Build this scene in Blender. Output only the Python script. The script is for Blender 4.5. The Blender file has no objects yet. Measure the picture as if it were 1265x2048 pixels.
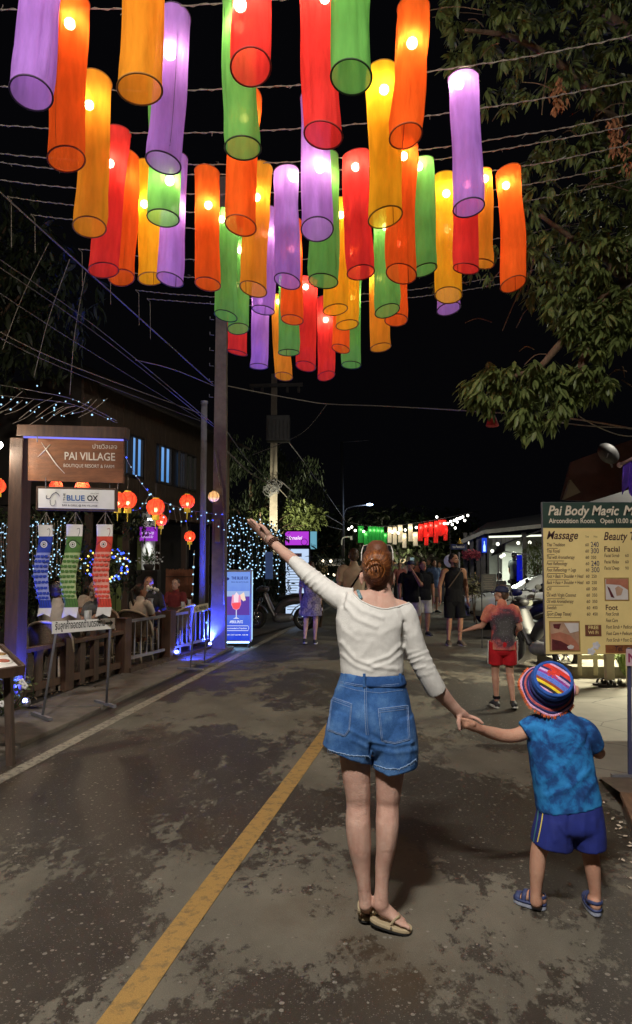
import bpy, bmesh, math, random
from mathutils import Vector, Matrix, noise
from mathutils.bvhtree import BVHTree
from math import sin, cos, pi, radians

scene = bpy.context.scene
COL = scene.collection
V = Vector

# ------------------------------------------------------------------ camera, world, exposure
FPX, CAMH, PITCH = 1420.0, 1.62, math.atan(101 / 1420.0)
cam_d = bpy.data.cameras.new('camera')
cam_d.sensor_fit = 'VERTICAL'; cam_d.sensor_height = 24.0; cam_d.sensor_width = 24.0
cam_d.lens = 24.0 * FPX / 2048.0
cam_d.clip_end = 600; cam_d.clip_start = 0.05
cam = bpy.data.objects.new('camera', cam_d); COL.objects.link(cam)
cam.location = (0, 0, CAMH); cam.rotation_euler = (pi / 2 + PITCH, 0, 0)
scene.camera = cam

world = bpy.data.worlds.new('World'); scene.world = world
world.use_nodes = True
_bg = world.node_tree.nodes['Background']
_sky = world.node_tree.nodes.new('ShaderNodeTexSky'); _sky.sky_type = 'NISHITA'
_sky.sun_disc = False; _sky.sun_elevation = radians(-5.0); _sky.sun_rotation = radians(200)
_hsv = world.node_tree.nodes.new('ShaderNodeMixRGB'); _hsv.blend_type = 'ADD'; _hsv.inputs[0].default_value = 1
_hsv.inputs[2].default_value = (0.0165, 0.0165, 0.023, 1)
world.node_tree.links.new(_sky.outputs[0], _hsv.inputs[1])
world.node_tree.links.new(_hsv.outputs[0], _bg.inputs[0])
_bg.inputs[1].default_value = 0.08

scene.view_settings.view_transform = 'Standard'
scene.view_settings.look = 'None'
scene.view_settings.exposure = 0.0; scene.view_settings.gamma = 1.0
scene.view_settings.use_curve_mapping = False
scene.render.engine = 'CYCLES'
scene.cycles.use_denoising = True
scene.cycles.use_light_tree = True
scene.cycles.max_bounces = 6; scene.cycles.diffuse_bounces = 3
scene.cycles.glossy_bounces = 2; scene.cycles.transmission_bounces = 4
scene.cycles.transparent_max_bounces = 24
scene.cycles.sample_clamp_indirect = 4.0
scene.cycles.caustics_reflective = False; scene.cycles.caustics_refractive = False

_cp, _sp = cos(PITCH), sin(PITCH)
def P(px, py, d):
    """point at forward distance d that the photograph shows at (px, py)"""
    u = (px - 632.5) / FPX; v = (1024 - py) / FPX
    y = _cp - _sp * v; k = d / y
    return V((u * k, d, CAMH + (_sp + _cp * v) * k))
def G(px, py, z0=0.0):
    """point of the level plane z0"""
    u = (px - 632.5) / FPX; v = (1024 - py) / FPX
    k = (z0 - CAMH) / (_sp + _cp * v)
    return V((u * k, (_cp - _sp * v) * k, z0))

# ------------------------------------------------------------------ materials
MATS = {}
def _nt(name):
    m = bpy.data.materials.new(name); m.use_nodes = True
    nt = m.node_tree; return m, nt, nt.nodes, nt.links, nt.nodes['Principled BSDF']
def mat(name, col, rough=0.65, var=0.2, scale=7.0, bump=0.0, bscale=60.0, metal=0.0, emit=0.0, ecol=None, spec=0.5, stretch=(1, 1, 1), col2=None, sss=0.0):
    if name in MATS: return MATS[name]
    m, nt, N, L, b = _nt(name)
    tc = N.new('ShaderNodeTexCoord'); mp = N.new('ShaderNodeMapping'); mp.inputs['Scale'].default_value = stretch
    L.new(tc.outputs['Object'], mp.inputs[0])
    nz = N.new('ShaderNodeTexNoise'); nz.inputs['Scale'].default_value = scale; nz.inputs['Detail'].default_value = 5; nz.inputs['Roughness'].default_value = 0.65
    L.new(mp.outputs[0], nz.inputs['Vector'])
    mx = N.new('ShaderNodeMixRGB'); rp = N.new('ShaderNodeValToRGB')
    rp.color_ramp.elements[0].position = 0.32; rp.color_ramp.elements[1].position = 0.68
    L.new(nz.outputs[0], rp.inputs[0]); L.new(rp.outputs[0], mx.inputs[0])
    c2 = col2 if col2 else tuple(c * (1 - var) for c in col)
    mx.inputs[1].default_value = (*c2, 1); mx.inputs[2].default_value = (*(min(1, c * (1 + (0 if col2 else var))) for c in col), 1)
    L.new(mx.outputs[0], b.inputs['Base Color'])
    b.inputs['Roughness'].default_value = rough; b.inputs['Metallic'].default_value = metal
    b.inputs['Specular IOR Level'].default_value = spec
    if sss:
        b.inputs['Subsurface Weight'].default_value = sss
        b.inputs['Subsurface Radius'].default_value = (0.02, 0.008, 0.004)
        b.inputs['Subsurface Scale'].default_value = 0.6
    if bump:
        n2 = N.new('ShaderNodeTexNoise'); n2.inputs['Scale'].default_value = bscale; n2.inputs['Detail'].default_value = 4
        L.new(mp.outputs[0], n2.inputs['Vector'])
        bp = N.new('ShaderNodeBump'); bp.inputs['Strength'].default_value = bump; bp.inputs['Distance'].default_value = 0.01
        L.new(n2.outputs[0], bp.inputs['Height']); L.new(bp.outputs[0], b.inputs['Normal'])
    if emit:
        b.inputs['Emission Color'].default_value = (*(ecol or col), 1); b.inputs['Emission Strength'].default_value = emit
    m['base'] = 1
    MATS[name] = m; return m
def glow(name, col, strength, sample=True):
    """the surface of a lamp"""
    if name in MATS: return MATS[name]
    m, nt, N, L, b = _nt(name)
    N.remove(b); e = N.new('ShaderNodeEmission'); e.inputs[0].default_value = (*col, 1); e.inputs[1].default_value = strength
    L.new(e.outputs[0], N['Material Output'].inputs[0])
    if not sample: m.cycles.emission_sampling = 'NONE'
    MATS[name] = m; return m
def cloth_lamp(name, col, own, through, clear):
    """thin fabric of a lit lantern: lets bulb light through, part of it straight through the weave"""
    if name in MATS: return MATS[name]
    m, nt, N, L, b = _nt(name); N.remove(b)
    tc = N.new('ShaderNodeTexCoord')
    nz = N.new('ShaderNodeTexNoise'); nz.inputs['Scale'].default_value = 5; nz.inputs['Detail'].default_value = 4
    mp = N.new('ShaderNodeMapping'); mp.inputs['Scale'].default_value = (3, 3, 0.7); L.new(tc.outputs['Object'], mp.inputs[0]); L.new(mp.outputs[0], nz.inputs['Vector'])
    mx = N.new('ShaderNodeMixRGB'); mx.inputs[1].default_value = (*(c * 0.66 for c in col), 1); mx.inputs[2].default_value = (*(min(1, c * 1.08) for c in col), 1)
    n0 = N.new('ShaderNodeTexNoise'); n0.inputs['Scale'].default_value = 1.7; n0.inputs['Detail'].default_value = 2; L.new(tc.outputs['Object'], n0.inputs['Vector'])
    nm = N.new('ShaderNodeMath'); nm.operation = 'MULTIPLY_ADD'; nm.inputs[1].default_value = 0.8; L.new(n0.outputs[0], nm.inputs[0]); L.new(nz.outputs[0], nm.inputs[2])
    rp = N.new('ShaderNodeMapRange'); rp.inputs[1].default_value = 0.55; rp.inputs[2].default_value = 1.2; L.new(nm.outputs[0], rp.inputs[0]); L.new(rp.outputs[0], mx.inputs[0])
    wv = N.new('ShaderNodeTexNoise'); wv.inputs['Scale'].default_value = 14; wv.inputs['Detail'].default_value = 5; L.new(mp.outputs[0], wv.inputs['Vector'])
    bp = N.new('ShaderNodeBump'); bp.inputs['Strength'].default_value = 0.5; bp.inputs['Distance'].default_value = 0.02
    L.new(wv.outputs[0], bp.inputs['Height'])
    d = N.new('ShaderNodeBsdfDiffuse'); t = N.new('ShaderNodeBsdfTranslucent'); tr = N.new('ShaderNodeBsdfTransparent'); e = N.new('ShaderNodeEmission')
    for s in (d, t, e): L.new(mx.outputs[0], s.inputs[0])
    for s in (d, t): L.new(bp.outputs[0], s.inputs['Normal'])
    tr.inputs[0].default_value = (*(0.35 + 0.65 * c for c in col), 1)
    e.inputs[1].default_value = own  # even glow put into the cloth, standing in for spread bulb light
    a = N.new('ShaderNodeMixShader'); a.inputs[0].default_value = through; L.new(d.outputs[0], a.inputs[1]); L.new(t.outputs[0], a.inputs[2])
    c = N.new('ShaderNodeMixShader'); c.inputs[0].default_value = clear; L.new(a.outputs[0], c.inputs[1]); L.new(tr.outputs[0], c.inputs[2])
    ad = N.new('ShaderNodeAddShader'); L.new(c.outputs[0], ad.inputs[0]); L.new(e.outputs[0], ad.inputs[1])
    L.new(ad.outputs[0], N['Material Output'].inputs[0])
    m.cycles.emission_sampling = 'NONE'
    MATS[name] = m; return m

# ------------------------------------------------------------------ mesh builder
def R3(ax=0, ay=0, az=0):
    return (Matrix.Rotation(az, 3, 'Z') @ Matrix.Rotation(ay, 3, 'Y') @ Matrix.Rotation(ax, 3, 'X'))
def frame(t, side=None):
    t = t.normalized()
    s = side if side is not None else (V((1, 0, 0)) if abs(t.x) < 0.9 else V((0, 0, 1)))
    s = (s - t * s.dot(t))
    if s.length < 1e-5: s = t.orthogonal()
    s.normalize(); return s, t.cross(s).normalized()
class MB:
    def __init__(s): s.v = []; s.f = []
    def add(s, vs, fs):
        o = len(s.v); s.v += [V(q) for q in vs]; s.f += [tuple(i + o for i in f) for f in fs]; return s
    def box(s, c, size, rot=None):
        x, y, z = (q / 2 for q in size); c = V(c)
        p = [V((i * x, j * y, k * z)) for i in (-1, 1) for j in (-1, 1) for k in (-1, 1)]
        if rot is not None: p = [rot @ q for q in p]
        return s.add([c + q for q in p], [(0, 1, 3, 2), (4, 6, 7, 5), (0, 4, 5, 1), (2, 3, 7, 6), (0, 2, 6, 4), (1, 5, 7, 3)])
    def beam(s, a, b, w, h, up=(0, 0, 1)):
        """rectangular bar from a to b; h along up"""
        a = V(a); b = V(b); t = (b - a).normalized(); u = V(up) - t * V(up).dot(t)
        if u.length < 1e-4: u = t.orthogonal()
        u.normalize(); r = t.cross(u)
        q = [(-1, -1), (1, -1), (1, 1), (-1, 1)]
        vs = [p + r * (i * w / 2) + u * (j * h / 2) for p in (a, b) for i, j in q]
        return s.add(vs, [(3, 2, 1, 0), (4, 5, 6, 7), (0, 1, 5, 4), (1, 2, 6, 5), (2, 3, 7, 6), (3, 0, 4, 7)])
    def loft(s, rings, cap=True, closed=False):
        n = len(rings[0]); o = len(s.v)
        for r in rings: s.v += [V(q) for q in r]
        m = len(rings)
        for i in range(m if closed else m - 1):
            a = o + i * n; b = o + ((i + 1) % m) * n
            for j in range(n):
                k = (j + 1) % n; s.f.append((a + j, a + k, b + k, b + j))
        if cap and not closed:
            s.f.append(tuple(o + j for j in reversed(range(n)))); s.f.append(tuple(o + (m - 1) * n + j for j in range(n)))
        return s
    def tube(s, pts, r, n=8, cap=True, side=None, closed=False):
        pts = [V(p) for p in pts]; m = len(pts); rings = []
        prev = side
        for i, p in enumerate(pts):
            if closed: t = pts[(i + 1) % m] - pts[i - 1]
            else: t = pts[min(i + 1, m - 1)] - pts[max(i - 1, 0)]
            if t.length < 1e-9: t = V((0, 0, 1))
            u, w = frame(t, prev); prev = u
            rr = r[i] if isinstance(r, (list, tuple)) else r
            ra, rb = rr if isinstance(rr, (list, tuple)) else (rr, rr)
            rings.append([p + u * (cos(2 * pi * j / n) * ra) + w * (sin(2 * pi * j / n) * rb) for j in range(n)])
        return s.loft(rings, cap, closed)
    def lathe(s, prof, n=16, c=(0, 0, 0), rot=None, sx=1, sy=1):
        c = V(c); rings = []
        for r, z in prof:
            ring = [V((cos(2 * pi * j / n) * r * sx, sin(2 * pi * j / n) * r * sy, z)) for j in range(n)]
            if rot is not None: ring = [rot @ q for q in ring]
            rings.append([c + q for q in ring])
        return s.loft(rings)
    def ell(s, c, r, nu=12, nv=8, rot=None):
        pr = [(max(1e-3, sin(pi * i / nv)), -cos(pi * i / nv)) for i in range(nv + 1)]
        c = V(c); rings = []
        rx, ry, rz = r if isinstance(r, (list, tuple, Vector)) else (r, r, r)
        for a, z in pr:
            ring = [V((cos(2 * pi * j / nu) * a * rx, sin(2 * pi * j / nu) * a * ry, z * rz)) for j in range(nu)]
            if rot is not None: ring = [rot @ q for q in ring]
            rings.append([c + q for q in ring])
        return s.loft(rings)
    def torus(s, c, R, r, n=24, k=6, rot=None, sx=1, sy=1):
        pts = []
        for j in range(n):
            q = V((cos(2 * pi * j / n) * R * sx, sin(2 * pi * j / n) * R * sy, 0))
            pts.append(V(c) + (rot @ q if rot is not None else q))
        return s.tube(pts, r, k, closed=True)
    def prism(s, poly, o, ux, uy, depth):
        o, ux, uy = V(o), V(ux).normalized(), V(uy).normalized(); n = ux.cross(uy)
        a = [o + ux * x + uy * y + n * (depth / 2) for x, y in poly]; b = [o + ux * x + uy * y - n * (depth / 2) for x, y in poly]
        k = len(poly)
        return s.add(a + b, [tuple(range(k)), tuple(reversed(range(k, 2 * k)))] + [(i, k + i, k + (i + 1) % k, (i + 1) % k) for i in range(k)])
    def quad(s, a, b, c, d): return s.add([a, b, c, d], [(0, 1, 2, 3)])
    def grid(s, fn, nu, nv, closed=False):
        o = len(s.v)
        for i in range(nv + 1):
            for j in range(nu if closed else nu + 1): s.v.append(V(fn(j / nu, i / nv)))
        w = nu if closed else nu + 1
        for i in range(nv):
            for j in range(nu):
                k = (j + 1) % w; s.f.append((o + i * w + j, o + i * w + k, o + (i + 1) * w + k, o + (i + 1) * w + j))
        return s
    def mesh(s, name, M=None):
        me = bpy.data.meshes.new(name)
        vs = [M @ q for q in s.v] if M is not None else s.v
        me.from_pydata([tuple(q) for q in vs], [], s.f); me.update(); return me
XF = {}
def link(o, parent=None):
    COL.objects.link(o)
    if parent is not None: o.parent = parent
    return o
def smooth_mesh(me, flag=True):
    me.polygons.foreach_set('use_smooth', [flag] * len(me.polygons))
def part(name, mb, m, parent=None, smooth=False, local=False, bevel=0.0):
    M = None
    if parent is not None and not local: M = XF[parent.name].inverted()
    me = mb.mesh(name, M) if isinstance(mb, MB) else mb
    if smooth: smooth_mesh(me)
    if m is not None and len(me.materials) == 0: me.materials.append(m)
    o = bpy.data.objects.new(name, me); link(o, parent)
    XF[o.name] = XF[parent.name] if parent is not None else Matrix()
    if bevel:
        bv = o.modifiers.new('bevel', 'BEVEL'); bv.width = bevel; bv.segments = 2; bv.limit_method = 'ANGLE'
    return o
def tag(o, label=None, cat=None, group=None, kind=None):
    if label: o['label'] = label
    if cat: o['category'] = cat
    if group: o['group'] = group
    if kind: o['kind'] = kind
    return o
def thing(name, label, cat, loc=(0, 0, 0), rz=0.0, group=None):
    o = bpy.data.objects.new(name, None); o.empty_display_size = 0.1; link(o)
    o.location = loc; o.rotation_euler = (0, 0, rz)
    XF[o.name] = Matrix.Translation(V(loc)) @ Matrix.Rotation(rz, 4, 'Z')
    return tag(o, label, cat, group)
def struct(name, mb, m, smooth=False, parent=None):
    o = part(name, mb, m, parent, smooth)
    if parent is None: o['kind'] = 'structure'
    return o
def single(name, mb, m, label, cat, loc=None, smooth=False, group=None):
    """a thing that is one mesh"""
    if loc is not None:
        M = Matrix.Translation(-V(loc)); me = mb.mesh(name, M)
    else: me = mb.mesh(name)
    if smooth: smooth_mesh(me)
    me.materials.append(m)
    o = bpy.data.objects.new(name, me); link(o)
    if loc is not None: o.location = loc
    XF[o.name] = Matrix.Translation(V(loc)) if loc is not None else Matrix()
    return tag(o, label, cat, group)
def dup(root, loc, rz=0.0, label=None, group=None):
    r = root.copy(); COL.objects.link(r); r.location = loc; r.rotation_euler = (0, 0, rz)
    if label: r['label'] = label
    if group: r['group'] = group
    XF[r.name] = Matrix.Translation(V(loc)) @ Matrix.Rotation(rz, 4, 'Z')
    for ch in list(root.children):
        c = ch.copy(); COL.objects.link(c); c.parent = r
        for g in list(ch.children):
            d = g.copy(); COL.objects.link(d); d.parent = c
    return r
_TEXT = {}
def text(name, s, size, m, parent, o, ux, uy, align='LEFT', width=None, shear=0.0, bold=0.0, depth=0.0012):
    """flat lettering whose baseline starts at o, running along ux"""
    key = (s, align, shear, bold)
    cu = bpy.data.curves.new(name, 'FONT'); cu.body = s; cu.size = 1.0; cu.align_x = align; cu.shear = shear; cu.offset = bold; cu.resolution_u = 3
    ob = bpy.data.objects.new(name, cu)
    me = bpy.data.meshes.new_from_object(ob)
    bpy.data.objects.remove(ob); bpy.data.curves.remove(cu)
    xs = [v.co.x for v in me.vertices] or [0, 1]
    k = size; kx = size
    if width: kx = width / max(1e-6, max(xs) - min(xs)); k = size
    o, ux, uy = V(o), V(ux).normalized(), V(uy).normalized(); n = ux.cross(uy).normalized()
    x0 = min(xs) if align == 'LEFT' else (max(xs) + min(xs)) / 2 if align == 'CENTER' else max(xs)
    M = XF[parent.name].inverted() if parent is not None else Matrix()
    for v in me.vertices: v.co = M @ (o + ux * ((v.co.x - x0) * kx) + uy * (v.co.y * k) + n * depth)
    me.materials.clear(); me.materials.append(m)
    t = bpy.data.objects.new(name, me); link(t, parent); XF[t.name] = XF[parent.name] if parent is not None else Matrix()
    return t
def bez(a, b, sag, n=14):
    a, b = V(a), V(b)
    return [a.lerp(b, i / n) - V((0, 0, sag * 4 * (i / n) * (1 - i / n))) for i in range(n + 1)]
def bez2(p, n=24):
    """smooth path through points"""
    p = [V(q) for q in p]; out = []
    for i in range(len(p) - 1):
        a, b, c, d = p[max(i - 1, 0)], p[i], p[i + 1], p[min(i + 2, len(p) - 1)]
        k = max(2, n // (len(p) - 1))
        for j in range(k):
            t = j / k
            out.append(0.5 * ((2 * b) + (c - a) * t + (2 * a - 5 * b + 4 * c - d) * t * t + (3 * b - a - 3 * c + d) * t ** 3))
    out.append(p[-1]); return out
rng = random.Random(7)
X, Y, Z = V((1, 0, 0)), V((0, 1, 0)), V((0, 0, 1))
# ------------------------------------------------------------------ street lamp behind the viewer: the light the street is seen by
lamp = thing('street_lamp', 'tall grey street lamp on the left kerb behind the viewer', 'street lamp', (-3.6, -2.6, 0))
_m = mat('galvanised_steel', (0.32, 0.32, 0.33), 0.45, 0.15, 5, 0.1, 40, metal=0.8)
q = MB(); q.tube([(-3.6, -2.6, 0), (-3.6, -2.6, 4), (-3.6, -2.6, 7.2)], [.09, .075, .06], 12); part('pole', q, _m, lamp, True)
q = MB(); q.tube(bez2([(-3.6, -2.6, 7.1), (-3.2, -2.55, 7.7), (-1.9, -2.4, 8.0)], 10), .035, 8); part('arm', q, _m, lamp, True)
q = MB(); q.box((-1.45, -2.36, 8.05), (1.3, 0.5, 0.12)); part('lamp_head', q, _m, lamp)
ld = bpy.data.lights.new('street_lamp_light', 'AREA'); ld.shape = 'RECTANGLE'; ld.size = 1.2; ld.size_y = 0.45
ld.energy = 1550; ld.color = (1.0, 0.93, 0.84); ld.spread = radians(165)
lo = bpy.data.objects.new('street_lamp_light', ld); link(lo)
lo.location = (-1.45, -2.36, 7.96); lo.rotation_euler = (radians(32), radians(5), 0)
# ------------------------------------------------------------------ ground, road, pavements
RS = 0.14                                   # the road drifts right by this much per metre ahead
def asphalt():
    m, nt, N, L, b = _nt('asphalt')
    tc = N.new('ShaderNodeTexCoord'); mp = N.new('ShaderNodeMapping')
    mp.inputs['Rotation'].default_value = (0, 0, radians(-25)); mp.inputs['Scale'].default_value = (1.0, 0.62, 1); mp.inputs['Location'].default_value = (3.3, 1.1, 0)
    L.new(tc.outputs['Object'], mp.inputs[0])
    def noi(scale, det=6, rough=0.6, dist=0.0, vec=None):
        n = N.new('ShaderNodeTexNoise'); n.inputs['Scale'].default_value = scale; n.inputs['Detail'].default_value = det
        n.inputs['Roughness'].default_value = rough; n.inputs['Distortion'].default_value = dist
        L.new(vec or mp.outputs[0], n.inputs['Vector']); return n.outputs[0]
    def ramp(x, a, c):
        r = N.new('ShaderNodeValToRGB'); r.color_ramp.elements[0].position = a; r.color_ramp.elements[1].position = c; L.new(x, r.inputs[0]); return r.outputs[0]
    def mix(f, a, c, mode='MIX'):
        r = N.new('ShaderNodeMixRGB'); r.blend_type = mode
        for i, q in enumerate((f, a, c)):
            if isinstance(q, (int, float)): r.inputs[i].default_value = q
            elif isinstance(q, tuple): r.inputs[i].default_value = (*q, 1)
            else: L.new(q, r.inputs[i])
        return r.outputs[0]
    def mth(op, a, c):
        r = N.new('ShaderNodeMath'); r.operation = op
        for i, q in enumerate((a, c)):
            if isinstance(q, (int, float)): r.inputs[i].default_value = q
            else: L.new(q, r.inputs[i])
        return r.outputs[0]
    big = noi(0.75, 9, 0.66, 0.35)
    fine = noi(8.0, 8, 0.78)
    e = mth('ADD', mth('ADD', big, mth('MULTIPLY', mth('SUBTRACT', fine, 0.5), 0.42)), mth('MULTIPLY', mth('SUBTRACT', noi(26, 5, 0.7), 0.5), 0.22))
    dust = ramp(e, 0.502, 0.532)
    grain = noi(190, 3, 0.8)
    dusty = mix(ramp(noi(2.3, 5), 0.3, 0.7), (0.088, 0.079, 0.061), (0.148, 0.135, 0.106))
    tar = mix(ramp(noi(3.1, 5), 0.3, 0.7), (0.029, 0.024, 0.019), (0.046, 0.039, 0.031))
    col = mix(dust, tar, dusty)
    stain = ramp(mth('ADD', noi(0.42, 6, 0.6, 0.3, tc.outputs['Object']), mth('MULTIPLY', fine, 0.12)), 0.60, 0.70)
    col = mix(mth('MULTIPLY', stain, 0.55), col, (0.066, 0.042, 0.021))
    vo = N.new('ShaderNodeTexVoronoi'); vo.inputs['Scale'].default_value = 40; L.new(tc.outputs['Object'], vo.inputs['Vector'])
    vo.inputs['Randomness'].default_value = 1
    sep = N.new('ShaderNodeSeparateColor'); L.new(vo.outputs['Color'], sep.inputs[0])
    rad = mth('MULTIPLY', sep.outputs[0], 0.42)
    inside = mth('LESS_THAN', vo.outputs['Distance'], rad)
    chosen = mth('GREATER_THAN', sep.outputs[1], mth('ADD', 0.60, mth('MULTIPLY', dust, 0.27)))
    peb = mth('MULTIPLY', inside, chosen)
    pc = mix(sep.outputs[2], (0.085, 0.075, 0.06), (0.20, 0.185, 0.155))
    col = mix(peb, col, pc)
    v2 = N.new('ShaderNodeTexVoronoi'); v2.inputs['Scale'].default_value = 120; L.new(tc.outputs['Object'], v2.inputs['Vector'])
    s2 = N.new('ShaderNodeSeparateColor'); L.new(v2.outputs['Color'], s2.inputs[0])
    col = mix(mth('MULTIPLY', mth('LESS_THAN', v2.outputs['Distance'], 0.32), mth('GREATER_THAN', s2.outputs[0], 0.82)), col, (0.13, 0.12, 0.10))
    col = mix(0.75, col, mix(grain, (0.45, 0.45, 0.45), (1.55, 1.55, 1.55)), 'MULTIPLY')
    L.new(col, b.inputs['Base Color'])
    rg = mth('ADD', 0.52, mth('MULTIPLY', dust, 0.36)); L.new(rg, b.inputs['Roughness'])
    b.inputs['Specular IOR Level'].default_value = 0.35
    hgt = mth('ADD', mth('MULTIPLY', grain, 0.5), mth('ADD', mth('MULTIPLY', peb, 0.6), mth('MULTIPLY', dust, 0.5)))
    bp = N.new('ShaderNodeBump'); bp.inputs['Strength'].default_value = 0.55; bp.inputs['Distance'].default_value = 0.006
    L.new(hgt, bp.inputs['Height']); L.new(bp.outputs[0], b.inputs['Normal'])
    return m
def worn_paint(name, col, worn, amount=0.5):
    m, nt, N, L, b = _nt(name)
    tc = N.new('ShaderNodeTexCoord')
    n = N.new('ShaderNodeTexNoise'); n.inputs['Scale'].default_value = 16; n.inputs['Detail'].default_value = 8; n.inputs['Roughness'].default_value = 0.75; L.new(tc.outputs['Object'], n.inputs['Vector'])
    r = N.new('ShaderNodeValToRGB'); r.color_ramp.elements[0].position = amount - 0.07; r.color_ramp.elements[1].position = amount + 0.1; L.new(n.outputs[0], r.inputs[0])
    x = N.new('ShaderNodeMixRGB'); x.inputs[1].default_value = (*worn, 1); x.inputs[2].default_value = (*col, 1); L.new(r.outputs[0], x.inputs[0])
    g = N.new('ShaderNodeTexNoise'); g.inputs['Scale'].default_value = 220; L.new(tc.outputs['Object'], g.inputs['Vector'])
    y = N.new('ShaderNodeMixRGB'); y.blend_type = 'MULTIPLY'; y.inputs[0].default_value = 0.6; L.new(x.outputs[0], y.inputs[1]); L.new(g.outputs[0], y.inputs[2])
    z = N.new('ShaderNodeMixRGB'); z.blend_type = 'MULTIPLY'; z.inputs[0].default_value = 1; z.inputs[2].default_value = (1.45, 1.45, 1.45, 1); L.new(y.outputs[0], z.inputs[1])
    L.new(z.outputs[0], b.inputs['Base Color']); b.inputs['Roughness'].default_value = 0.75
    bp = N.new('ShaderNodeBump'); bp.inputs['Strength'].default_value = 0.4; bp.inputs['Distance'].default_value = 0.004; L.new(g.outputs[0], bp.inputs['Height']); L.new(bp.outputs[0], b.inputs['Normal'])
    return m
m_soil = mat('soil', (0.045, 0.036, 0.027), 0.95, 0.5, 3.0, 0.5, 40)
m_conc = mat('concrete', (0.25, 0.235, 0.19), 0.85, 0.22, 2.4, 0.25, 55)
m_slab = mat('slab_concrete', (0.115, 0.10, 0.082), 0.85, 0.35, 3.5, 0.6, 35)
m_kerb = mat('wet_gutter', (0.03, 0.027, 0.024), 0.5, 0.4, 5, 0.4, 40)

b = MB(); b.quad((-150, -30, -0.03), (150, -30, -0.03), (150, 300, -0.03), (-150, 300, -0.03))
struct('ground', b, m_soil)
def strip(y0, y1, xl, xr, z, n=10):
    q = MB()
    for i in range(n):
        a = y0 + (y1 - y0) * i / n; c = y0 + (y1 - y0) * (i + 1) / n
        q.quad((xl(a), a, z), (xr(a), a, z), (xr(c), c, z), (xl(c), c, z))
    return q
m_asph = asphalt()
struct('road', strip(-8, 120, lambda y: -3.45 + RS * y, lambda y: 14 + RS * y, 0.0), m_asph)
m_white = worn_paint('edge_line_paint', (0.27, 0.245, 0.19), (0.06, 0.053, 0.042), 0.43)
m_yell = worn_paint('centre_line_paint', (0.31, 0.185, 0.052), (0.11, 0.08, 0.04), 0.405)
struct('road_edge_line', strip(-4, 90, lambda y: -3.185 + RS * y, lambda y: -3.06 + RS * y, 0.004), m_white)
yc = bez2([(-1.40, -1.0, 0), (-0.985, 1.0, 0), (-0.71, 2.62, 0), (-0.51, 3.73, 0), (0.03, 6.54, 0), (1.0, 12, 0), (2.4, 20, 0), (4.9, 35, 0)], 70)
q = MB()
for a, c in zip(yc, yc[1:]):
    w = 0.062
    q.quad(a + V((-w, 0, 0.004)), a + V((w, 0, 0.004)), c + V((w, 0, 0.004)), c + V((-w, 0, 0.004)))
struct('road_centre_line', q, m_yell)

# left pavement: gutter, then uneven concrete slabs up to the terrace fence
FENX = lambda y: -3.32 + 0.285 * (y - 8.5)
GUT = lambda y: -3.40 + RS * y
struct('gutter', strip(-4, 40, lambda y: -3.45 + RS * y - 0.05, lambda y: -3.30 + RS * y, 0.003), m_kerb)
pav = struct('pavement', strip(-4, 13.6, lambda y: min(GUT(y) - 0.02, FENX(y) - 0.3), GUT, 0.012, 24), m_kerb)
y = 3.2; k = 0
slabm = []
while y < 13.2:
    L_ = rng.uniform(0.75, 1.25)
    x1 = GUT(y + L_ / 2) - 0.03; xf = FENX(y + L_ / 2) + 0.02
    cuts = [x1]
    while cuts[-1] - xf > 0.25:
        cuts.append(max(xf, cuts[-1] - rng.uniform(0.62, 0.9)))
    for a, c in zip(cuts, cuts[1:]):
        if a - c < 0.12: continue
        j = lambda: rng.uniform(-0.012, 0.012)
        t = 0.045 + rng.uniform(-0.012, 0.014)
        da = RS * L_ / 2; s = 0.016
        bt = [(c + s - da, y + s), (a - s - da, y + s), (a - s + da, y + L_ - s), (c + s + da, y + L_ - s)]
        top = [V((px + j(), py + j(), t + j() * 0.7)) for px, py in bt]
        q = MB(); q.add([V((p.x, p.y, 0.005)) for p in top] + top, [(4, 5, 6, 7), (0, 1, 5, 4), (1, 2, 6, 5), (2, 3, 7, 6), (3, 0, 4, 7)])
        part('slab', q, m_slab, pav, bevel=0.008)
    y += L_
b = MB()
for i in range(12):
    a = -3 + i * 2.0; c = a + 2.0
    b.quad((-9, a, 0.03), (FENX(a), a, 0.03), (FENX(c), c, 0.03), (-9, c, 0.03))
struct('terrace_ground', b, m_soil)
# litter of dry leaves along the fence
m_litter = mat('dry_leaf_litter', (0.12, 0.085, 0.05), 0.9, 0.6, 30)
b = MB()
for i in range(420):
    yy = rng.uniform(5.5, 13.2); xx = FENX(yy) + rng.gauss(0.02, 0.16); s = rng.uniform(0.012, 0.035)
    r = R3(rng.uniform(-.5, .5), rng.uniform(-.5, .5), rng.uniform(0, 6)); c = V((xx, yy, 0.062 + rng.uniform(0, 0.02)))
    b.add([c + r @ V((s, 0, 0)), c + r @ V((0, s * .45, .004)), c + r @ V((-s, 0, 0)), c + r @ V((0, -s * .45, .004))], [(0, 1, 2, 3)])
o = part('leaf_litter', b, m_litter); o['kind'] = 'stuff'

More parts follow.
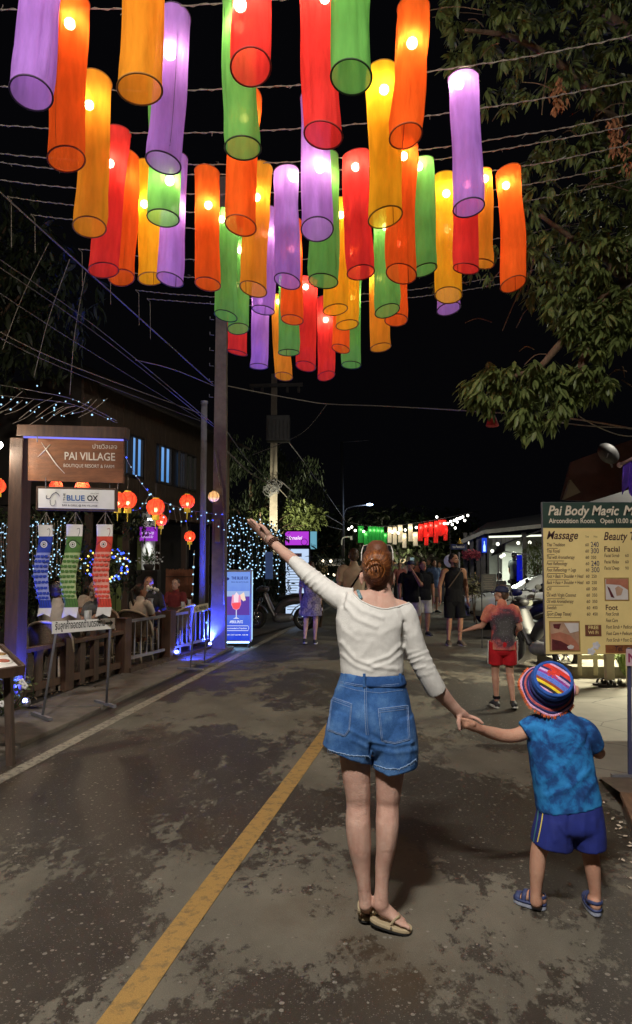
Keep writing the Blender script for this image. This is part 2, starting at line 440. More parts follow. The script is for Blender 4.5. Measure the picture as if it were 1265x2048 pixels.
# right side: cracked concrete apron in front of the massage shop, timber deck at the kerb
APX = lambda y: 2.10 + 0.226 * (y - 5.43)
def cracked():
    m, nt, N, L, bb = _nt('cracked_concrete')
    tc = N.new('ShaderNodeTexCoord')
    n = N.new('ShaderNodeTexNoise'); n.inputs['Scale'].default_value = 1.7; n.inputs['Detail'].default_value = 8; L.new(tc.outputs['Object'], n.inputs['Vector'])
    wv = N.new('ShaderNodeMixRGB'); wv.inputs[0].default_value = 0.16; L.new(tc.outputs['Object'], wv.inputs[1]); L.new(n.outputs['Color'], wv.inputs[2])
    vo = N.new('ShaderNodeTexVoronoi'); vo.feature = 'DISTANCE_TO_EDGE'; vo.inputs['Scale'].default_value = 1.5; L.new(wv.outputs[0], vo.inputs['Vector'])
    r = N.new('ShaderNodeValToRGB'); r.color_ramp.elements[0].position = 0.0; r.color_ramp.elements[1].position = 0.012; L.new(vo.outputs[0], r.inputs[0])
    n2 = N.new('ShaderNodeTexNoise'); n2.inputs['Scale'].default_value = 6; n2.inputs['Detail'].default_value = 8; L.new(tc.outputs['Object'], n2.inputs['Vector'])
    c = N.new('ShaderNodeMixRGB'); c.inputs[1].default_value = (0.15, 0.14, 0.115, 1); c.inputs[2].default_value = (0.25, 0.235, 0.195, 1); L.new(n2.outputs[0], c.inputs[0])
    x = N.new('ShaderNodeMixRGB'); x.inputs[1].default_value = (0.05, 0.045, 0.038, 1); L.new(r.outputs[0], x.inputs[0]); L.new(c.outputs[0], x.inputs[2])
    L.new(x.outputs[0], bb.inputs['Base Color']); bb.inputs['Roughness'].default_value = 0.85
    bp = N.new('ShaderNodeBump'); bp.inputs['Strength'].default_value = 0.6; bp.inputs['Distance'].default_value = 0.01; L.new(x.outputs[0], bp.inputs['Height']); L.new(bp.outputs[0], bb.inputs['Normal'])
    return m
m_apron = cracked()
b = MB()
ya = [5.42, 6.6, 7.9, 8.3, 9.2, 9.9]
for a, c in zip(ya, ya[1:]):
    b.quad((APX(a), a, 0.02), (8, a, 0.02), (8, c, 0.02), (APX(c), c, 0.02))
b.quad((APX(5.42), 5.42, 0.0), (8, 5.42, 0.0), (8, 5.42, 0.02), (APX(5.42), 5.42, 0.02))
for a, c in zip(ya, ya[1:]):
    b.quad((APX(a), a, 0), (APX(a), a, 0.02), (APX(c), c, 0.02), (APX(c), c, 0))
struct('concrete_apron', b, m_apron)
# shop porch step behind the sign
b = MB(); b.box((6.2, 10.9, 0.08), (5.2, 1.6, 0.16)); struct('porch_step', b, m_conc)
m_plank = mat('grey_timber', (0.15, 0.13, 0.11), 0.8, 0.35, 3, 0.5, 25, stretch=(9, 1, 9))
m_plank2 = mat('brown_timber', (0.15, 0.085, 0.05), 0.8, 0.35, 3, 0.5, 25, stretch=(9, 1, 9))
deck = thing('timber_deck', 'low weathered timber deck of long grey planks at the right kerb', 'deck', (2.1, 4.4, 0))
KX = lambda y: 1.67 + 0.293 * (y - 3.76)
for i in range(7):
    q = MB(); o_ = 0.10 + 0.165 * i
    y0, y1 = (2.4, 4.72) if i < 2 else (2.3, 5.3)
    a = V((KX(y0) + o_, y0, 0.115 + rng.uniform(-.004, .004))); c = V((KX(y1) + o_, y1, 0.115 + rng.uniform(-.004, .004)))
    q.beam(a, c, 0.15, 0.035); part('plank', q, m_plank if i != 0 else m_plank2, deck, bevel=0.005)
q = MB(); q.beam((KX(2.4) + 0.06, 2.4, 0.05), (KX(4.7) + 0.06, 4.7, 0.05), 0.05, 0.09); q.beam((KX(2.4) + 0.9, 2.4, 0.05), (KX(4.7) + 0.9, 4.7, 0.05), 0.06, 0.09); part('bearer', q, m_plank, deck)
q = MB(); q.add([(KX(4.72) + 0.02, 4.70, 0.135), (KX(4.72) + 0.42, 4.72, 0.135), (APX(5.42) + 0.5, 5.40, 0.03), (APX(5.42) + 0.0, 5.40, 0.03)], [(0, 1, 2, 3)]); 
part('ramp_plate', q, mat('rusty_plate', (0.10, 0.075, 0.06), 0.7, 0.35, 5, 0.3, 40), deck)
b = MB()
for i in range(46):
    yy = rng.uniform(2.6, 4.9); c = V((KX(yy) - rng.uniform(-0.01, 0.09), yy, 0.012)); s = rng.uniform(.006, .022); r = R3(0, rng.uniform(-.4, .4), rng.uniform(0, 6))
    b.add([c + r @ V((s, 0, 0)), c + r @ V((0, s * .6, .004)), c + r @ V((-s, 0, .006)), c + r @ V((0, -s * .6, 0))], [(0, 1, 2, 3)])
o = part('kerb_litter', b, mat('pale_litter', (0.42, 0.36, 0.28), 0.8, 0.5, 60)); o['kind'] = 'stuff'
# ------------------------------------------------------------------ the canopy of cloth tube lanterns and its wires
LCOL = {'purple': (0.46, 0.22, 0.64), 'orange': (0.88, 0.145, 0.018), 'amber': (0.78, 0.31, 0.025), 'yellow': (0.90, 0.46, 0.02),
        'red': (0.78, 0.05, 0.040), 'green': (0.17, 0.44, 0.10)}
LROW = lambda x, d0: d0 - 0.15 * x
WIREZ = lambda x: 5.55 + 0.028 * (x - 0.3) ** 2
LANT = [  # colour, bottom centre, apparent width, top centre, bulb (None: hidden)
 ('purple', 64, 188, 85, (84, -60), None), ('orange', 133, 318, 74, (140, -40), (140, 47)), ('amber', 180, 455, 66, (190, 140), (180, 213)),
 ('amber', 280, 178, 92, (290, -90), None), ('purple', 327, 325, 72, (350, -50), None), ('red', 207, 540, 60, (230, 268), (222, 330)),
 ('orange', 243, 555, 52, (254, 306), (243, 360)), ('yellow', 302, 558, 50, (295, 305), (291, 412)), ('green', 327, 437, 65, (326, 150), (341, 365)),
 ('purple', 341, 560, 54, (350, 287), (352, 420)), ('orange', 416, 568, 52, (413, 316), (418, 413)), ('green', 486, 295, 75, (480, -60), None),
 ('red', 502, 135, 84, (503, -110), (482, 18)), ('green', 452, 632, 46, (450, 382), (445, 433)), ('orange', 482, 452, 64, (492, 200), None),
 ('amber', 507, 578, 55, (522, 285), None), ('purple', 575, 562, 53, (572, 300), (586, 354)), ('red', 647, 272, 80, (638, -70), (650, 0)),
 ('green', 703, 153, 86, (706, -110), None), ('purple', 635, 458, 66, (632, 135), (640, 340)), ('red', 722, 545, 56, (711, 283), (711, 340)),
 ('yellow', 771, 435, 70, (764, 100), (767, 190)), ('orange', 812, 272, 68, (832, -60), None), ('orange', 803, 548, 62, (806, 270), (806, 320)),
 ('green', 849, 540, 52, (842, 265), (837, 328)), ('yellow', 898, 590, 55, (893, 340), (893, 388)), ('purple', 938, 415, 64, (925, 65), (917, 143)),
 ('amber', 966, 528, 44, (962, 240), (968, 303)), ('red', 933, 537, 52, (934, 262), None), ('orange', 1027, 568, 51, (1018, 308), (1012, 372)),
 ('purple', 898, 618, 48, (894, 370), None), ('green', 647, 563, 60, (648, 300), None), ('yellow', 671, 620, 50, (680, 370), (683, 430)),
 ('yellow', 695, 650, 46, (702, 405), None), ('green', 775, 622, 50, (770, 372), None), ('orange', 793, 640, 46, (796, 392), None),
 ('amber', 762, 695, 42, (757, 468), None), ('orange', 585, 640, 45, (583, 402), None), ('red', 612, 733, 40, (616, 545), (612, 577)),
 ('red', 653, 752, 35, (650, 560), None), ('green', 578, 705, 43, (582, 490), None), ('amber', 568, 753, 36, (560, 565), (558, 600)),
 ('purple', 518, 733, 37, (524, 528), None), ('purple', 527, 620, 46, (533, 385), None), ('green', 477, 658, 43, (485, 430), None),
 ('red', 475, 705, 40, (475, 505), None), ('orange', 682, 698, 36, (686, 490), None), ('green', 703, 730, 39, (706, 535), None)]
ORD = ['first', 'second', 'third', 'fourth', 'fifth', 'sixth', 'seventh', 'eighth', 'ninth', 'tenth', 'eleventh', 'twelfth', 'thirteenth', 'fourteenth', 'fifteenth', 'sixteenth', 'seventeenth', 'eighteenth', 'nineteenth', 'twentieth', 'twenty first', 'twenty second']
m_bulb = glow('lantern_bulb', (1.0, 0.86, 0.62), 130.0)
m_fab = {k: cloth_lamp('fabric_' + k, c, 0.30, 0.42, 0.20) for k, c in LCOL.items()}
m_hoop = {k: mat('hoop_' + k, tuple(x * (0.13 if k in ('green', 'purple') else 0.42) + 0.004 for x in c), 0.7, 0.2) for k, c in LCOL.items()}
m_cord = mat('pale_cord', (0.20, 0.175, 0.145), 0.8, 0.4, 40)
m_cable = mat('dark_cable', (0.10, 0.095, 0.10), 0.6, 0.3, 20)
by_col = {}
for i, l in enumerate(LANT): by_col.setdefault(l[0], []).append((l[1], i))
lab = {}
for c, r in by_col.items():
    r.sort()
    for k, (_, i) in enumerate(r):
        n = len(r)
        o_ = 'leftmost' if k == 0 else 'rightmost' if k == n - 1 else ORD[k]
        lab[i] = (f'{o_} of the {c} fabric tube lanterns hanging over the road' if k in (0, n - 1) else f'{o_} {c} fabric tube lantern from the left, hanging over the road')
rows = []
def lantern(i, col, bx, by, w, top, bulb):
    R = 0.125
    d = 3806.0 / (1125 - by) * 1.02
    d = 0.7 * d + 0.3 * (R * 2 * FPX / w)
    B = P(bx, by, d); T = P(top[0], top[1], d)
    zt = WIREZ(B.x) - 0.02
    if top[1] < 0 or True:
        # hang from the wire above; keep the lean that the photograph shows
        k = (zt - B.z) / max(0.2, (T.z - B.z)); T = B + (T - B) * k; T.y = d + rng.uniform(-0.03, 0.05)
    Rr = w / FPX * d / 2
    g = random.Random(100 + i)
    root = thing('tube_lantern', lab[i], 'lantern', (T.x, T.y, T.z), 0, 'cloth tube lanterns strung over the road')
    XFi = XF[root.name]
    ph = g.uniform(0, 6); bow = g.uniform(-0.014, 0.014); tw = g.uniform(-.3, .3)
    L_ = (T - B).length
    ax = (B - T).normalized(); u, w_ = frame(ax, X)
    tilt = V((g.uniform(-.22, .22), g.uniform(-0.02, .30), 0)); tilt2 = V((g.uniform(-.2, .2), g.uniform(-.1, .25), 0))
    crump = 0.016 + 0.016 * g.random()
    def ctr(t): return T.lerp(B, t) + u * (bow * sin(pi * t)) + w_ * (0.008 * sin(2 * pi * t + ph))
    def surf(s, t):
        a = 2 * pi * s
        rr = Rr * (0.955 + 0.045 * abs(2 * t - 1) ** 3)
        n1 = noise.noise(V((cos(a) * 1.6 + i * 7.1, sin(a) * 1.6, t * 2.2 + ph)))
        n2 = noise.noise(V((cos(a) * 3.4 + i * 3.3, sin(a) * 3.4 + 5, t * 1.6 + ph)))
        edge = min(1, min(t, 1 - t) * 9)
        n3 = noise.noise(V((cos(a) * 6 + i, sin(a) * 6, t * 1.1 + ph * 2))); pl = max(0, 1 - min(t, 1 - t) * 5)
        rr += (crump * 0.75 * n1 + crump * 0.8 * n2) * edge + 0.009 * n3 * (0.35 + pl) * edge
        q = ctr(t) + u * (cos(a) * rr) + w_ * (sin(a) * rr)
        ti = tilt if t > 0.5 else tilt2
        f_ = max(0, 1 - (1 - t) * 3.5) if t > 0.5 else max(0, 1 - t * 4.5)
        q.z += f_ * (ti.x * cos(a) * rr - ti.y * sin(a) * rr * (1 if w_.y * 1 > 0 else -1))
        return q
    q = MB(); q.grid(surf, 44, 28, closed=True); part('fabric', q, m_fab[col], root, True)
    hr = 0.0062
    ring = [surf(j / 28, 1.0) for j in range(28)]; q = MB(); q.tube(ring, hr, 6, closed=True); part('bottom_hoop', q, m_hoop[col], root, True)
    ring = [surf(j / 28, 0.0) for j in range(28)]; q = MB(); q.tube(ring, hr * .8, 6, closed=True); part('top_hoop', q, m_hoop[col], root, True)
    s0 = g.random(); q = MB(); q.tube([surf(s0, j / 24) - (surf(s0, j / 24) - ctr(j / 24)).normalized() * 0.004 for j in range(25)], 0.0032, 4); part('seam', q, m_hoop[col], root)
    if bulb: bz = P(bulb[0], bulb[1], d).z; bxx = P(bulb[0], bulb[1], d).x
    else: bz = T.z - g.uniform(.22, .34); bxx = None
    bz = min(T.z - 0.08, max(B.z + 0.3, bz)); t = (T.z - bz) / (T.z - B.z); c = ctr(t)
    if bxx is not None: c.x = max(c.x - Rr * .7, min(c.x + Rr * .7, bxx))
    c.y -= 0.045
    q = MB(); q.ell(c, 0.038, 10, 7); part('bulb', q, m_bulb, root, True)
    q = MB(); q.tube([T, (c + T) / 2, c + V((0, 0, .03))], .004, 4); q.lathe([(.001, .028), (.014, .028), (.014, .07), (.001, .07)], 8, c); part('lamp_holder', q, m_cable, root)
    q = MB(); q.tube([surf(0.0, 0), T + V((0, 0, .03)), surf(.5, 0)], .002, 4); q.tube([surf(.25, 0), T + V((0, 0, .03)), surf(.75, 0)], .002, 4); part('hanger', q, m_cord, root)
    return T.y + 0.15 * T.x
for i, l in enumerate(LANT): rows.append((lantern(i, *l), i))
rows.sort()
groups = []
for d0, i in rows:
    if groups and d0 - groups[-1][0] < 0.34: groups[-1].append(d0)
    else: groups.append([d0])
w_d0 = [sum(g) / len(g) for g in groups] + [10.6]
def cableline(t): return V((-3.75, 8.15, 6.02)).lerp(V((-1.85, 13.15, 4.95)), t)
for k, d0 in enumerate(w_d0):
    xl = -5.5
    if d0 > 7.55: xl = -3.75 + (d0 - 7.55) * 0.35
    xr = 6.3
    pts = []
    n = 60
    for j in range(n + 1):
        x = xl + (xr - xl) * j / n
        z = WIREZ(x) + 0.012 * noise.noise(V((x * 2, k * 3.3, 0)))
        pts.append(V((x, LROW(x, d0), z)))
    q = MB(); q.tube(pts, 0.0042, 5)
    tw = [p + V((0, 0.008 * sin(j_ * 1.9), 0.010 * cos(j_ * 1.9))) for j_, p in enumerate(bez2(pts, 240))]
    q.tube(tw, 0.0032, 4)
    root = thing('lantern_wire', ('nearest' if k == 0 else 'farthest' if k == len(w_d0) - 1 else ORD[k] + ' nearest') + ' twisted pale wire stretched across the road for the tube lanterns', 'wire', pts[n // 2], 0, 'wires of the lantern canopy')
    part('wire', q, m_cord, root)
    q = MB(); g = random.Random(k)
    for _ in range(10):
        p = pts[g.randrange(8, n - 8)]; e = p + V((g.uniform(-.06, .06), 0, g.uniform(-.05, .06)))
        q.tube([p, (p + e) / 2 + V((.01, 0, .012)), e], .0018, 3)
    q2 = MB()
    if d0 > 7.55: q.tube([pts[0], pts[0] + V((.05, 0, -.05)), pts[0] + V((.06, .02, -.45 - g.random() * .3))], .004, 4)
    t_ = part('tie', q, m_cord, root); t_['kind'] = 'stuff'
# ------------------------------------------------------------------ people: tools
def limb(mb, keys, n=16, side=Y, sub=5, sup=2.0, round_ends=True):
    """smooth tapering limb through keys (point, radius across 'side', radius the other way)"""
    K = [(V(k[0]), k[1], k[2] if len(k) > 2 else k[1]) for k in keys]
    out = []
    def cr(a, b, c, d, t): return 0.5 * ((2 * b) + (c - a) * t + (2 * a - 5 * b + 4 * c - d) * t * t + (3 * b - a - 3 * c + d) * t ** 3)
    for i in range(len(K) - 1):
        a, b, c, d = K[max(i - 1, 0)], K[i], K[i + 1], K[min(i + 2, len(K) - 1)]
        for j in range(sub):
            t = j / sub; out.append(tuple(cr(a[q], b[q], c[q], d[q], t) for q in range(3)))
    out.append(K[-1])
    if round_ends:
        t0 = (out[0][0] - out[1][0]).normalized(); r0 = min(out[0][1], out[0][2]); t1 = (out[-1][0] - out[-2][0]).normalized(); r1 = min(out[-1][1], out[-1][2])
        pre = [(out[0][0] + t0 * r0 * s, out[0][1] * k, out[0][2] * k) for s, k in ((.92, .38), (.62, .78), (.3, .95))]
        post = [(out[-1][0] + t1 * r1 * s, out[-1][1] * k, out[-1][2] * k) for s, k in ((.3, .95), (.62, .78), (.92, .38))]
        out = pre + out + post
    rings = []; prev = side; m = len(out)
    for i, (p, ra, rb) in enumerate(out):
        t = out[min(i + 1, m - 1)][0] - out[max(i - 1, 0)][0]
        u, w = frame(t, prev); prev = u
        ring = []
        for j in range(n):
            c, s = cos(2 * pi * j / n), sin(2 * pi * j / n)
            if sup != 2.0:
                c = math.copysign(abs(c) ** (2 / sup), c); s = math.copysign(abs(s) ** (2 / sup), s)
            ring.append(p + u * (c * ra) + w * (s * rb))
        rings.append(ring)
    return mb.loft(rings)
def fuse(name, mb, voxel, smooth=4, fac=0.5):
    """one continuous skin from overlapping limbs"""
    me = mb.mesh(name + '_src'); o = bpy.data.objects.new(name + '_src', me); COL.objects.link(o)
    r = o.modifiers.new('r', 'REMESH'); r.mode = 'VOXEL'; r.voxel_size = voxel; r.use_smooth_shade = True
    if smooth:
        s = o.modifiers.new('s', 'SMOOTH'); s.iterations = smooth; s.factor = fac
    dg = bpy.context.evaluated_depsgraph_get()
    out = bpy.data.meshes.new_from_object(o.evaluated_get(dg)); out.name = name
    bpy.data.objects.remove(o); bpy.data.meshes.remove(me)
    out.materials.clear(); smooth_mesh(out); return out
def proj(co):
    x, y, z = co[0], co[1], co[2] - CAMH
    f = y * _cp + z * _sp; v = -y * _sp + z * _cp
    return 632.5 + FPX * x / f, 1024 - FPX * v / f
def seg_d(px, py, a, b):
    ax, ay = a; bx, by = b; dx, dy = bx - ax, by - ay; l2 = dx * dx + dy * dy or 1e-9
    t = max(0, min(1, ((px - ax) * dx + (py - ay) * dy) / l2)); return math.hypot(px - ax - dx * t, py - ay - dy * t), t
FOLD = .75
def folds(me, segs, M=None, nz=0.0, nscale=9.0):
    """push cloth out or in along crease lines"""
    me.update()
    nor = [v.normal.copy() for v in me.vertices]
    for v, no in zip(me.vertices, nor):
        px, py = proj(v.co); a = 0.0
        for pts, w, amp in segs:
            dd = min(seg_d(px, py, p, q)[0] for p, q in zip(pts, pts[1:]))
            if dd < 3 * w: a += amp * FOLD * math.exp(-(dd / w) ** 2)
        if nz: a += nz * noise.noise(v.co * nscale) + nz * 0.5 * noise.noise(v.co * nscale * 2.3 + V((3, 7, 1)))
        v.co += no * a
def cut(me, pred):
    bm = bmesh.new(); bm.from_mesh(me)
    bmesh.ops.delete(bm, geom=[v for v in bm.verts if pred(v.co)], context='VERTS')
    bm.to_mesh(me); bm.free(); me.update(); smooth_mesh(me)
def wpart(name, me, m, parent, M=None):
    """baked world-space mesh as a part"""
    me.transform(XF[parent.name].inverted()); 
    if m is not None: me.materials.clear(); me.materials.append(m)
    o = bpy.data.objects.new(name, me); link(o, parent); XF[o.name] = XF[parent.name]; return o
def tree_of(me):
    return BVHTree.FromPolygons([v.co.copy() for v in me.vertices], [tuple(p.vertices) for p in me.polygons])
def on_surface(bvh, pts, off=0.0012):
    """points of a surface seen at photograph positions"""
    o = V((0, 0, CAMH)); out = []
    for px, py in pts:
        d = (P(px, py, 3.0) - o).normalized(); hit, no, _, _ = bvh.ray_cast(o, d)
        if hit is not None: out.append(hit + no * off)
    return out
def dense(pts, n=8):
    out = []
    for a, b in zip(pts, pts[1:]):
        for j in range(n): out.append((a[0] + (b[0] - a[0]) * j / n, a[1] + (b[1] - a[1]) * j / n))
    out.append(pts[-1]); return out
def skin(name, col): return mat(name, tuple(c * 1.06 for c in col), 0.66, 0.10, 13, 0.25, 150, sss=0.12, spec=0.25, col2=(col[0] * .90, col[1] * .76, col[2] * .74))
m_skin = skin('skin_fair', (0.49, 0.325, 0.26))
m_skin2 = skin('skin_tan', (0.36, 0.20, 0.13))
m_skin3 = skin('skin_child', (0.46, 0.27, 0.19))
def hand(mb, wrist, knuck, tips, thumb, palm_r=(0.036, 0.014), fr=0.0085, side=None, bend=0.0, bdir=Z):
    """palm and five fingers; knuck / tips are lists of four points, thumb a list of three"""
    kc = sum((V(k) for k in knuck), V()) / 4
    sp = (V(knuck[-1]) - V(knuck[0]));
    limb(mb, [(wrist, palm_r[0] * .72, palm_r[1] * 1.3), (V(wrist).lerp(kc, .45), palm_r[0] * .95, palm_r[1] * 1.2), (kc, palm_r[0], palm_r[1] * .8)], 14, side=sp)
    for i, (k, t) in enumerate(zip(knuck, tips)):
        k, t = V(k), V(t); r = fr * (0.96, 1.0, .97, .84)[i]; m_ = k.lerp(t, .45) + V(bdir) * bend; m2 = k.lerp(t, .75) + V(bdir) * bend * .8
        limb(mb, [(k.lerp(kc, .35), r * 1.1), (k, r * 1.08), (m_, r), (m2, r * .92), (t, r * .74)], 9, sub=3)
    limb(mb, [(V(thumb[0]), fr * 1.5), (V(thumb[1]), fr * 1.2), (V(thumb[2]), fr * .9)], 9, sub=4)

# ------------------------------------------------------------------ the woman in front, seen from behind
WD = 3.25
def W(px, py, dd=0.0): return P(px, py, WD + dd)
sc_ = WD / FPX
woman = thing('person', 'woman from behind in cream top and denim shorts pointing left with raised arm', 'person', (0.27, WD, 0))
bb = MB()
# torso, neck and head
tor = [(748, 1440, 62, .095, .0), (746, 1400, 60, .10, 0), (746, 1345, 54, .088, 0), (745, 1300, 56, .092, 0), (744, 1255, 64, .098, 0), (748, 1225, 66, .095, .005), (754, 1205, 56, .082, .012), (758, 1193, 34, .064, .02), (759, 1183, 24.5, .055, .03), (758, 1168, 23.5, .055, .04), (757, 1155, 24, .058, .045)]
limb(bb, [(W(x, y, dd), h * sc_, r) for x, y, h, r, dd in tor], 28, side=X, sup=2.25)
limb(bb, [(W(757, 1172, .055), .05, .06), (W(756, 1152, .05), .064, .080), (W(755, 1136, .045), .062, .082), (W(755, 1126, .045), .048, .062)], 22, side=X)
limb(bb, [(W(757, 1168, .10), .045, .04), (W(757, 1180, .12), .03, .03)], 12, side=X)            # jaw, turned away
bb.ell(W(757, 1152, .150), (.014, .022, .018), 8, 6)
for sx, ex in ((-1, 723), (1, 786)):
    bb.ell(W(ex, 1156, .05), (.009, .02, .030), 10, 8, R3(0, 0, sx * .35)); bb.ell(W(ex - sx * 1, 1166, .045), (.007, .010, .012), 8, 6)
# shoulders and arms
limb(bb, [(W(735, 1215, .0), .055, .05), (W(706, 1203, .03), .050, .052), (W(668, 1189, .09), .046, .042), (W(637, 1165, .15), .040, .036), (W(612, 1144, .20), .040, .034), (W(590, 1124, .25), .038, .0315), (W(574, 1110, .28), .036, .030), (W(559, 1097, .31), .030, .0255), (W(545, 1084, .34), .026, .0225)], 18)
limb(bb, [(W(785, 1218, 0), .05, .05), (W(810, 1228, .0), .048, .05), (W(824, 1270, .0), .042, .043), (W(838, 1315, .01), .037, .040), (W(860, 1358, .03), .037, .041), (W(880, 1384, .06), .034, .036), (W(898, 1404, .09), .029, .030), (W(914, 1421, .11), .024, .0255)], 18)
# pelvis, legs, feet
limb(bb, [(W(742, 1390), .150, .10), (W(742, 1430), .165, .115), (W(742, 1470), .16, .10)], 24, side=X, sup=2.3)
lg = [(704, 1450, 38, .085, 0), (709, 1500, 31, .075, 0), (712.5, 1545, 28.5, .068, 0), (716, 1585, 24.5, .061, .005), (717, 1610, 23.5, .057, .01), (716.5, 1650, 24, .060, -.005), (720, 1690, 22.5, .052, -.008), (724, 1730, 17, .040, 0), (728, 1765, 13.2, .033, .005), (730, 1785, 12.5, .034, .01), (731, 1806, 12.5, .035, .012)]
limb(bb, [(W(x, y, dd), h * sc_, r) for x, y, h, r, dd in lg], 20, side=X)
lg = [(780, 1450, 38, .085, 0), (780, 1500, 32, .075, 0), (779.5, 1545, 28.5, .068, 0), (777.5, 1585, 24.5, .060, .005), (776, 1612, 22.3, .055, .01), (775, 1652, 22.5, .058, -.008), (772.5, 1692, 19.5, .050, -.01), (767, 1732, 15.5, .038, 0), (764.5, 1765, 13.2, .032, .0), (763, 1788, 13.5, .034, 0), (762, 1808, 15.5, .036, 0)]
limb(bb, [(W(x, y, dd), h * sc_, r) for x, y, h, r, dd in lg], 20, side=X)
# left foot steps forward on its toes, right foot is turned out
limb(bb, [(W(731, 1808, .005), .029, .030), (W(733, 1812, .06), .031, .032), (W(738, 1815, .12), .036, .028), (W(742, 1820, .17), .040, .018), (W(744, 1822, .20), .036, .012)], 16, side=X)
RH, RT = G(742, 1856), G(822, 1868); RH.z, RT.z = .042, .016
def rfoot(t, z, o=0.0): q = RH.lerp(RT, t); return V((q.x, q.y + o, q.z + z))
limb(bb, [(W(762, 1806, -.002), .032, .034), (W(766, 1816, .005), .034, .033), (rfoot(.48, .046), .032, .027), (rfoot(.68, .030), .036, .018), (rfoot(.80, .023), .036, .013)], 16, side=Y)
for k in range(5):
    a = rfoot(.76 - .02 * abs(k - 1), .022, -.026 + k * .015); e = rfoot(.93 - .018 * k, .020, -.030 + k * .016)
    limb(bb, [(a, .0105), (a.lerp(e, .6) + V((0, 0, .004)), .0100 - k * .0006), (e, .0095 - k * .0006)], 8, sub=3)
# raised open hand
hd = V((-.66, .28, .50)).normalized(); hp = V((.36, -.80, .48)).normalized(); hn = hd.cross(hp).normalized()
wr = W(545, 1084, .34); kc = W(516, 1058, .40)
kn = [kc + hp * (.026 - .0175 * i) + hn * .002 * (i - 1.5) + (wr - kc).normalized() * (.003 * abs(i - 1) ** 2) for i in range(4)]
fd = (W(486, 1034, .46) - kc).normalized()
tp = [kn[i] + fd * (.072, .083, .078, .060)[i] + hp * (-.003 - .004 * i) + hp * .010 for i in range(4)]
hand(bb, wr, kn, tp, [W(536, 1066, .33), W(527, 1054, .325), W(519, 1049, .335)], (.041, .017), .0088, bend=.003, bdir=hp)
# hand that holds the child's
wr = W(914, 1421, .11); kc = W(934, 1437, .13)
kn = [W(941 - 5.0 * i, 1433 + 5.2 * i, .125 + .012 * i) for i in range(4)]
tp = [W(966, 1447, .10), W(951, 1452, .155), W(941, 1455, .16), W(923, 1459, .15)]
hand(bb, wr, kn, tp, [W(920, 1431, .10), W(918, 1446, .085), W(920, 1460, .085)], (.034, .018), .0088, bend=.006, bdir=V((.4, -.3, .8)))
wme = fuse('body', bb, .0055, 3)
folds(wme, [([(702, 1606), (732, 1604)], 4, -.0014), ([(760, 1612), (790, 1611)], 4, -.0014), ([(705, 1575), (703, 1625)], 4, .003), ([(730, 1575), (731, 1625)], 4, .003), ([(763, 1580), (761, 1630)], 4, .003), ([(786, 1580), (787, 1630)], 4, .003),
  ([(717, 1640), (719, 1705)], 4.5, -.003), ([(775, 1642), (772, 1705)], 4.5, -.003), ([(707, 1650), (714, 1705)], 5, .003), ([(729, 1650), (728, 1700)], 5, .003), ([(764, 1650), (765, 1700)], 5, .003), ([(785, 1650), (780, 1700)], 5, .003),
  ([(728, 1755), (729, 1798)], 2.6, .003), ([(763.5, 1755), (762.5, 1798)], 2.6, .003), ([(721, 1785), (723, 1800)], 3, -.003), ([(737, 1785), (737, 1800)], 3, -.003), ([(756, 1788), (757, 1802)], 3, -.003), ([(757, 1178), (757, 1206)], 5, -.005), ([(725, 1205), (738, 1190)], 5, .003), ([(790, 1205), (775, 1190)], 5, .003)], nz=.0012, nscale=16)
wpart('body', wme, m_skin, woman)
# knit top
m_knit = mat('cream_knit', (0.64, 0.635, 0.61), 0.9, 0.05, 60, 0.35, 420, spec=0.2)
bb = MB()
tor = [(745, 1349, 61, .104, 0), (744.5, 1336, 62.5, .106, 0), (743, 1300, 63, .108, 0), (741.5, 1262, 68, .112, 0), (746, 1232, 71, .108, .004), (753, 1210, 65, .094, .01), (758, 1195, 44, .074, .02), (759, 1183, 30, .060, .03)]
limb(bb, [(W(x, y, dd), h * sc_, r) for x, y, h, r, dd in tor], 32, side=X, sup=2.3, round_ends=False)
limb(bb, [(W(742, 1222, .0), .066, .062), (W(712, 1207, .02), .060, .066), (W(672, 1192, .085), .054, .052), (W(640, 1168, .145), .050, .0455), (W(613, 1146, .20), .049, .0415), (W(597, 1130, .235), .043, .035), (W(587.5, 1122.5, .255), .041, .0335)], 20, round_ends=False)
limb(bb, [(W(780, 1225, 0), .064, .062), (W(806, 1229, .0), .060, .063), (W(822, 1268, .0), .052, .052), (W(836, 1308, .01), .047, .0495), (W(850, 1338, .02), .047, .050), (W(864, 1364, .035), .045, .0475), (W(875, 1383, .05), .044, .0455)], 20, round_ends=False)
sh = fuse('shirt', bb, .0055, 3)
